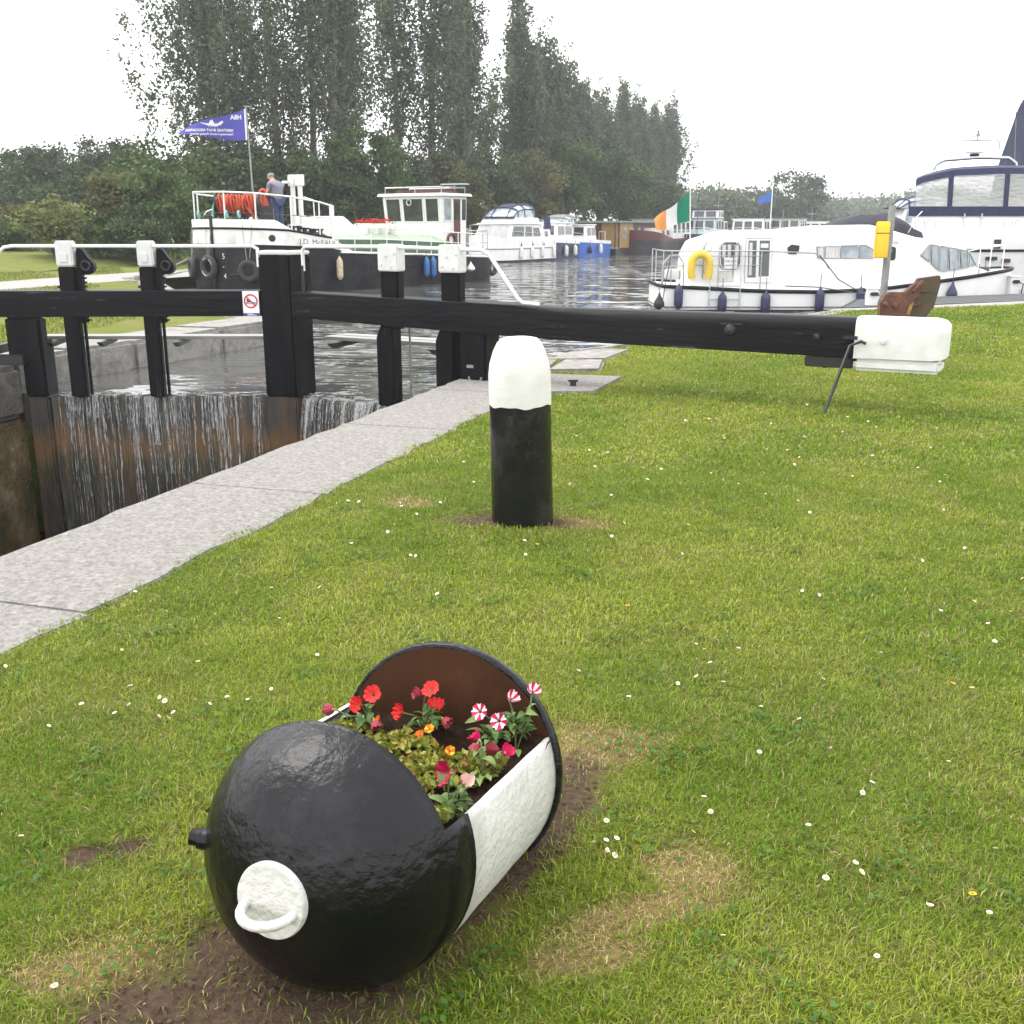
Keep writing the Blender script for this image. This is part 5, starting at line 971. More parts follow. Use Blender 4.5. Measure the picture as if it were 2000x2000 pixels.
# twin post
for yy in (-.16, .16): MB().box(3.36, 3.48, yy - .055, yy + .055, 1.0 + ZO, 2.95 + ZO).build('tow_post', 'rail', BA, bevel=.01)
for yy in (-.16, .16): MB().box(3.33, 3.51, yy - .13, yy + .13, 2.78 + ZO, 3.12 + ZO).build('tow_post_head', 'rail', BA, bevel=.02)
MB().box(3.2, 3.36, .2, .42, 2.86 + ZO, 2.94 + ZO).build('tow_hook', 'rail', BA, bevel=.01)
for zz in (1.5, 1.9): b = MB(); b.tube([(3.42, -.16, zz + ZO), (3.42, -.75, zz - .1 + ZO)], .02, 6); b.build('ladder_rung', 'rail', BA)
b = MB(); b.tube([(3.42, -.75, 1.0 + ZO), (3.42, -.72, 2.35 + ZO), (3.42, -.3, 2.45 + ZO)], .022, 6); b.build('ladder_rail', 'rail', BA)
for xx, yy in ((2.35, -1.0), (2.75, -1.1), (3.0, -1.25), (.7, .55)):
    for q in (-.13, .13): b = MB(); b.lathe([(.07, 0), (.065, .22), (.11, .24), (.11, .28), (.02, .29)], 12, (xx + q, yy, zr(xx) - .01)); b.build('mooring_bitt', ['black'], BA, smooth=40)
    MB().box(xx - .25, xx + .25, yy - .09, yy + .09, zr(xx) + .28, zr(xx) + .31).build('bitt_cap', 'rail', BA)
b = MB(); b.tube([(1.5, 1.72, 1.4 + ZO), (1.55, 1.72, 2.1 + ZO), (1.0, 1.4, 2.0 + ZO), (.5, .9, 1.9 + ZO)], .02, 6); b.build('inner_rail', 'rail', BA)
# green trunk cabin
def cab(x): return itp(x, [(3.6, 1.40), (6, 1.36), (9.2, 1.24)]) + ZO
rows = []
for x in np.linspace(3.6, 9.4, 14):
    z = cab(x); wv = itp(x, [(3.6, 1.38), (9.4, 1.42)]); rows.append([(x, -wv, .5 + ZO), (x, -wv, z - .22), (x, -wv + .07, z - .20), (x, -.8, z - .02), (x, 0, z + .04), (x, .8, z - .02), (x, wv - .07, z - .20), (x, wv, z - .22), (x, wv, .5 + ZO)])
b = MB(); b.grid([[r[0], r[1]] for r in rows]); b.grid([[r[7], r[8]] for r in rows]); b.add(rows[0], [tuple(range(9))]); b.build('cabin_side', 'green', BA)
b = MB(); b.grid([r[1:8] for r in rows]); b.build('cabin_roof', 'palegreen', BA, smooth=60)
b = MB(); b.add([(3.7, -.95, cab(3.7) - .1), (5.5, -.95, cab(5.2) - .1), (5.5, .95, cab(5.2) - .1), (3.7, .95, cab(3.7) - .1), (3.95, -.7, 1.88 + ZO), (4.75, -.7, 1.88 + ZO), (4.75, .7, 1.88 + ZO), (3.95, .7, 1.88 + ZO)], [(4, 5, 6, 7), (0, 1, 5, 4), (1, 2, 6, 5), (2, 3, 7, 6), (3, 0, 4, 7)]); b.build('skylight', 'bargew', BA, bevel=.02)
for xx in (5.5, 6.0, 6.5, 7.0): MB().box(xx, xx + .06, -.95, .5, cab(xx) - .05, 1.62 + ZO).build('roof_rack_bar', 'bargew', BA)
MB().box(5.45, 7.3, -.98, -.90, 1.56 + ZO, 1.62 + ZO).build('roof_rack_rail', 'bargew', BA)
# side railing
rails(BA, [(x, -1.80, zr(x) - .02) for x in np.linspace(3.3, 10.8, 11)], .78, .05, 'rail', .017, (.55,), 'side_rail')
rails(BA, [(x, 1.80, zr(x) - .02) for x in np.linspace(3.3, 10.8, 8)], .78, .05, 'rail', .017, (.55,), 'side_rail')
# wheelhouse
lo = [(9.25, 1.55), (9.25, -1.42), (10.9, -1.42), (10.9, 1.55)]; z0, z1 = .55 + ZO, 2.60 + ZO
A, B_, C_, D_ = (9.25, 1.42), (9.25, -1.22), (10.5, -1.22), (10.5, 1.42); rk = -.2
loz = [(x, y, z0) for x, y in (A, B_, C_, D_)]; hiz = [(9.25 + rk, 1.48, z1), (9.25 + rk, -1.28, z1), (10.55, -1.26, z1), (10.55, 1.46, z1)]
b = MB(); b.add(loz + hiz, [(3, 2, 1, 0), (4, 5, 6, 7), (0, 1, 5, 4), (1, 2, 6, 5), (2, 3, 7, 6), (3, 0, 4, 7)]); b.build('wheelhouse', 'bargew', BA, bevel=.03, smooth=30)
fq = [loz[0], loz[1], hiz[1], hiz[0]]; sq = [loz[1], loz[2], hiz[2], hiz[1]]
for u0, u1 in ((.07, .30), (.36, .68), (.74, .94)): window(BA, fq, u0, u1, .58, .95, 'glass', 'whitep', .05)
window(BA, sq, .06, .34, .60, .95, 'glassl', 'whitep', .04)
b = MB(); quadpatch(b, sq, .46, .72, .10, .95, .015, .05); d_ = b.build('door', 'maroon', BA); b = MB(); quadpatch(b, sq, .50, .68, .60, .92, .03, .03); b.build('door_glass', 'glass', d_)
b = MB(); quadpatch(b, sq, .80, .95, .60, .95, .015, .05); b.build('window', 'glass', BA)
b = MB(); b.add([(8.9, 1.62, z1 - .01), (8.9, -1.42, z1 - .01), (10.72, -1.40, z1 - .01), (10.72, 1.6, z1 - .01), (8.94, 1.58, z1 + .09), (8.94, -1.38, z1 + .09), (10.68, -1.36, z1 + .09), (10.68, 1.56, z1 + .09)], [(3, 2, 1, 0), (4, 5, 6, 7), (0, 1, 5, 4), (1, 2, 6, 5), (2, 3, 7, 6), (3, 0, 4, 7)]); b.build('wheelhouse_roof', 'bargew', BA, bevel=.02)
rails(BA, [(9.15, 1.4, z1 + .08), (9.15, 0, z1 + .08), (9.15, -1.2, z1 + .08), (10.5, -1.2, z1 + .08), (10.5, 1.4, z1 + .08)], .22, .02, 'chrome', .02, (), 'roof_rail')
MB().box(9.4, 10.35, -1.0, 1.15, z1 + .08, z1 + .22).build('roof_hatch', 'maroon', BA, bevel=.03)
b = MB(); b.tube([(10.3, -.9, z1), (10.3, -.9, z1 + .42)], .02, 6); b.box(10.1, 10.5, -1.4, -.4, z1 + .40, z1 + .44); b.build('radar_mast', 'chrome', BA)
b = MB(); b.torus((8.98, .15, z1 - .22), .10, .025, 'x'); b.build('horn', 'chrome', BA, smooth=60)
b = MB(); b.torus((9.6, -1.27, 1.1 + ZO), .20, .05, 'y'); b.build('life_ring', 'maroon', BA, smooth=60)
rails(BA, [(11.1, -1.75, .55 + ZO), (11.7, -1.1, .55 + ZO), (11.85, 0, .55 + ZO), (11.7, 1.1, .55 + ZO)], .85, .05, 'chrome', .018, (.5,), 'stern_rail')
b = MB(); b.tube([(11.3, -.6, .5 + ZO), (11.3, -.6, 1.5 + ZO)], .12, 12); b.build('exhaust_stack', 'galv', BA, smooth=50)
b = MB(); b.tube([(4.6, -1.97, .32 + ZO), (7.0, -1.975, .30 + ZO)], .03, 6); b.build('side_bar', 'bargek', BA)
# tyres, fenders and ropes of the barge
for (yl, z, r_, lb) in ((1.1, .37, .24, 'small black tyre fender hanging furthest round the barge bow'), (.12, .42, .27, 'large tyre fender with white sidewall marks on the barge stem'), (-1.2, .33, .24, 'black tyre fender hanging in front of the barge anchor')):
    p, nn = bowpt(yl); wp = BW(p.x + nn.x * .11, p.y + nn.y * .11, z); ang = math.atan2(nn.y, nn.x) + BRZ + math.pi / 2
    T = thing('tyre', lb, 'tyre', wp, ang, 'tyre fenders on the barge bow'); b = MB(); b.torus((0, 0, 0), r_, .085, 'y', 32, 12, sq=1.05); b.build('tyre_body', 'rubber', T, smooth=60)
    b = MB(); b.torus((0, 0, 0), r_ - .055, .045, 'y', 32, 8, sq=1.6); b.build('tyre_wall', 'rubber', T, smooth=60)
    if r_ > .25:
        b = MB()
        for a0, a1 in ((.3, 1.1), (1.6, 2.2), (3.6, 4.6)): b.torus((0, -.078, 0), r_ - .02, .012, 'y', 14, 6, a0, a1)
        b.build('white_marks', 'whitep', T)['kind'] = 'stuff'
    for s in (-1, 1): b = MB(); b.tube([(s * .03, 0, r_), (s * .12, .06, 1.0), (s * .14, .16, 1.9 - z - .1)], .009, 5); b.build('lanyard', 'rope', T)
def hangf(x, z, L, r_, mt, lb, y=-2.08, kind='tube'): return fender(lb, BW(x, y, z), L, r_, mt, .45, kind, 'fenders along the barge side')
hangf(3.05, .32, .62, .10, 'fendcream', 'weathered cream cylinder fender on the black barge side')
hangf(7.55, .22, .62, .105, 'fendblue', 'bright blue fender hanging low on the barge side'); hangf(7.2, .24, .6, .10, 'fendblue', 'dark blue fender hanging beside the bright blue one')
fender('round white ball fender near the barge stern', BW(9.6, -2.12, .16), .3, .15, 'fendwhite', .3, 'ball', 'fenders along the barge side')
T = thing('tyre', 'black tyre fender hanging at the barge stern quarter', 'tyre', BW(11.4, -1.75, .1), BRZ, 'tyre fenders on the barge'); MB().torus((0, 0, 0), .22, .09, 'y', 28, 10).build('tyre_body', 'rubber', T, smooth=60); b = MB(); b.tube([(0, 0, .25), (0, .1, .6)], .012, 5); b.build('lanyard', 'rope', T)
for (yl, z0_, x1_) in ((.75, 1.9, -.1), (-.55, 1.9, .1), (-.95, 1.9, .0)):
    p, nn = bowpt(yl); o = MB(); o.torus((0, 0, 0), .09, .03, 'x', 14, 6); o = o.build('rope_hitch', 'ropet', loc=BW(p.x + .08, p.y * .98, z0_)); tag(o, 'turquoise rope hitch knotted on the barge bow rail', 'rope', 'turquoise rope hitches on the bow rail')
p = BW(.3, 1.45, 1.5); g0 = (-11.6, 31.2, .05)
for k in range(3):
    b = MB(); P0 = Vector(BW(.35 + .1 * k, 1.65, .6)); P1 = Vector((-11.4 - .15 * k, 31.6 + .3 * k, .08)); b.tube([P0, (P0 * .6 + P1 * .4) + Vector((0, 0, -.12)), (P0 * .3 + P1 * .7) + Vector((0, 0, -.1)), P1], .022, 6); tag(b.build('mooring_rope', 'rope'), 'pale mooring rope from the barge bow to the bank', 'rope', 'mooring ropes of the barge')
b = MB(); b.lathe([(.25, 0), (.30, .05), (.30, .16), (.2, .2), (.01, .21)], 18, (-10.9, 31.9, .0)); tag(b.build('mooring_stone', 'stone2', smooth=40), 'round grey mooring stone on the bank beside the barge bow', 'mooring stone')
# rope drum
dc = Vector(BW(1.15, .1, 0)); DR = thing('rope_drum', 'winch drum wound with orange rope on the barge bow', 'rope drum', (dc.x, dc.y, 1.5), R(8))
for x in (-.66, .58): b = MB(); b.lathe([(.001, -.03), (.36, -.03), (.38, 0), (.36, .03), (.001, .03)], 24, (x, 0, .68), 'x'); b.build('flange', 'black', DR, smooth=40)
b = MB(); b.lathe([(.2, -.64), (.2, .56)], 20, (0, 0, .68), 'x'); b.build('drum', 'ropeo', DR, smooth=40)
for k in range(17):
    x = -.60 + k * .07; b = MB(); rr = .24 + .05 * math.sin(k * 1.3) ** 2; n_ = 22
    b.tube([(x + .03 * math.sin(a * 2 + k) + rng.normal() * .008, rr * math.cos(a), .68 + rr * math.sin(a) * 1.02) for a in np.linspace(0, 2 * math.pi, n_)], .036, 7); b.build('rope_turn', 'ropeo', DR, smooth=60)
for k in range(2): b = MB(); b.tube([(.25 + .08 * k, -.28, .6), (.4, -.38, .42), (.5 + .05 * k, -.36, .25), (.38 + .1 * k, -.34, .08), (.2, -.3, .0)], .03, 7); b.build('rope_end', 'ropeo', DR, smooth=60)
for x in (-.72, .64): MB().prism([(-.3, -.10), (.3, -.10), (.08, .72), (-.08, .72)], lambda a, c, t_: (t_, a, c), x - .03, x + .03).build('stand', 'black', DR)
MB().box(.70, 1.0, -.25, .25, -.10, .66).build('motor_box', 'black', DR, bevel=.03)
b = MB(); b.tube([(-.78, -.1, -.1), (-.74, -.15, .45), (-.62, -.2, .9)], .05, 7); b.build('rope_bundle', 'ropet', DR, smooth=60)
# blue pennant on its pole
FP = thing('flag', 'blue triangular pennant with white lettering on a pole at the barge bow', 'flag', BW(1.62, 0, 1.45))
b = MB(); b.tube([(.04, 0, 0), (0, 0, 1.8), (-.03, 0, 3.52)], [.03, .026, .02], 8); b.box(-.10, .12, -.015, .015, 3.50, 3.53); b.build('pole', 'galv', FP, smooth=60)
def pen(u, v):      # u along the fly (to -x), v 0..1 from the foot to the head
    hgt = .88 * (1 - u / 2.08) ** .78; z0_ = 2.58 + .06 * u + .05 * u * u * .2 - .03 * math.sin(u * 3)
    return Vector((-.05 - u, .10 * math.sin(u * 3.4 + v) * min(1, u * 2) , z0_ + hgt * v))
b = MB(); b.grid([[tuple(pen(u, v)) for v in np.linspace(0, 1, 9)] for u in np.linspace(0, 2.06, 40)]); b.build('cloth', 'flagblue', FP, smooth=80)
b = MB(); b.grid([[tuple(pen(u, v) + Vector((0, -.006, 0))) for v in np.linspace(0, 1, 9)] for u in (0, .05)]); b.build('hoist_band', 'flagwhite', FP)
def onflag(vs, fs, u0, z0_, nm):
    b = MB()
    pts = []
    for x, y, z in vs:
        u = u0 + x; p0, p1 = pen(u, 0), pen(u, 1); v = min(1, max(0, (z0_ + y - p0.z) / max(.01, p1.z - p0.z))); q = pen(u, v); pts.append((q.x, q.y - .012, q.z))
    b.add(pts, fs); b.build(nm, 'flagwhite', FP)
vs, fs = text('HBA', .17, 'LEFT', .006); onflag(vs, fs, .14, 3.16, 'lettering')
vs, fs = text('HERITAGE BOAT ASSOCIATION', .098, 'LEFT', .003); onflag(vs, fs, .42, 2.82, 'lettering')
vs, fs = text("Celebrating Ireland's Floating Heritage", .080, 'LEFT', .002); onflag(vs, fs, .42, 2.72, 'lettering')
shp = [(.50, .10), (.58, .02), (.72, -.02), (.95, 0), (1.1, .05), (1.18, .09), (1.0, .06), (.8, .05), (.66, .06), (.54, .14)]
onflag([(a + .12, c, 0) for a, c in shp], [tuple(range(len(shp)))], .05, 2.98, 'emblem_hull')
onflag([(.82, .05, 0), (.98, .05, 0), (.93, .14, 0), (.87, .16, 0)], [(0, 1, 2, 3)], .10, 2.98, 'emblem_sail')
for k in range(5): onflag([(.72 + k * .06, -.06, 0), (.735 + k * .06, -.06, 0), (.745 + k * .06, -.02, 0), (.73 + k * .06, -.02, 0)], [(0, 1, 2, 3)], .12, 2.99, 'emblem_oar')
# red flower trough on the cabin roof
FT = thing('flower_trough', 'white trough of red flowers on the barge cabin roof', 'flower trough', BW(6.3, -.55, 1.62), BRZ)
MB().box(-.8, .8, -.10, .10, -.28, .04).build('trough', 'bargew', FT); C = rng.normal(size=(260, 3)) * np.array([.42, .05, .05]) + np.array([0, 0, .1]); C[:, 0] = np.clip(C[:, 0], -.78, .78); o = leaves('red_blooms', C, .04, PETAL['petal_red'], FT, np.full(260, .5)); o['kind'] = 'stuff'
C = rng.normal(size=(160, 3)) * np.array([.42, .06, .03]) + np.array([0, 0, .05]); o = leaves('foliage', C, .04, 'lgreen', FT, np.full(160, .5)); o['kind'] = 'stuff'

# ------------------------------------------------------------------ man on the barge bow
def skin(name, V, Ed, Rd, mt, par, sub=2):
    me = bpy.data.meshes.new(name); me.from_pydata(V, Ed, []); o = bpy.data.objects.new(name, me); COL.objects.link(o); o.parent = par
    m_ = o.modifiers.new('skin', 'SKIN'); m_.use_smooth_shade = True
    sv = me.skin_vertices[0].data
    for i, r_ in enumerate(Rd): sv[i].radius = r_ if isinstance(r_, tuple) else (r_, r_)
    sv[0].use_root = True
    o.modifiers.new('sub', 'SUBSURF').levels = sub; o.modifiers['sub'].render_levels = sub
    bpy.context.view_layer.update(); ev = o.evaluated_get(bpy.context.evaluated_depsgraph_get()); nm = bpy.data.meshes.new_from_object(ev); o.modifiers.clear(); o.data = nm; bpy.data.meshes.remove(me)
    nm.materials.clear(); nm.materials.append(MT[mt]); return o
mp_ = BW(2.62, .05, 1.42); MAN = thing('person', 'person in grey t-shirt and jeans bending over an orange lifejacket on the barge bow', 'person', mp_, R(-38))
# local: -x is the way he faces (picture left), y away from the camera. Feet at z=0.
V = [(0, 0, .93), (0, -.09, .90), (.02, -.11, .50), (.04, -.12, .09), (-.10, -.13, .03), (0, .09, .90), (-.03, .11, .50), (.02, .12, .09), (-.12, .13, .03),
     (.02, 0, 1.10), (.02, 0, 1.28), (-.05, 0, 1.43), (-.13, 0, 1.515), (-.06, -.19, 1.40), (-.13, -.24, 1.14), (-.33, -.20, 1.00), (-.06, .19, 1.40), (-.15, .23, 1.14), (-.35, .17, 1.02), (-.20, 0, 1.56), (-.25, 0, 1.625)]
Ed = [(0, 1), (1, 2), (2, 3), (3, 4), (0, 5), (5, 6), (6, 7), (7, 8), (0, 9), (9, 10), (10, 11), (11, 12), (11, 13), (13, 14), (14, 15), (11, 16), (16, 17), (17, 18), (12, 19), (19, 20)]
Rd = [(.15, .17), .115, .085, .06, .045, .115, .085, .06, .045, (.135, .17), (.15, .19), (.13, .16), .058, .075, .05, .034, .075, .05, .034, .085, .088]
body = skin('body', V, Ed, Rd, 'skin', MAN)
# clothes follow the body surface as slightly larger skins
skin('jeans', [(0, 0, .96), (0, -.09, .90), (.02, -.11, .50), (.035, -.12, .10), (0, .09, .90), (-.03, .11, .50), (.02, .12, .10)], [(0, 1), (1, 2), (2, 3), (0, 4), (4, 5), (5, 6)], [(.175, .20), .145, .11, .095, .145, .11, .095], 'jeans', MAN)
skin('tshirt', [(.0, 0, .98), (.02, 0, 1.12), (.02, 0, 1.28), (-.045, 0, 1.42), (-.10, 0, 1.47), (-.06, -.19, 1.39), (-.10, -.225, 1.24), (-.06, .19, 1.39), (-.11, .22, 1.24)], [(0, 1), (1, 2), (2, 3), (3, 4), (3, 5), (5, 6), (3, 7), (7, 8)], [(.19, .225), (.185, .225), (.19, .235), (.165, .20), .08, .105, .09, .105, .09], 'tshirt', MAN)
b = MB(); b.lathe([(.02, -.04), (.075, -.03), (.096, .01), (.098, .05), (.08, .085), (.04, .10), (.001, .102)], 18); b.v = [(x * 1.12 - .225 + .25 * z, y, z * .95 + 1.625 + .12 * x) for x, y, z in b.v]; b.build('hair', 'hair', MAN, smooth=70)
for s in (-1, 1):
    b = MB(); b.lathe([(.001, -.012), (.022, -.008), (.026, 0), (.02, .008), (.001, .01)], 10, (-.23, s * .098, 1.60), 'y'); b.build('ear', 'skin', MAN, smooth=60)
    for f in range(4): b = MB(); yy = s * .185 + (f - 1.5) * .02; b.tube([(-.36, yy, 1.0), (-.405, yy, .985), (-.425, yy, .955), (-.415, yy, .925)], [.011, .010, .0095, .008], 6); b.build('finger', 'skin', MAN, smooth=60)
    b = MB(); b.tube([(-.345, s * .185 - s * .03, 1.0), (-.37, s * .14, .98), (-.395, s * .135, .955)], [.012, .011, .009], 6); b.build('thumb', 'skin', MAN, smooth=60)
    b = MB(); b.box(-.205, .11, s * .125 - .05, s * .125 + .05, -.005, .085); b.build('shoe', 'blackcanvas', MAN, bevel=.03, smooth=60)
b = MB(); b.tube([(-.325, 0, 1.60), (-.355, 0, 1.57), (-.335, 0, 1.555)], [.012, .018, .012], 8); b.build('nose', 'skin', MAN, smooth=60)
LJ = thing('lifejacket', 'orange-red lifejacket held up by the person on the barge', 'lifejacket', Vector(mp_) + Vector((-.42, .05, .55)), R(0))
for s in (-.10, .10): b = MB(); b.prism([(-.09, 0), (.08, -.02), (.09, .35), (.06, .58), (-.05, .60), (-.10, .35)], lambda a, c, t_: (a + s, t_ + .02 * math.sin(c * 9), c), -.06, .05); b.build('panel', 'lifejacket', LJ, bevel=.03, smooth=60)
b = MB(); b.torus((0, 0, .58), .10, .045, 'y', 18, 8, 0, math.pi); b.build('collar', 'lifejacket', LJ, smooth=60)
b = MB(); b.tube([(.02, -.07, .2), (.06, -.07, -.2), (.14, -.06, -.48)], .035, 6); b.build('strap', 'lifejacket', LJ, smooth=60)
# ------------------------------------------------------------------ white river cruiser on the right
CXW, CYW = 12.3, 26.6
WC = thing('river_cruiser', 'white river cruiser with for-sale notice, curtained windows and yellow horseshoe buoy', 'boat', (CXW, CYW, WZ), math.pi)
lx = lambda px: CXW - (px - 1000) * .011958          # metres from the bow, along the side
lz = lambda y: 1.43 - .01172 * (y - 455) + ZO        # height above the water
zg = lambda x: itp(x, [(-.2, .60), (.6, .52), (1.4, .42), (2.4, .30), (3.6, .15), (5, .08), (6.5, .10), (8, .18), (8.9, .22)]) + ZO
hwc = hull(WC, 8.8, 1.35, None, [('bottom', K(-.5), lambda x: .02, 'hullk'), ('topsides', lambda x: .02, lambda x: zg(x), 'boatw')], bow=3.4, stern=.35, ex=2.0, xs=4, flare=.86)
line, _ = planline(8.8, 1.35, 3.4, .35, 22, 2.0, 4)
b = MB(); b.tube([(x, y * 1.01, zg(x)) for x, y in line], .045, 8); b.build('rubbing_strake', 'bargek', WC, smooth=60)
b = MB(); b.tube([(x, y * 1.006, .08) for x, y in line], .022, 6); b.build('boot_line', 'galv', WC, smooth=60)
prof = [(8.06, .30), (8.02, .97), (7.90, 1.21), (7.24, 1.41), (6.08, 1.43), (4.95, 1.54), (3.69, 1.56), (3.16, 1.43), (2.49, 1.25), (1.47, 1.06), (1.20, .64), (.90, .56)]
def sidey(x, z): return min(1.18, hwc(x) - .14) - .10 * (z - zg(x))
rows = []
for x, zt in prof:
    zt += ZO; z0_ = zg(x) - .03; zt = max(zt, z0_ + .03); y0 = sidey(x, z0_); y1 = sidey(x, zt - .06); h = zt - z0_
    rows.append([(x, y0, z0_), (x, sidey(x, z0_ + h * .5), z0_ + h * .5), (x, y1, zt - .06 * min(1, h * 3)), (x, y1 - .14, zt), (x, y1 * .4, zt + .05 * min(1, h)), (x, -y1 * .4, zt + .05 * min(1, h)), (x, -y1 + .14, zt), (x, -y1, zt - .06 * min(1, h * 3)), (x, -sidey(x, z0_ + h * .5), z0_ + h * .5), (x, -y0, z0_)])
b = MB(); b.grid(rows); b.f.append(tuple(range(10))); b.m.append(0); b.build('cabin', 'boatw', WC, smooth=32)
def pane(name, pts, glass='glass', frame='chrome', fr=.014, off=.012, par=WC):
    P = []
    for px, y in pts: x, z = lx(px), lz(y); P.append(Vector((x, sidey(x, z) + off, z)))
    b = MB(); n_ = len(P); b.add([tuple(p) for p in P] + [(p.x, p.y - .04, p.z) for p in P], [tuple(range(n_)), tuple(range(2 * n_ - 1, n_ - 1, -1))] + [(i, i + n_, (i + 1) % n_ + n_, (i + 1) % n_) for i in range(n_)]); o = b.build(name, glass, par)
    if frame: b = MB(); b.tube([tuple(p + Vector((0, .004, 0))) for p in P + [P[0]]], fr, 6); b.build('frame', frame, o, smooth=60)
    return o
def rrect(x0, x1, y0, y1, r): 
    out = []
    for cx, cy, a0 in ((x1 - r, y0 + r, -90), (x1 - r, y1 - r, 0), (x0 + r, y1 - r, 90), (x0 + r, y0 + r, 180)):
        for a in (0, 30, 60, 90): out.append((cx + r * math.cos(R(a0 + a)), cy + r * math.sin(R(a0 + a))))
    return out
w1 = pane('window', rrect(1411, 1451, 474, 525, 10), 'glass', 'chrome', .02)
for x0, x1 in ((1414, 1422), (1425, 1432), (1437, 1448)): pane('curtain', [(x0, 478), (x1, 478), (x1 - 1, 505), (x0 + 1, 505)], 'curtain', None, off=.016, par=w1)
pane('notice', [(1419, 503), (1445, 503), (1445, 524), (1419, 524)], 'signw', None, off=.022)
def onside(body, size, px, y, nm, off=.028, sx=1.):
    vs, fs = text(body, size); b = MB(); X, Z = lx(px), lz(y); b.add([(X - x * sx, sidey(X, Z + yy) + off, Z + yy) for x, yy, z in vs], fs); b.build(nm, 'ink' if size < .1 else 'greyink', WC)
onside('FOR SALE', .062, 1432, 512, 'notice_lettering'); pane('notice_line', [(1422, 517), (1442, 517), (1442, 518.4), (1422, 518.4)], 'greyink', None, off=.03)
onside('ARAWAK', .10, 1744, 477, 'name_lettering', .014)
dr = pane('door', [(1461, 465), (1513, 465), (1513, 552), (1461, 552)], 'boatw', 'whitep', .016)
pane('door_glass', [(1466, 470), (1482, 470), (1482, 542), (1466, 542)], 'glass', None, off=.02, par=dr); pane('door_glass', [(1488, 470), (1508, 470), (1508, 540), (1488, 540)], 'glass', None, off=.02, par=dr)
pane('curtain', [(1468, 474), (1474, 474), (1474, 538), (1468, 538)], 'curtain', None, off=.026, par=dr); pane('notice', [(1490, 476), (1505, 476), (1505, 484), (1490, 484)], 'signw', None, off=.026, par=dr)
pane('louvre', [(1408, 530), (1437, 530), (1437, 549), (1408, 549)], 'curtain', 'whitep', .01)
for pts, gl in (([(1601, 482), (1615, 482), (1616, 504), (1604, 504)], 'curtain'), ([(1618, 481), (1646, 481), (1646, 504), (1618, 504)], 'curtain'), ([(1649, 480), (1682, 479), (1682, 504), (1649, 504)], 'glassl'), ([(1685, 479), (1697, 479), (1722, 492), (1712, 504), (1685, 504)], 'glassl')): pane('window', pts, gl, 'chrome', .013)
pane('dark_patch', [(1543, 484), (1551, 478), (1567, 480), (1566, 490), (1560, 497), (1545, 496)], 'ink', None); pane('dark_patch', rrect(1745, 1757, 482, 509, 5.5), 'ink', None)
for pts in ([(1806, 498), (1822, 478), (1824, 512)], [(1826, 477), (1842, 480), (1846, 528), (1829, 515)], [(1845, 480), (1860, 482), (1865, 529), (1849, 530)], [(1863, 483), (1884, 486), (1890, 526), (1868, 528)], [(1887, 487), (1905, 490), (1909, 523), (1893, 525)], [(1908, 493), (1926, 519), (1913, 521)]): pane('windscreen_pane', pts, 'glassl', 'chrome', .013, off=.02)
pane('hull_vent', [(1827, 562), (1839, 562), (1839, 571), (1827, 571)], 'ink', 'chrome', .006, off=.13)
b = MB(); b.tube([(lx(1555), .5, 1.90), (lx(1640), .5, 1.94)], .014, 6); b.build('roof_grab_rail', 'chrome', WC)
# stern deck rails
rl = [(8.7, -1.1), (8.75, 0), (8.72, 1.1), (8.55, 1.25), (7.45, 1.30), (6.45, 1.30), (5.2, 1.30)]
b = MB(); b.tube([(x, y, lz(490) + (.0 if x > 5.5 else -.05)) for x, y in rl] + [(lx(1615), 1.31, lz(512)), (lx(1622), 1.31, lz(524))], .016, 6); b.build('stern_rail', 'chrome', WC, smooth=60)
for x, y in rl[:6]: b = MB(); b.tube([(x, y, zg(x)), (x, y, lz(490))], .014, 6); b.build('stanchion', 'chrome', WC, smooth=60)
for px in (1389, 1449): b = MB(); b.tube([(lx(px), 1.40, lz(606)), (lx(px), 1.38, lz(480)), (lx(px - 6), 1.30, lz(472)), (lx(px - 12), 1.2, lz(482)), (lx(px - 12), 1.15, lz(548))], .014, 6); b.build('boarding_ladder_rail', 'chrome', WC, smooth=60)
for y in (558, 584): b = MB(); b.tube([(lx(1389), 1.40, lz(y)), (lx(1449), 1.40, lz(y))], .012, 6); b.build('boarding_ladder_rung', 'chrome', WC)
for y in (518, 500): b = MB(); b.tube([(8.55, 1.25, lz(y)), (6.45, 1.30, lz(y))], .009, 5); b.build('guard_wire', 'chrome', WC)
# bow rail
b = MB(); b.tube([(2.5, 1.0, zg(2.5)), (1.9, .9, zg(1.8) + .52), (1.1, .75, zg(1) + .60), (.35, .35, zg(.3) + .58), (.15, 0, zg(.1) + .55), (.35, -.35, zg(.3) + .58), (1.1, -.75, zg(1) + .60), (2.3, -.95, zg(2.3))], .015, 6); b.build('bow_rail', 'rail', WC, smooth=60)
for x, y in ((1.1, .75), (.35, .35), (1.1, -.75), (.35, -.35)): b = MB(); b.tube([(x, y, zg(x) - .02), (x, y, zg(x) + .59)], .013, 6); b.build('stanchion', 'rail', WC)
b = MB()
for k in range(3): b.torus((.75, .15, zg(.7) + .03 + k * .03), .16, .02, 'z', 18, 6)
o = b.build('rope_coil', 'roped', WC); o['kind'] = 'stuff'
b = MB(); b.tube([(8.0, .9, zg(8)), (8.0, .5, zg(8) + .9), (8.0, -.5, zg(8) + .9), (8.0, -.9, zg(8))], .018, 6); b.tube([(8.3, .9, zg(8)), (8.3, .5, zg(8) + .82), (8.3, -.5, zg(8) + .82), (8.3, -.9, zg(8))], .014, 6)
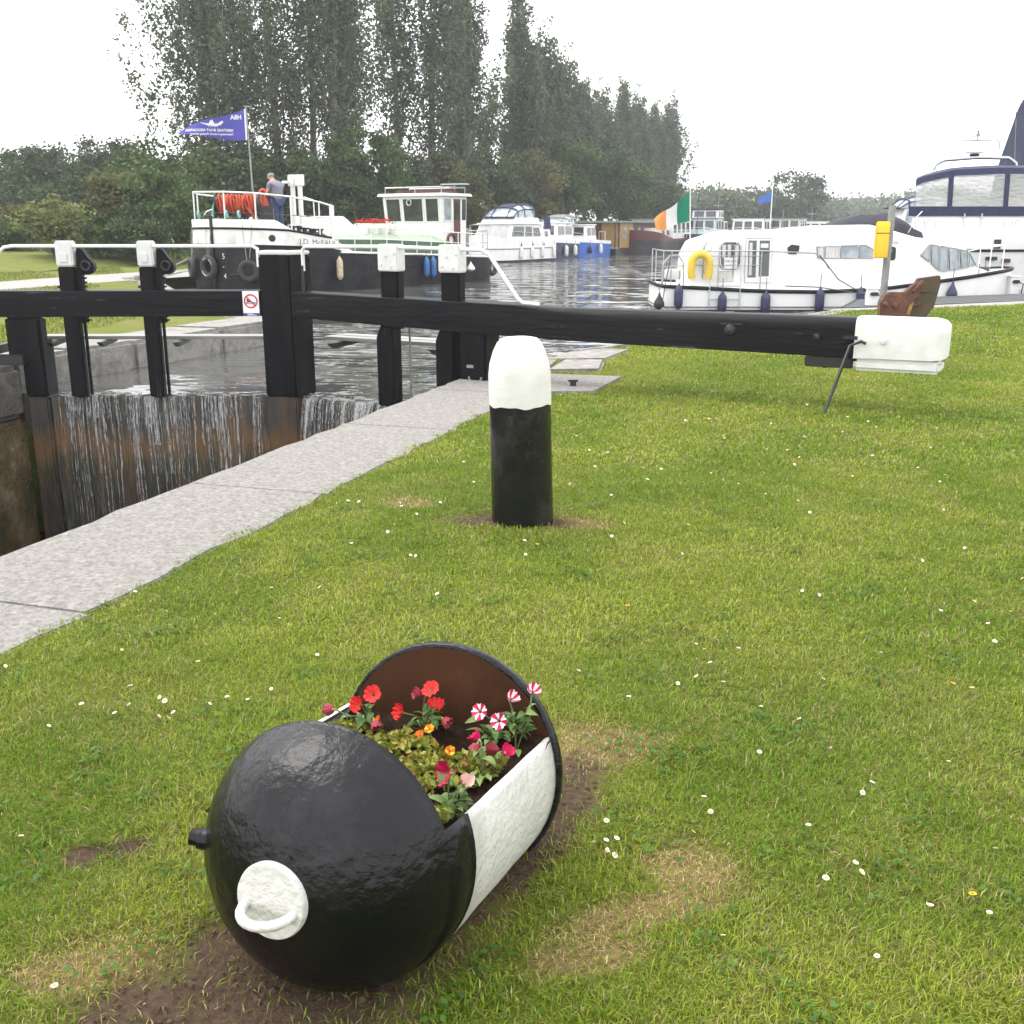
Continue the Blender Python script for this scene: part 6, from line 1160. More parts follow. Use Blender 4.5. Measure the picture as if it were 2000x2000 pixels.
HS_ = thing('outboard_bracket', 'chrome hoop seat frame at the stern of the white cruiser', 'frame', (CXW - 8.55, CYW - .9, zg(8.5) - ZO), 0); b = MB()
b.tube([(-.2, -.2, 0), (-.17, -.2, .55), (0, -.2, .72), (.17, -.2, .72), (.3, -.2, .55), (.33, -.2, 0)], .016, 6, caps=True); b.build('hoop', 'chrome', HS_, smooth=60); b = MB(); b.tube([(-.18, -.2, .45), (.31, -.2, .45)], .012, 6); b.build('bar', 'chrome', HS_)
MB().box(-.13, .26, -.28, -.1, .16, .40).build('seat', 'boatw', HS_, bevel=.03)
# yellow horseshoe buoy
HB_ = thing('lifebuoy', 'yellow horseshoe lifebuoy hanging on the stern rail of the white cruiser', 'lifebuoy', (CXW - lx(1369), CYW - 1.36, lz(518) - ZO)); b = MB()
pts = [(-.20, -.34)] + [(-.21 * math.cos(a), .02 + .24 * math.sin(a)) for a in np.linspace(.0, math.pi, 15)] + [(.20, -.34)]; pts = [(.21 * math.cos(a) * -1, .02 + .24 * math.sin(a)) for a in np.linspace(0, math.pi, 15)]
b.tube([(-.19, 0, -.31), (-.21, 0, -.16)] + [(x, 0, z) for x, z in pts] + [(.21, 0, -.16), (.19, 0, -.31)], [.085] + [.092] * 17 + [.085], 12); b.build('horseshoe', 'yellowf', HB_, smooth=60)
b = MB(); b.tube([(-.15, .08, -.05), (0, .1, .1), (.12, .08, -.2)], .008, 5); b.build('strap', 'rope', HB_)
# its fenders and ropes
for px, y, L, r_, k, mt_, lb in ((1330, 580, .5, .105, 'tube', 'fendnavy', 'navy fender hanging at the stern corner of the white cruiser'), (1417, 592, .44, .105, 'tube', 'fendnavy', 'navy fender behind the boarding ladder of the white cruiser'), (1503, 592, .46, .115, 'tube', 'fendnavy', 'navy fender below the cabin door of the white cruiser'), (1610, 587, .5, .11, 'tube', 'fendnavy', 'navy fender amidships below the long window'),
    (1690, 583, .42, .10, 'tube', 'fendnavy', 'dark navy fender beside the white power pedestal'), (1876, 571, .40, .13, 'ball', 'fendnavy', 'teardrop navy fender below the windscreen panes'), (1941, 563, .36, .11, 'ball', 'galv', 'grey teardrop fender near the bow of the white cruiser'), (1957, 558, .36, .15, 'ball', 'fendnavy', 'round navy fender at the bow of the white cruiser'), (1292, 590, .34, .13, 'ball', 'rubber', 'black teardrop fender on the far stern corner of the white cruiser')):
    x = lx(px); fender(lb, ((px - 1000) * .01187, CYW - max(.2, hwc(max(0, min(8.6, x)))) - .11 if px < 1900 else CYW - hwc(max(x - .6, .3)) - .2, lz(y) - ZO), L, r_, mt_, .36, k, 'fenders of the white cruiser')
for P, lb in (([(lx(1602), 1.33, lz(498)), (lx(1640), 1.42, lz(545)), (lx(1690), 1.55, lz(574))], 'mooring rope from the cruiser stern rail to the power pedestal'), ([(lx(1537), 1.40, lz(558)), (lx(1600), 1.46, lz(560)), (lx(1690), 1.6, lz(573))], 'dark spring rope along the side of the white cruiser')):
    b = MB(); b.tube([(CXW - x, CYW - y, z - ZO) for x, y, z in P], .013, 6); tag(b.build('mooring_rope', 'roped', smooth=60), lb, 'rope')
b = MB(); b.tube([(3.75, CYW - 1.25, lz(492) - ZO), (3.62, CYW - 1.28, lz(555) - ZO), (3.55, CYW - 1.4, lz(590) - ZO)], .012, 5); tag(b.build('mooring_rope', 'roped'), 'thin rope hanging at the stern of the white cruiser', 'rope')
# Irish tricolour on the stern staff
fx, fy = CXW - 8.05, CYW - .8
IF = thing('flag', 'Irish green, white and orange flag on the stern staff of the white cruiser', 'flag', (fx, fy, zg(8.3) - ZO))
b = MB(); b.tube([(.05, 0, -.02), (-.02, 0, 1.2), (-.06, 0, 2.25)], [.016, .014, .010], 8); b.build('staff', 'rail', IF, smooth=60)
def tri(u, v): return (-.045 - .80 * u - .03 * math.sin(v * 2), .10 * math.sin(u * 5.5 + v * 1.2) * min(1, u * 3), 2.16 - .72 * (1 - v) * (.92 - .42 * u) - .62 * u ** 1.0 + .05 * math.sin(u * 7 + v * 2) * u + .10 * u * (1 - v) - .0)
for u0, u1, mt_, nm in ((0, .34, 'flaggreen', 'green_band'), (.34, .68, 'flagwhite', 'white_band'), (.68, 1.0, 'flagorange', 'orange_band')):
    b = MB(); b.grid([[tri(u, v) for v in np.linspace(0, 1, 9)] for u in np.linspace(u0, u1, 10)]); b.build(nm, mt_, IF, smooth=80)
# ------------------------------------------------------------------ large cruiser with blue canopy
px2 = lambda p: (p - 1000) * .01587; pz = lambda y: 1.6 - .01523 * (y - 440)
LX, LY = px2(1790), 33.6
LC = thing('motor_cruiser', 'large white motor cruiser with navy canopy, clear windows and radar arch', 'boat', (LX, LY, 0))
q = lambda p: px2(p) - LX
rows = []
for x in np.linspace(0, 11.5, 14):
    sk = lambda yy: x + .40 * yy * max(0, 1 - x / 8)
    wv = 1.9 * (1 if x < 6 else (1 - ((x - 6) / 5.6) ** 2.2) ** .5); yc = 1.9
    rows.append([(sk(yy), yy, z_) for yy, z_ in ((yc - wv * .88, -.7), (yc - wv * .95, pz(520)), (yc - wv, pz(492)), (yc - wv, pz(447)), (yc + wv, pz(447)), (yc + wv, pz(492)), (yc + wv * .88, -.7))])
b = MB(); b.grid(rows); b.f.append(tuple(range(7))); b.m.append(0); b.build('hull', 'boatw', LC, smooth=35)
b = MB(); b.tube([(0, -.02, pz(490)), (6.5, -.02, pz(490))], .04, 8); b.build('rubbing_strake', 'bargek', LC, smooth=60)
b = MB(); b.add([(-.1, .25, pz(447)), (6.5, .25, pz(447)), (6.5, 3.5, pz(447)), (1.35, 3.5, pz(447)), (-.1, .32, pz(416)), (6.5, .32, pz(416)), (6.5, 3.4, pz(416)), (1.35, 3.4, pz(416))], [(4, 5, 6, 7), (0, 1, 5, 4), (1, 2, 6, 5), (2, 3, 7, 6), (3, 0, 4, 7)]); b.build('upper_deck', 'boatw', LC, bevel=.03, smooth=40)
MB().box(q(1909), 6.5, .1, .4, pz(488), pz(468)).build('side_locker', 'boatw', LC, bevel=.02)
for x0, x1, y0, y1 in ((1942, 1955, 468, 486), (1930, 1951, 502, 509)): MB().box(q(x0), q(x1), -.03, .12, pz(y1), pz(y0)).build('vent', 'ink', LC)
b = MB(); b.lathe([(.05, -.02), (.05, .02)], 16, (q(1926), .09, pz(478)), 'y'); b.build('fuel_cap', 'galv', LC)
for k in range(3): MB().box(q(1982), q(2010), .06, .14, pz(476 + k * 4.5), pz(474 + k * 4.5)).build('louvre', 'bargek', LC)
MB().box(q(1963), q(1977), -.05, .05, pz(514), pz(506)).build('number_plate', 'maroon', LC)
for p in (1885, 1919): b = MB(); b.tube([(q(p), .24, pz(417)), (q(p - 1), .16, pz(455)), (q(p - 3), .12, pz(466))], .025, 6); b.build('ladder_rail', 'chrome', LC, smooth=60)
MB().box(q(1886), q(1918), .1, .3, pz(459), pz(453)).build('ladder_step', 'galv', LC)
for p0 in (1790, 1812, 1962, 1985):
    b = MB(); b.tube([(q(p0), .2, pz(432)), (q(p0), .17, pz(462)), (q(p0 + 17), .17, pz(462)), (q(p0 + 17), .2, pz(432)), (q(p0), .2, pz(430))], .014, 5); b.build('fender_basket', 'chrome', LC)
# canopy
cz0, cz1, cz2, cz3 = pz(422), pz(403), pz(341), pz(326)
def canop(x): return itp(x, [(-.1, .38), (.1, .08), (1.2, -.02), (3.5, -.12), (5.5, -.12), (6.6, 0)])    # rise of the roof line (drop towards the aft end)
xa = [q(1783), q(1853), q(1962), 6.6]
NV = lambda: MB()
rz_ = lambda x, z: z - itp(x, [(-.2, .42), (.2, .25), (1.1, .06), (2.5, 0), (6.6, .02)]) * (1 if z > cz1 + .1 else 0)
def cpan(x0, x1, z0, z1, y0=.26, y1=.34, scallop=False, n_=14):
    R_ = []; 
    for x in np.linspace(x0, x1, n_):
        zz0 = rz_(x, z0) - (.045 * abs(math.sin(x * 8)) if scallop else 0); R_.append([(x, y0, zz0), (x, y1, rz_(x, z1))])
    return R_
b = MB(); b.grid(cpan(q(1775), 6.6, cz0, cz1, .24, .26)); b.build('canopy_skirt', 'navy', LC)
b = MB(); b.grid(cpan(q(1787), 6.6, cz2, cz3 - .02, .36, .42, True, 60)); b.build('canopy_valance', 'navy', LC)
b = MB(); b.grid([[(x + (yy - .4) * .42 * max(0, 1 - x / 6), yy, rz_(x, cz3) + h_) for yy, h_ in ((.42, -.02), (1.0, .08), (1.9, .10), (2.8, .08), (3.4, -.02))] for x in np.linspace(q(1787), 6.6, 14)]); b.build('canopy_roof', 'navy', LC, smooth=60)
for a0, a1 in ((q(1788), q(1849)), (q(1860), q(1960)), (q(1967), 6.5)): b = MB(); b.grid(cpan(a0 + (.0), a1, cz1 - .02, cz2 + .02, .27, .36)); b.build('clear_window', 'vinyl', LC, smooth=60)
for a0 in (q(1849), q(1958)): b = MB(); b.grid([[(a0, .25, cz1 - .02), (a0, .35, rz_(a0, cz2 + .02))], [(a0 + .16, .25, cz1 - .02), (a0 + .16, .35, rz_(a0, cz2 + .02))]]); b.build('canopy_strip', 'navy', LC)
b = MB(); b.grid([[(q(1775), .26, cz0 + .05), (q(1776) + 1.3, 3.4, cz0 + .05)], [(q(1783), .3, cz1), (q(1783) + 1.3, 3.4, cz1)], [(q(1787), .36, rz_(q(1787), cz2)), (q(1787) + 1.3, 3.4, rz_(q(1787), cz2))]]); b.build('clear_window', 'vinyl', LC)
b = MB(); b.grid([[(x, 3.4, cz0), (x, 3.4, rz_(x, cz3 - .02))] for x in np.linspace(q(1787) + 1.3, 6.6, 6)]); b.build('clear_window', 'vinyl', LC)
for xx in (1.4, 3.2): MB().box(xx, xx + .9, 1.6, 2.4, pz(418), pz(385)).build('seat', 'boatw', LC, bevel=.08, smooth=50)
b = MB(); b.tube([(q(1838), 1.2, pz(330)), (q(1842), 1.2, pz(318)), (q(1858), 1.2, pz(310)), (q(1920), 1.2, pz(305)), (q(1985), 1.2, pz(306)), (q(2000), 1.2, pz(316)), (q(2004), 1.2, pz(335))], .055, 8); b.build('radar_arch', 'chrome', LC, smooth=60)
b = MB(); b.tube([(q(1874), 1.3, pz(306)), (q(1876), 1.3, pz(278)), (q(1884), 1.3, pz(272)), (q(1960), 1.3, pz(270)), (q(1967), 1.3, pz(276)), (q(1967), 1.3, pz(304))], .02, 6); b.build('aerial_frame', 'chrome', LC, smooth=60)
b = MB(); b.lathe([(.12, 0), (.16, .06), (.10, .10)], 16, (q(1919), 1.3, pz(303))); b.build('radar_base', 'navy', LC, smooth=40); MB().box(q(1901), q(1938), 1.2, 1.4, pz(297), pz(287)).build('radar_scanner', 'rail', LC, bevel=.04)
b = MB(); b.tube([(q(1922), 1.3, pz(271)), (q(1922), 1.3, pz(262))], .02, 6); b.lathe([(.06, 0), (.06, .08), (.03, .09), (.03, .14), (.06, .15), (.06, .17)], 12, (q(1922), 1.3, pz(263))); b.build('mast_light', 'galv', LC, smooth=40)
# ------------------------------------------------------------------ covered boat between the two cruisers
CB = thing('covered_boat', 'white boat under a sagging navy canvas cover behind the white cruiser', 'boat', (8.15, 30.6, WZ + .17), 0)
hull(CB, 4.4, .95, None, [('hull', K(-.4), K(1.35), 'boatw')], bow=1.4, stern=.3)
R_ = []
for x in np.linspace(-.2, 3.1, 16):
    zt = itp(x, [(-.2, 1.45), (.6, 1.75), (1.3, 2.02), (2.2, 2.10), (2.7, 1.95), (3.1, 1.62)]) + .02 * math.sin(x * 9); zb_ = itp(x, [(-.2, 1.42), (2.2, 1.5), (3.1, 1.45)]); R_.append([(x, -.95, zb_), (x, -.8 + .04 * math.sin(x * 7), (zb_ + zt) / 2 + .05), (x, -.35, zt), (x, .35, zt), (x, .8, (zb_ + zt) / 2), (x, .95, zb_)])
b = MB(); b.grid(R_); b.f.append(tuple(range(6))); b.m.append(0); b.build('canvas_cover', 'blackcanvas', CB, smooth=60)
b = MB(); b.tube([(2.6, -.9, 1.4), (2.9, -.85, 2.0), (3.05, -.8, 2.15)], .012, 5); b.build('cover_stay', 'chrome', CB)
# ------------------------------------------------------------------ feather banner on a pontoon
PN = thing('pontoon', 'grey floating pontoon behind the large cruiser', 'pontoon', (21.5, 43, WZ)); 
for k in range(8): MB().box(-5, 5, -1.2 + k * .3, -.92 + k * .3, .25, .32).build('plank', 'deck', PN)
MB().box(-4.9, 4.9, -1.1, 1.1, -.3, .25).build('float', 'galv', PN)
FB = thing('feather_banner', 'tall dark blue feather banner rising behind the large cruiser', 'banner', (19.35, 43, -.03))
b = MB(); b.tube([(.35, 0, 0), (.3, 0, 3.0), (.1, 0, 5.2), (.02, 0, 6.0), (.10, 0, 6.3), (.35, 0, 6.42)], .02, 6); b.build('pole', 'galv', FB, smooth=60)
R_ = []
for z in np.linspace(1.0, 6.35, 24):
    xl = itp(z, [(1, -.62), (2.5, -.60), (3.4, -.52), (4.2, -.36), (5.0, -.16), (5.6, .0), (6.0, .10), (6.35, .3)]); xr = itp(z, [(1, .75), (5.5, .85), (6.1, .75), (6.35, .45)]); R_.append([(xl + (xr - xl) * u, .06 * math.sin(u * 5 + z), z) for u in np.linspace(0, 1, 7)])
b = MB(); b.grid(R_); b.build('cloth', 'banner', FB, smooth=80)
# ------------------------------------------------------------------ far boats
def B0(name, label, bow, stern, cat='boat', group='boats moored along the far bank'):
    d = np.array(stern) - np.array(bow); L = float(np.hypot(*d)); return thing(name, label, cat, (bow[0], bow[1], WZ), math.atan2(d[1], d[0]), group), L
def pulpit(par, W, z, h=.55):
    b = MB(); b.tube([(1.6, -W * .8, z), (1.3, -W * .75, z + h), (.5, -W * .45, z + h + .05), (.05, 0, z + h + .08), (.5, W * .45, z + h + .05), (1.3, W * .75, z + h), (1.6, W * .8, z)], .02, 6); b.build('bow_rail', 'chrome', par, smooth=60)
    for x, y in ((.5, -W * .45), (.5, W * .45)): b = MB(); b.tube([(x, y, z), (x, y, z + h)], .018, 6); b.build('stanchion', 'chrome', par)
def dome(par, x0, x1, w_, z0, h, mt='navy', panes=3, glass='glassl'):
    """sprayhood: clear panes carried on thin canvas-covered hoops with a canvas top"""
    st = [(x0, .05), (x0 + (x1 - x0) * .20, .72), (x0 + (x1 - x0) * .5, 1), (x1 - .15, 1.0), (x1, .85)]
    R_ = [[(x, -w_ * math.cos(a) * (1 - .05 * k), z0 + h * f * (.30 + .70 * math.sin(a) ** .6) if 0 < a < math.pi - 1e-6 else z0) for a in np.linspace(0, math.pi, 13)] for k, (x, f) in enumerate(st)]
    b = MB(); b.grid(R_); b.build('clear_canopy', glass, par, smooth=40)
    for i, r_ in enumerate(R_): b = MB(); b.tube([(x, y, z + .012) for x, y, z in r_], .045, 6); b.build('canopy_hoop', mt, par, smooth=60)
    for j in (1, 4, 8, 11): b = MB(); b.tube([(r_[j][0], r_[j][1], r_[j][2] + .012) for r_ in R_], .035, 6); b.build('canopy_seam', mt, par, smooth=60)
    b = MB(); b.grid([[(x, y, z + .03) for x, y, z in r_[4:9]] for r_ in R_[1:]]); b.build('canopy_top', mt, par, smooth=60)
C1, L = B0('motor_cruiser', 'white cabin cruiser with domed clear canopy moored behind the barge stern', (-2.0, 57.5), (2.40, 65.0))
C1.scale = (.8, .8, 1)
hull(C1, L, 1.65, None, [('bottom', K(-.4), K(.12), 'hullk'), ('hull', K(.12), lambda x: itp(x, [(0, 1.45), (3, 1.2), (9, 1.1)]), 'boatw')], bow=3.2, stern=.4, ex=2)
ln, _ = planline(L, 1.65, 3.2, .4, 20, 2, 4); b = MB(); b.tube([(x, y * 1.01, .72) for x, y in ln], .03, 6); b.build('rubbing_strake', 'galv', C1)
house(C1, 'cabin', 2.0, 6.9, 1.42, 1.1, 2.0, .75, .25, .12, side=((.06, .42, .28, .86), (.46, .68, .28, .86), (.72, .94, .28, .8)), back=((.05, .48, .2, .9), (.52, .95, .2, .9)), frame='whitep', roof=.16)
house(C1, 'flybridge', 2.9, 6.6, 1.35, 2.07, 2.35, .35, .1, .1); dome(C1, 3.1, 6.5, 1.25, 2.33, .75); pulpit(C1, 1.5, 1.35); house(C1, 'aft_cabin', 7.0, 8.4, 1.3, 1.05, 1.75, 0, .15, .08, side=((.3, .7, .4, .8),))
b = MB(); b.grid([[(7.3, -1.3, 1.75), (7.3, -1.2, 2.45)], [(8.3, -1.3, 1.75), (8.3, -1.2, 2.4)]]); b.build('dodger', 'navy', C1); rails(C1, [(2.6, -1.5, 1.2), (4.2, -1.6, 1.15), (5.8, -1.6, 1.1), (7.2, -1.6, 1.1)], .42, .03, 'chrome', .014)
for k, x in enumerate((3.2, 4.7, 6.2, 7.9)):
    c, s = math.cos(C1.rotation_euler.z), math.sin(C1.rotation_euler.z); y = -1.78; fender('white fender on the side of the domed-canopy cruiser', (-2.0 + (c * x - s * y) * .8, 57.5 + (s * x + c * y) * .8, .12), .55, .11, 'fendwhite', .4, 'tube', 'white fenders of the domed-canopy cruiser', .0)
for x in (3.4, 5.0, 6.6): b = MB(); b.lathe([(.07, -.02), (.07, .02)], 12, (x, -1.655, .92), 'y'); b.build('porthole', 'ink', C1)
C2, L = B0('small_cruiser', 'small white cabin boat with navy hull and white fenders', (1.2, 63.5), (3.65, 69.5))
hull(C2, L, 1.2, None, [('hull', K(-.4), lambda x: itp(x, [(0, 1.0), (6, .8)]), 'fendnavy'), ('topsides', lambda x: itp(x, [(0, 1.0), (6, .8)]), lambda x: itp(x, [(0, 1.2), (6, .98)]), 'boatw')], bow=2.0, stern=.3)
house(C2, 'cabin', 1.4, 4.6, .98, .95, 2.05, .25, .1, .1, side=((.08, .45, .4, .85), (.52, .92, .4, .85)), back=((.08, .46, .4, .88), (.54, .92, .4, .88)), roof=.08); dome(C2, 3.6, 5.6, .95, 2.0, .55, 'greyroof')
c, s = math.cos(C2.rotation_euler.z), math.sin(C2.rotation_euler.z)
for x, y in ((.9, -1.0), (2.3, -1.3), (3.9, -1.32)): fender('white fender on the navy-hulled cabin boat', (1.2 + c * x - s * y, 63.5 + s * x + c * y, .1), .6, .13, 'fendwhite', .4, 'tube', 'white fenders of the navy-hulled boat')
C3, L = B0('small_cruiser', 'small bright blue and white cabin boat beside the timber houseboat', (3.2, 67.5), (5.65, 73))
hull(C3, L, 1.15, None, [('hull', K(-.4), lambda x: itp(x, [(0, .95), (6, .75)]), 'blue'), ('topsides', lambda x: itp(x, [(0, .95), (6, .75)]), lambda x: itp(x, [(0, 1.15), (6, .95)]), 'boatw')], bow=1.9, stern=.3)
house(C3, 'cabin', 1.5, 3.6, .92, .9, 1.95, .25, .1, .1, side=((.1, .48, .4, .85), (.56, .92, .4, .85)), back=((.08, .46, .4, .88), (.54, .92, .4, .88)), roof=.08); pulpit(C3, 1.0, 1.05, .4)
rails(C3, [(3.8, -1.0, .95), (4.8, -1.05, .95), (5.6, -.8, .95)], .6, .03, 'chrome', .02)
c, s = math.cos(C3.rotation_euler.z), math.sin(C3.rotation_euler.z); fender('white fender on the bright blue cabin boat', (3.2 + c * 3.4 + s * 1.28, 67.5 + s * 3.4 - c * 1.28, .12), .55, .12, 'fendwhite', .4, 'tube'); fender('black fender on the bright blue cabin boat', (3.2 + c * 1.6 + s * 1.2, 67.5 + s * 1.6 - c * 1.2, .1), .5, .14, 'rubber', .4, 'ball')
HBt, L = B0('houseboat', 'brown timber houseboat with honey-coloured panel and flat roof', (5.4, 73.5), (10.3, 83))
MB().box(0, L, -1.75, 1.75, -.4, .42).build('hull', 'hullk', HBt, bevel=.06); MB().box(.15, .95, -1.6, 1.6, .42, .5).build('porch_deck', 'plank', HBt)
MB().box(.9, L - .5, -1.62, 1.62, .42, 2.12).build('cabin', 'wood', HBt); MB().box(.1, L - .2, -1.85, 1.85, 2.12, 2.24).build('roof', 'greyroof', HBt)
MB().box(.86, .92, -1.55, -.35, .5, 2.08).build('honey_panel', 'woodl', HBt); MB().box(.86, .92, -.25, .45, .5, 2.0).build('door', 'maroon', HBt); MB().box(.85, .9, .55, 1.5, .9, 1.95).build('window', 'glass', HBt)
for x in (1.6, 3.0, 4.4, 5.8, 7.2): MB().box(x, x + .5, -1.66, -1.6, 1.0, 1.8).build('window', 'glassl', HBt)
MB().box(1.0, 3.4, -1.645, -1.622, .45, 2.1).build('side_panel', 'woodl', HBt)
for y in (-1.6, 1.6): MB().box(.2, .28, y - .04, y + .04, .42, 2.12).build('porch_post', 'wood', HBt)
FPt = thing('flower_pot', 'orange flowers in a pot on the houseboat porch', 'flower pot', (6.4, 73.9, .15)); b = MB(); b.lathe([(.14, 0), (.2, .25), (.16, .26)], 14); b.build('pot', 'rust', FPt); o = leaves('blooms', rng.normal(size=(60, 3)) * .12 + np.array([0, 0, .4]), .05, PETAL['petal_orange'], FPt, np.full(60, .5)); o['kind'] = 'stuff'
RB_, L = B0('barge', 'red and black barge with rounded bow and long cabin on the far bank', (8.3, 75.2), (13.8, 90))
hull(RB_, L, 1.95, None, [('hull', K(-.4), lambda x: itp(x, [(0, .95), (3, .85), (14, .8)]), 'hullk'), ('bow_band', lambda x: itp(x, [(0, .95), (3, .85), (14, .8)]), lambda x: itp(x, [(0, 1.62), (2.5, 1.2), (5, 1.0), (14, 1.0)]), 'oxide')], bow=2.2, stern=1, ex=2.3, deck='oxide')
b = MB(); b.tube([(-.02, 0, -.3), (-.03, 0, 1.65)], .05, 6); b.build('stem_bar', 'oxide', RB_); house(RB_, 'fore_cabin', 2.6, 6, 1.45, 1.0, 1.75, .2, .1, .08, 'house', side=((.1, .4, .3, .8), (.6, .9, .3, .8)))
house(RB_, 'cabin', 6, 13, 1.6, .9, 2.35, 0, 0, .08, 'boatw', side=((.05, .2, .35, .85), (.27, .42, .35, .85), (.5, .65, .35, .85), (.73, .9, .35, .85)), back=((.08, .32, .35, .85), (.38, .62, .35, .85), (.68, .92, .35, .85)), roof=.2, roofmat='greyroof')
rails(RB_, [(3, -1.7, 1.1), (5, -1.8, 1.0), (7.5, -1.85, 1.0), (10, -1.85, 1.0), (12.5, -1.85, 1.0)], .6, .03, 'rail', .02)
c, s = math.cos(RB_.rotation_euler.z), math.sin(RB_.rotation_euler.z); T = thing('tyre', 'tyre fender on the bow of the red and black barge', 'tyre', (8.3 + c * .25 - s * .75, 75.2 + s * .25 + c * .75 - .15, .55), .15); MB().torus((0, 0, 0), .24, .09, 'y', 24, 8).build('tyre_body', 'rubber', T, smooth=60); b = MB(); b.tube([(0, 0, .26), (0, .1, .7)], .015, 5); b.build('lanyard', 'rope', T)
# more boats behind the tricolour
for k, (bow, stern, hm, cm, lb, hs, rf) in enumerate([
    ((14.0, 84), (17.5, 95), 'hullk', 'teal', 'pale teal wheelhouse barge with black bow behind the tricolour', 2.45, 'greyroof'), ((15.5, 92), (20, 104), 'hullk', 'boatw', 'white two-storey barge with black-framed windows', 3.25, 'blackcanvas'),
    ((18.6, 88), (22, 97), 'boatw', 'boatw', 'white wheelhouse boat beside the teal barge', 2.4, 'boatw'), ((22.5, 92), (26, 100), 'hullk', 'house', 'cream cabin boat with framed windows near the blue club flag', 2.5, 'greyroof'), ((26.5, 96), (29, 103), 'boatw', 'boatw', 'low white cabin boat with black cabin band', 2.2, 'boatw'),
    ((31, 104), (34, 112), 'boatw', 'boatw', 'small white cruiser with hooped frame in the marina', 2.1, 'boatw'), ((34, 98), (37.5, 106), 'hullk', 'boatw', 'dark-hulled white boat beyond the canvas cover', 2.1, 'greyroof')]):
    Q, L = B0('moored_boat', lb, bow, stern, group='boats crowded beyond the white cruiser'); hull(Q, L, 1.7, None, [('hull', K(-.4), lambda x: itp(x, [(0, 1.3), (3, 1.0), (12, .95)]), hm)], bow=2.4, stern=.6)
    house(Q, 'cabin', 3.2, 8.6 if L > 9 else L - 1.5, 1.35, .95, hs * .72 if hs > 3 else hs, .15, .1, .08, cm, side=((.06, .3, .45, .88), (.38, .62, .45, .88), (.7, .94, .45, .88)), back=((.06, .32, .45, .9), (.38, .62, .45, .9), (.68, .94, .45, .9)), roof=.12, roofmat=rf)
    if hs > 3: house(Q, 'wheelhouse', 4.2, 7.2, 1.15, hs * .72 + .07, hs, .1, .1, .05, cm, side=((.1, .45, .3, .85), (.55, .9, .3, .85)), back=((.08, .46, .3, .85), (.54, .92, .3, .85)), roof=.15, roofmat=rf)
    rails(Q, [(.6, -.8, 1.25), (2, -1.4, 1.1), (4, -1.6, 1.0), (6.5, -1.6, .98)], .55, .02, 'rail', .022); pulpit(Q, 1.5, 1.2, .5)
    if k in (0, 3, 5): b = MB(); b.tube([(2.2, 0, 1.1), (2.2, 0, 4.2 - .3 * k)], .03, 6); b.build('mast', 'galv' if k else 'signblue', Q)
# little cruiser with blue framed canopy
SCc = thing('small_cruiser', 'small white cruiser with blue framed canopy beyond the canvas cover', 'boat', (19.0, 55, WZ), 0, 'boats crowded beyond the white cruiser')
hull(SCc, 3.6, 1.2, None, [('hull', K(-.4), K(1.4), 'boatw')], bow=.8, stern=.3); house(SCc, 'cabin', .2, 2.3, 1.1, 1.35, 2.75, .2, .15, .1, 'boatw', side=((.08, .3, .5, .92), (.38, .62, .5, .92), (.7, .92, .5, .92)), glass='glassl', frame='whitep')
dome(SCc, .15, 2.5, 1.1, 2.75, .65)
# blue club flag on a mast
BF = thing('flag', 'blue club flag streaming from a tall white mast in the marina', 'flag', (21.6, 91, WZ)); b = MB(); b.tube([(0, 0, 0), (0, 0, 5.9)], [.06, .035], 8); b.build('mast', 'rail', BF, smooth=60)
b = MB(); b.grid([[(-.05 - u * 1.1, .1 * math.sin(u * 5), 4.62 - u * .45 - (1 - v) * .75 * (1 - .25 * u)) for v in np.linspace(0, 1, 6)] for u in np.linspace(0, 1, 12)]); b.build('cloth', 'blue', BF, smooth=80)
for px, t_, h, lb in ((1822, 120, 5.4, 'thin bare mast beyond the covered boat'), (1395, 100, 4.6, 'thin bare mast behind the teal barge'), (1575, 110, 3.8, 'thin bare mast near the hooped cruiser')):
    x = (px - 1000) / 2050 * t_; MS = thing('mast', lb, 'mast', (x, t_ * 1.02, WZ), 0, 'masts in the marina'); b = MB(); b.tube([(0, 0, 0), (0, 0, h)], [.06, .03], 6); b.build('pole', 'galv', MS); MB().box(-.5, .5, -.02, .02, h * .8, h * .82).build('spreader', 'galv', MS); MB().box(-1.2, 1.2, -2, 2, -.3, .8).build('hull', 'boatw', MS, bevel=.2)

# ------------------------------------------------------------------ right bank: pole, box, iron relic, pedestals
YP = thing('post', 'galvanised post carrying a yellow box behind the beam end', 'post', (4.60, 13.25, 0)); b = MB(); b.tube([(-.02, 0, -.1), (0, 0, .9), (.014, 0, 1.835)], .043, 12); b.build('pole', 'galv', YP, smooth=60)
for z in (1.30, 1.60): b = MB(); b.lathe([(.05, -.015), (.05, .015)], 12, (.008, 0, z)); b.build('clamp', 'galv', YP)
YB = thing('equipment_box', 'yellow plastic box clamped to the galvanised post', 'box', (4.50, 13.20, 1.215), R(-12)); b = MB(); b.prism([(-.11, 0), (.07, 0), (.10, .02), (.10, .33), (.035, .43), (-.08, .43), (-.11, .365)], lambda a, c, t_: (t_, a, c), -.075, .075); b.build('casing', 'yellow', YB, bevel=.012, smooth=40)
MB().box(-.077, .077, -.114, -.108, .29, .298).build('lid_seam', 'ink', YB)
rx = lambda px: (px - 1000) / 2050 * 12.75; rz2 = lambda y: 1.6 + 12.95 * (-.2635 + .00047054 * (1000 - y)) / 1.015
IR = thing('iron_relic', 'rusty iron lock-gear relic with bolts and lichen standing behind the beam end', 'iron relic', (0, 12.95, 0)); 
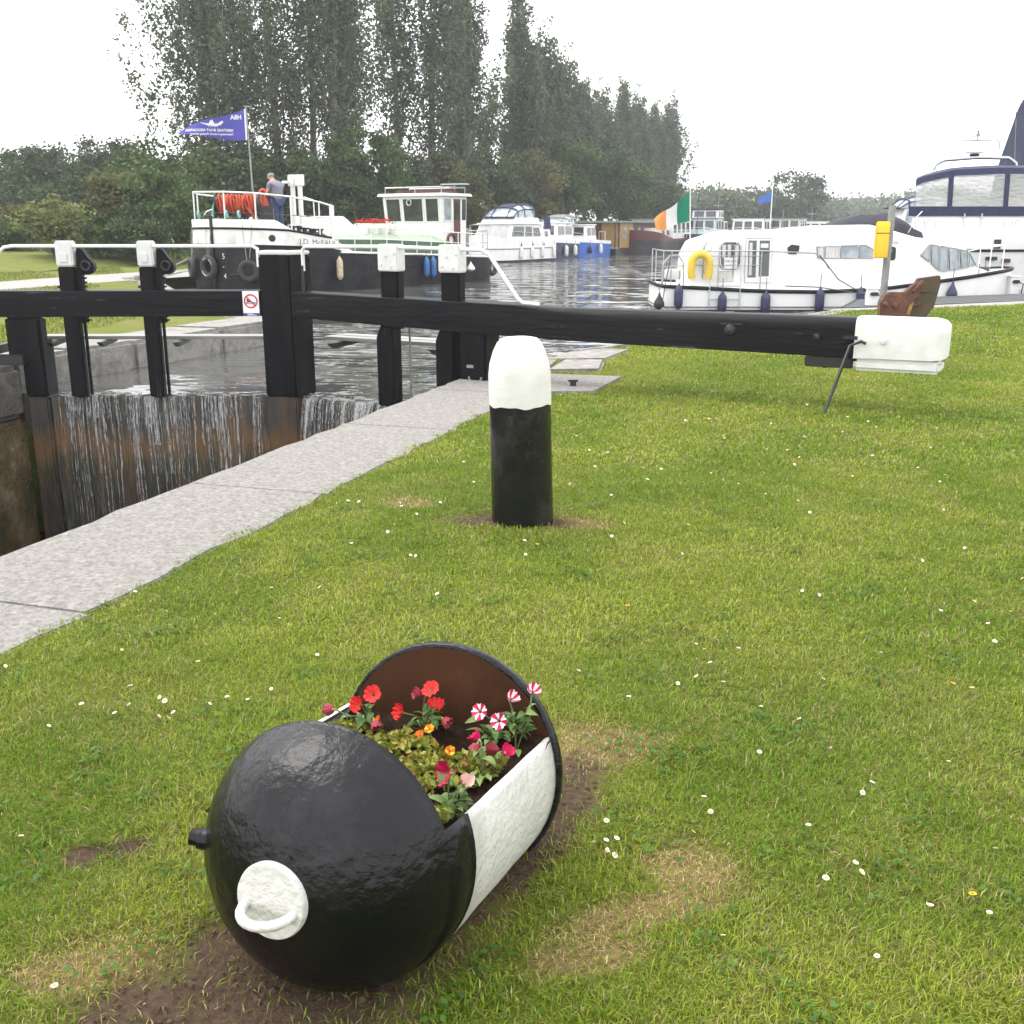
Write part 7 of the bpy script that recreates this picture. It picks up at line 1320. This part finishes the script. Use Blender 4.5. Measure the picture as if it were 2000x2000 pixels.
b = MB(); b.prism([(rx(1715), -.05), (rx(1715), rz2(612)), (rx(1713), rz2(592)), (rx(1722), rz2(573)), (rx(1733), rz2(569)), (rx(1760), rz2(570)), (rx(1773), rz2(557)), (rx(1783), rz2(548)), (rx(1792), rz2(556)), (rx(1788), rz2(575)), (rx(1778), rz2(590)), (rx(1772), rz2(612)), (rx(1770), -.05)], lambda a, c, t_: (a, t_, c), -.10, .02); b.build('lug', 'rust', IR, bevel=.012, smooth=40)
b = MB(); b.prism([(rx(1768), -.05), (rx(1770), rz2(600)), (rx(1780), rz2(560)), (rx(1787), rz2(543)), (rx(1828), rz2(537)), (rx(1830), rz2(553)), (rx(1822), rz2(598)), (rx(1810), rz2(616)), (rx(1808), -.05)], lambda a, c, t_: (a, t_, c), -.04, .06); b.build('plate', 'rustg', IR, bevel=.008, smooth=40)
b = MB(); b.prism([(rx(1765), rz2(612)), (rx(1770), rz2(594)), (rx(1778), rz2(588)), (rx(1775), rz2(600)), (rx(1771), rz2(614))], lambda a, c, t_: (a, t_, c), -.108, -.095); b.build('lichen', 'lichen', IR)
for px, y in ((1723, 592), (1741, 595)): b = MB(); b.lathe([(.001, -.05), (.025, -.045), (.03, -.02), (.03, .02)], 8, (rx(px), -.10, rz2(y)), 'y'); b.build('bolt', 'rust', IR, smooth=40)
b = MB(); b.tube([(rx(1778), -.07, rz2(597)), (rx(1793), -.07, rz2(592))], .014, 8); b.build('handle', 'rust', IR)
MB().box(rx(1786), rx(1812), -.06, -.035, rz2(569), rz2(567)).build('rib', 'rustg', IR)
for k in range(5): b = MB(); b.lathe([(.018, -.02), (.026, 0), (.018, .02)], 8, (rx(1776 + k * 3), -.11, rz2(566 - k * 4)), 'y'); b.build('bolt', 'rust', IR)
for (px, y0, y1, lb, Y) in ((1704, 564, 598, 'white power pedestal with black socket beside the iron relic', 21.9), (1978, 540, 567, 'small white power pedestal at the bow of the white cruiser', 26.0)):
    t_ = Y / 1.02; x = (px - 1000) / 2050 * t_; zt = 1.6 + t_ * (.20704 - .00047054 * y0); PD = thing('power_pedestal', lb, 'pedestal', (x, Y, .0), 0, 'power pedestals on the quay'); h = zt
    MB().box(-.11, .11, -.09, .09, -.1, h).build('casing', 'boatw', PD, bevel=.02, smooth=40); MB().box(-.13, .13, -.11, .11, h - .01, h + .03).build('cap', 'boatw', PD, bevel=.01); MB().box(-.08, .09, -.16, -.088, h * .62, h * .82).build('socket', 'ink', PD, bevel=.02)
    b = MB(); b.tube([(.02, -.14, h * .7), (.14, -.2, h * .6), (.13, -.16, 0.0)], .014, 6); b.build('cable', 'ink', PD)

# ------------------------------------------------------------------ thin grey haze over the harbour
m = bpy.data.materials.new('thin_haze'); m.use_nodes = True; t = m.node_tree; t.nodes.remove(t.nodes['Principled BSDF'])
pv = t.nodes.new('ShaderNodeVolumePrincipled'); pv.inputs['Color'].default_value = (.93, .95, .98, 1); pv.inputs['Density'].default_value = .0008; pv.inputs['Anisotropy'].default_value = .3
t.links.new(pv.outputs[0], t.nodes['Material Output'].inputs['Volume']); MT['haze'] = m
hz = MB().box(-2600, 2600, -60, 4100, -4.2, 32).build('haze', 'haze'); hz['kind'] = 'stuff'
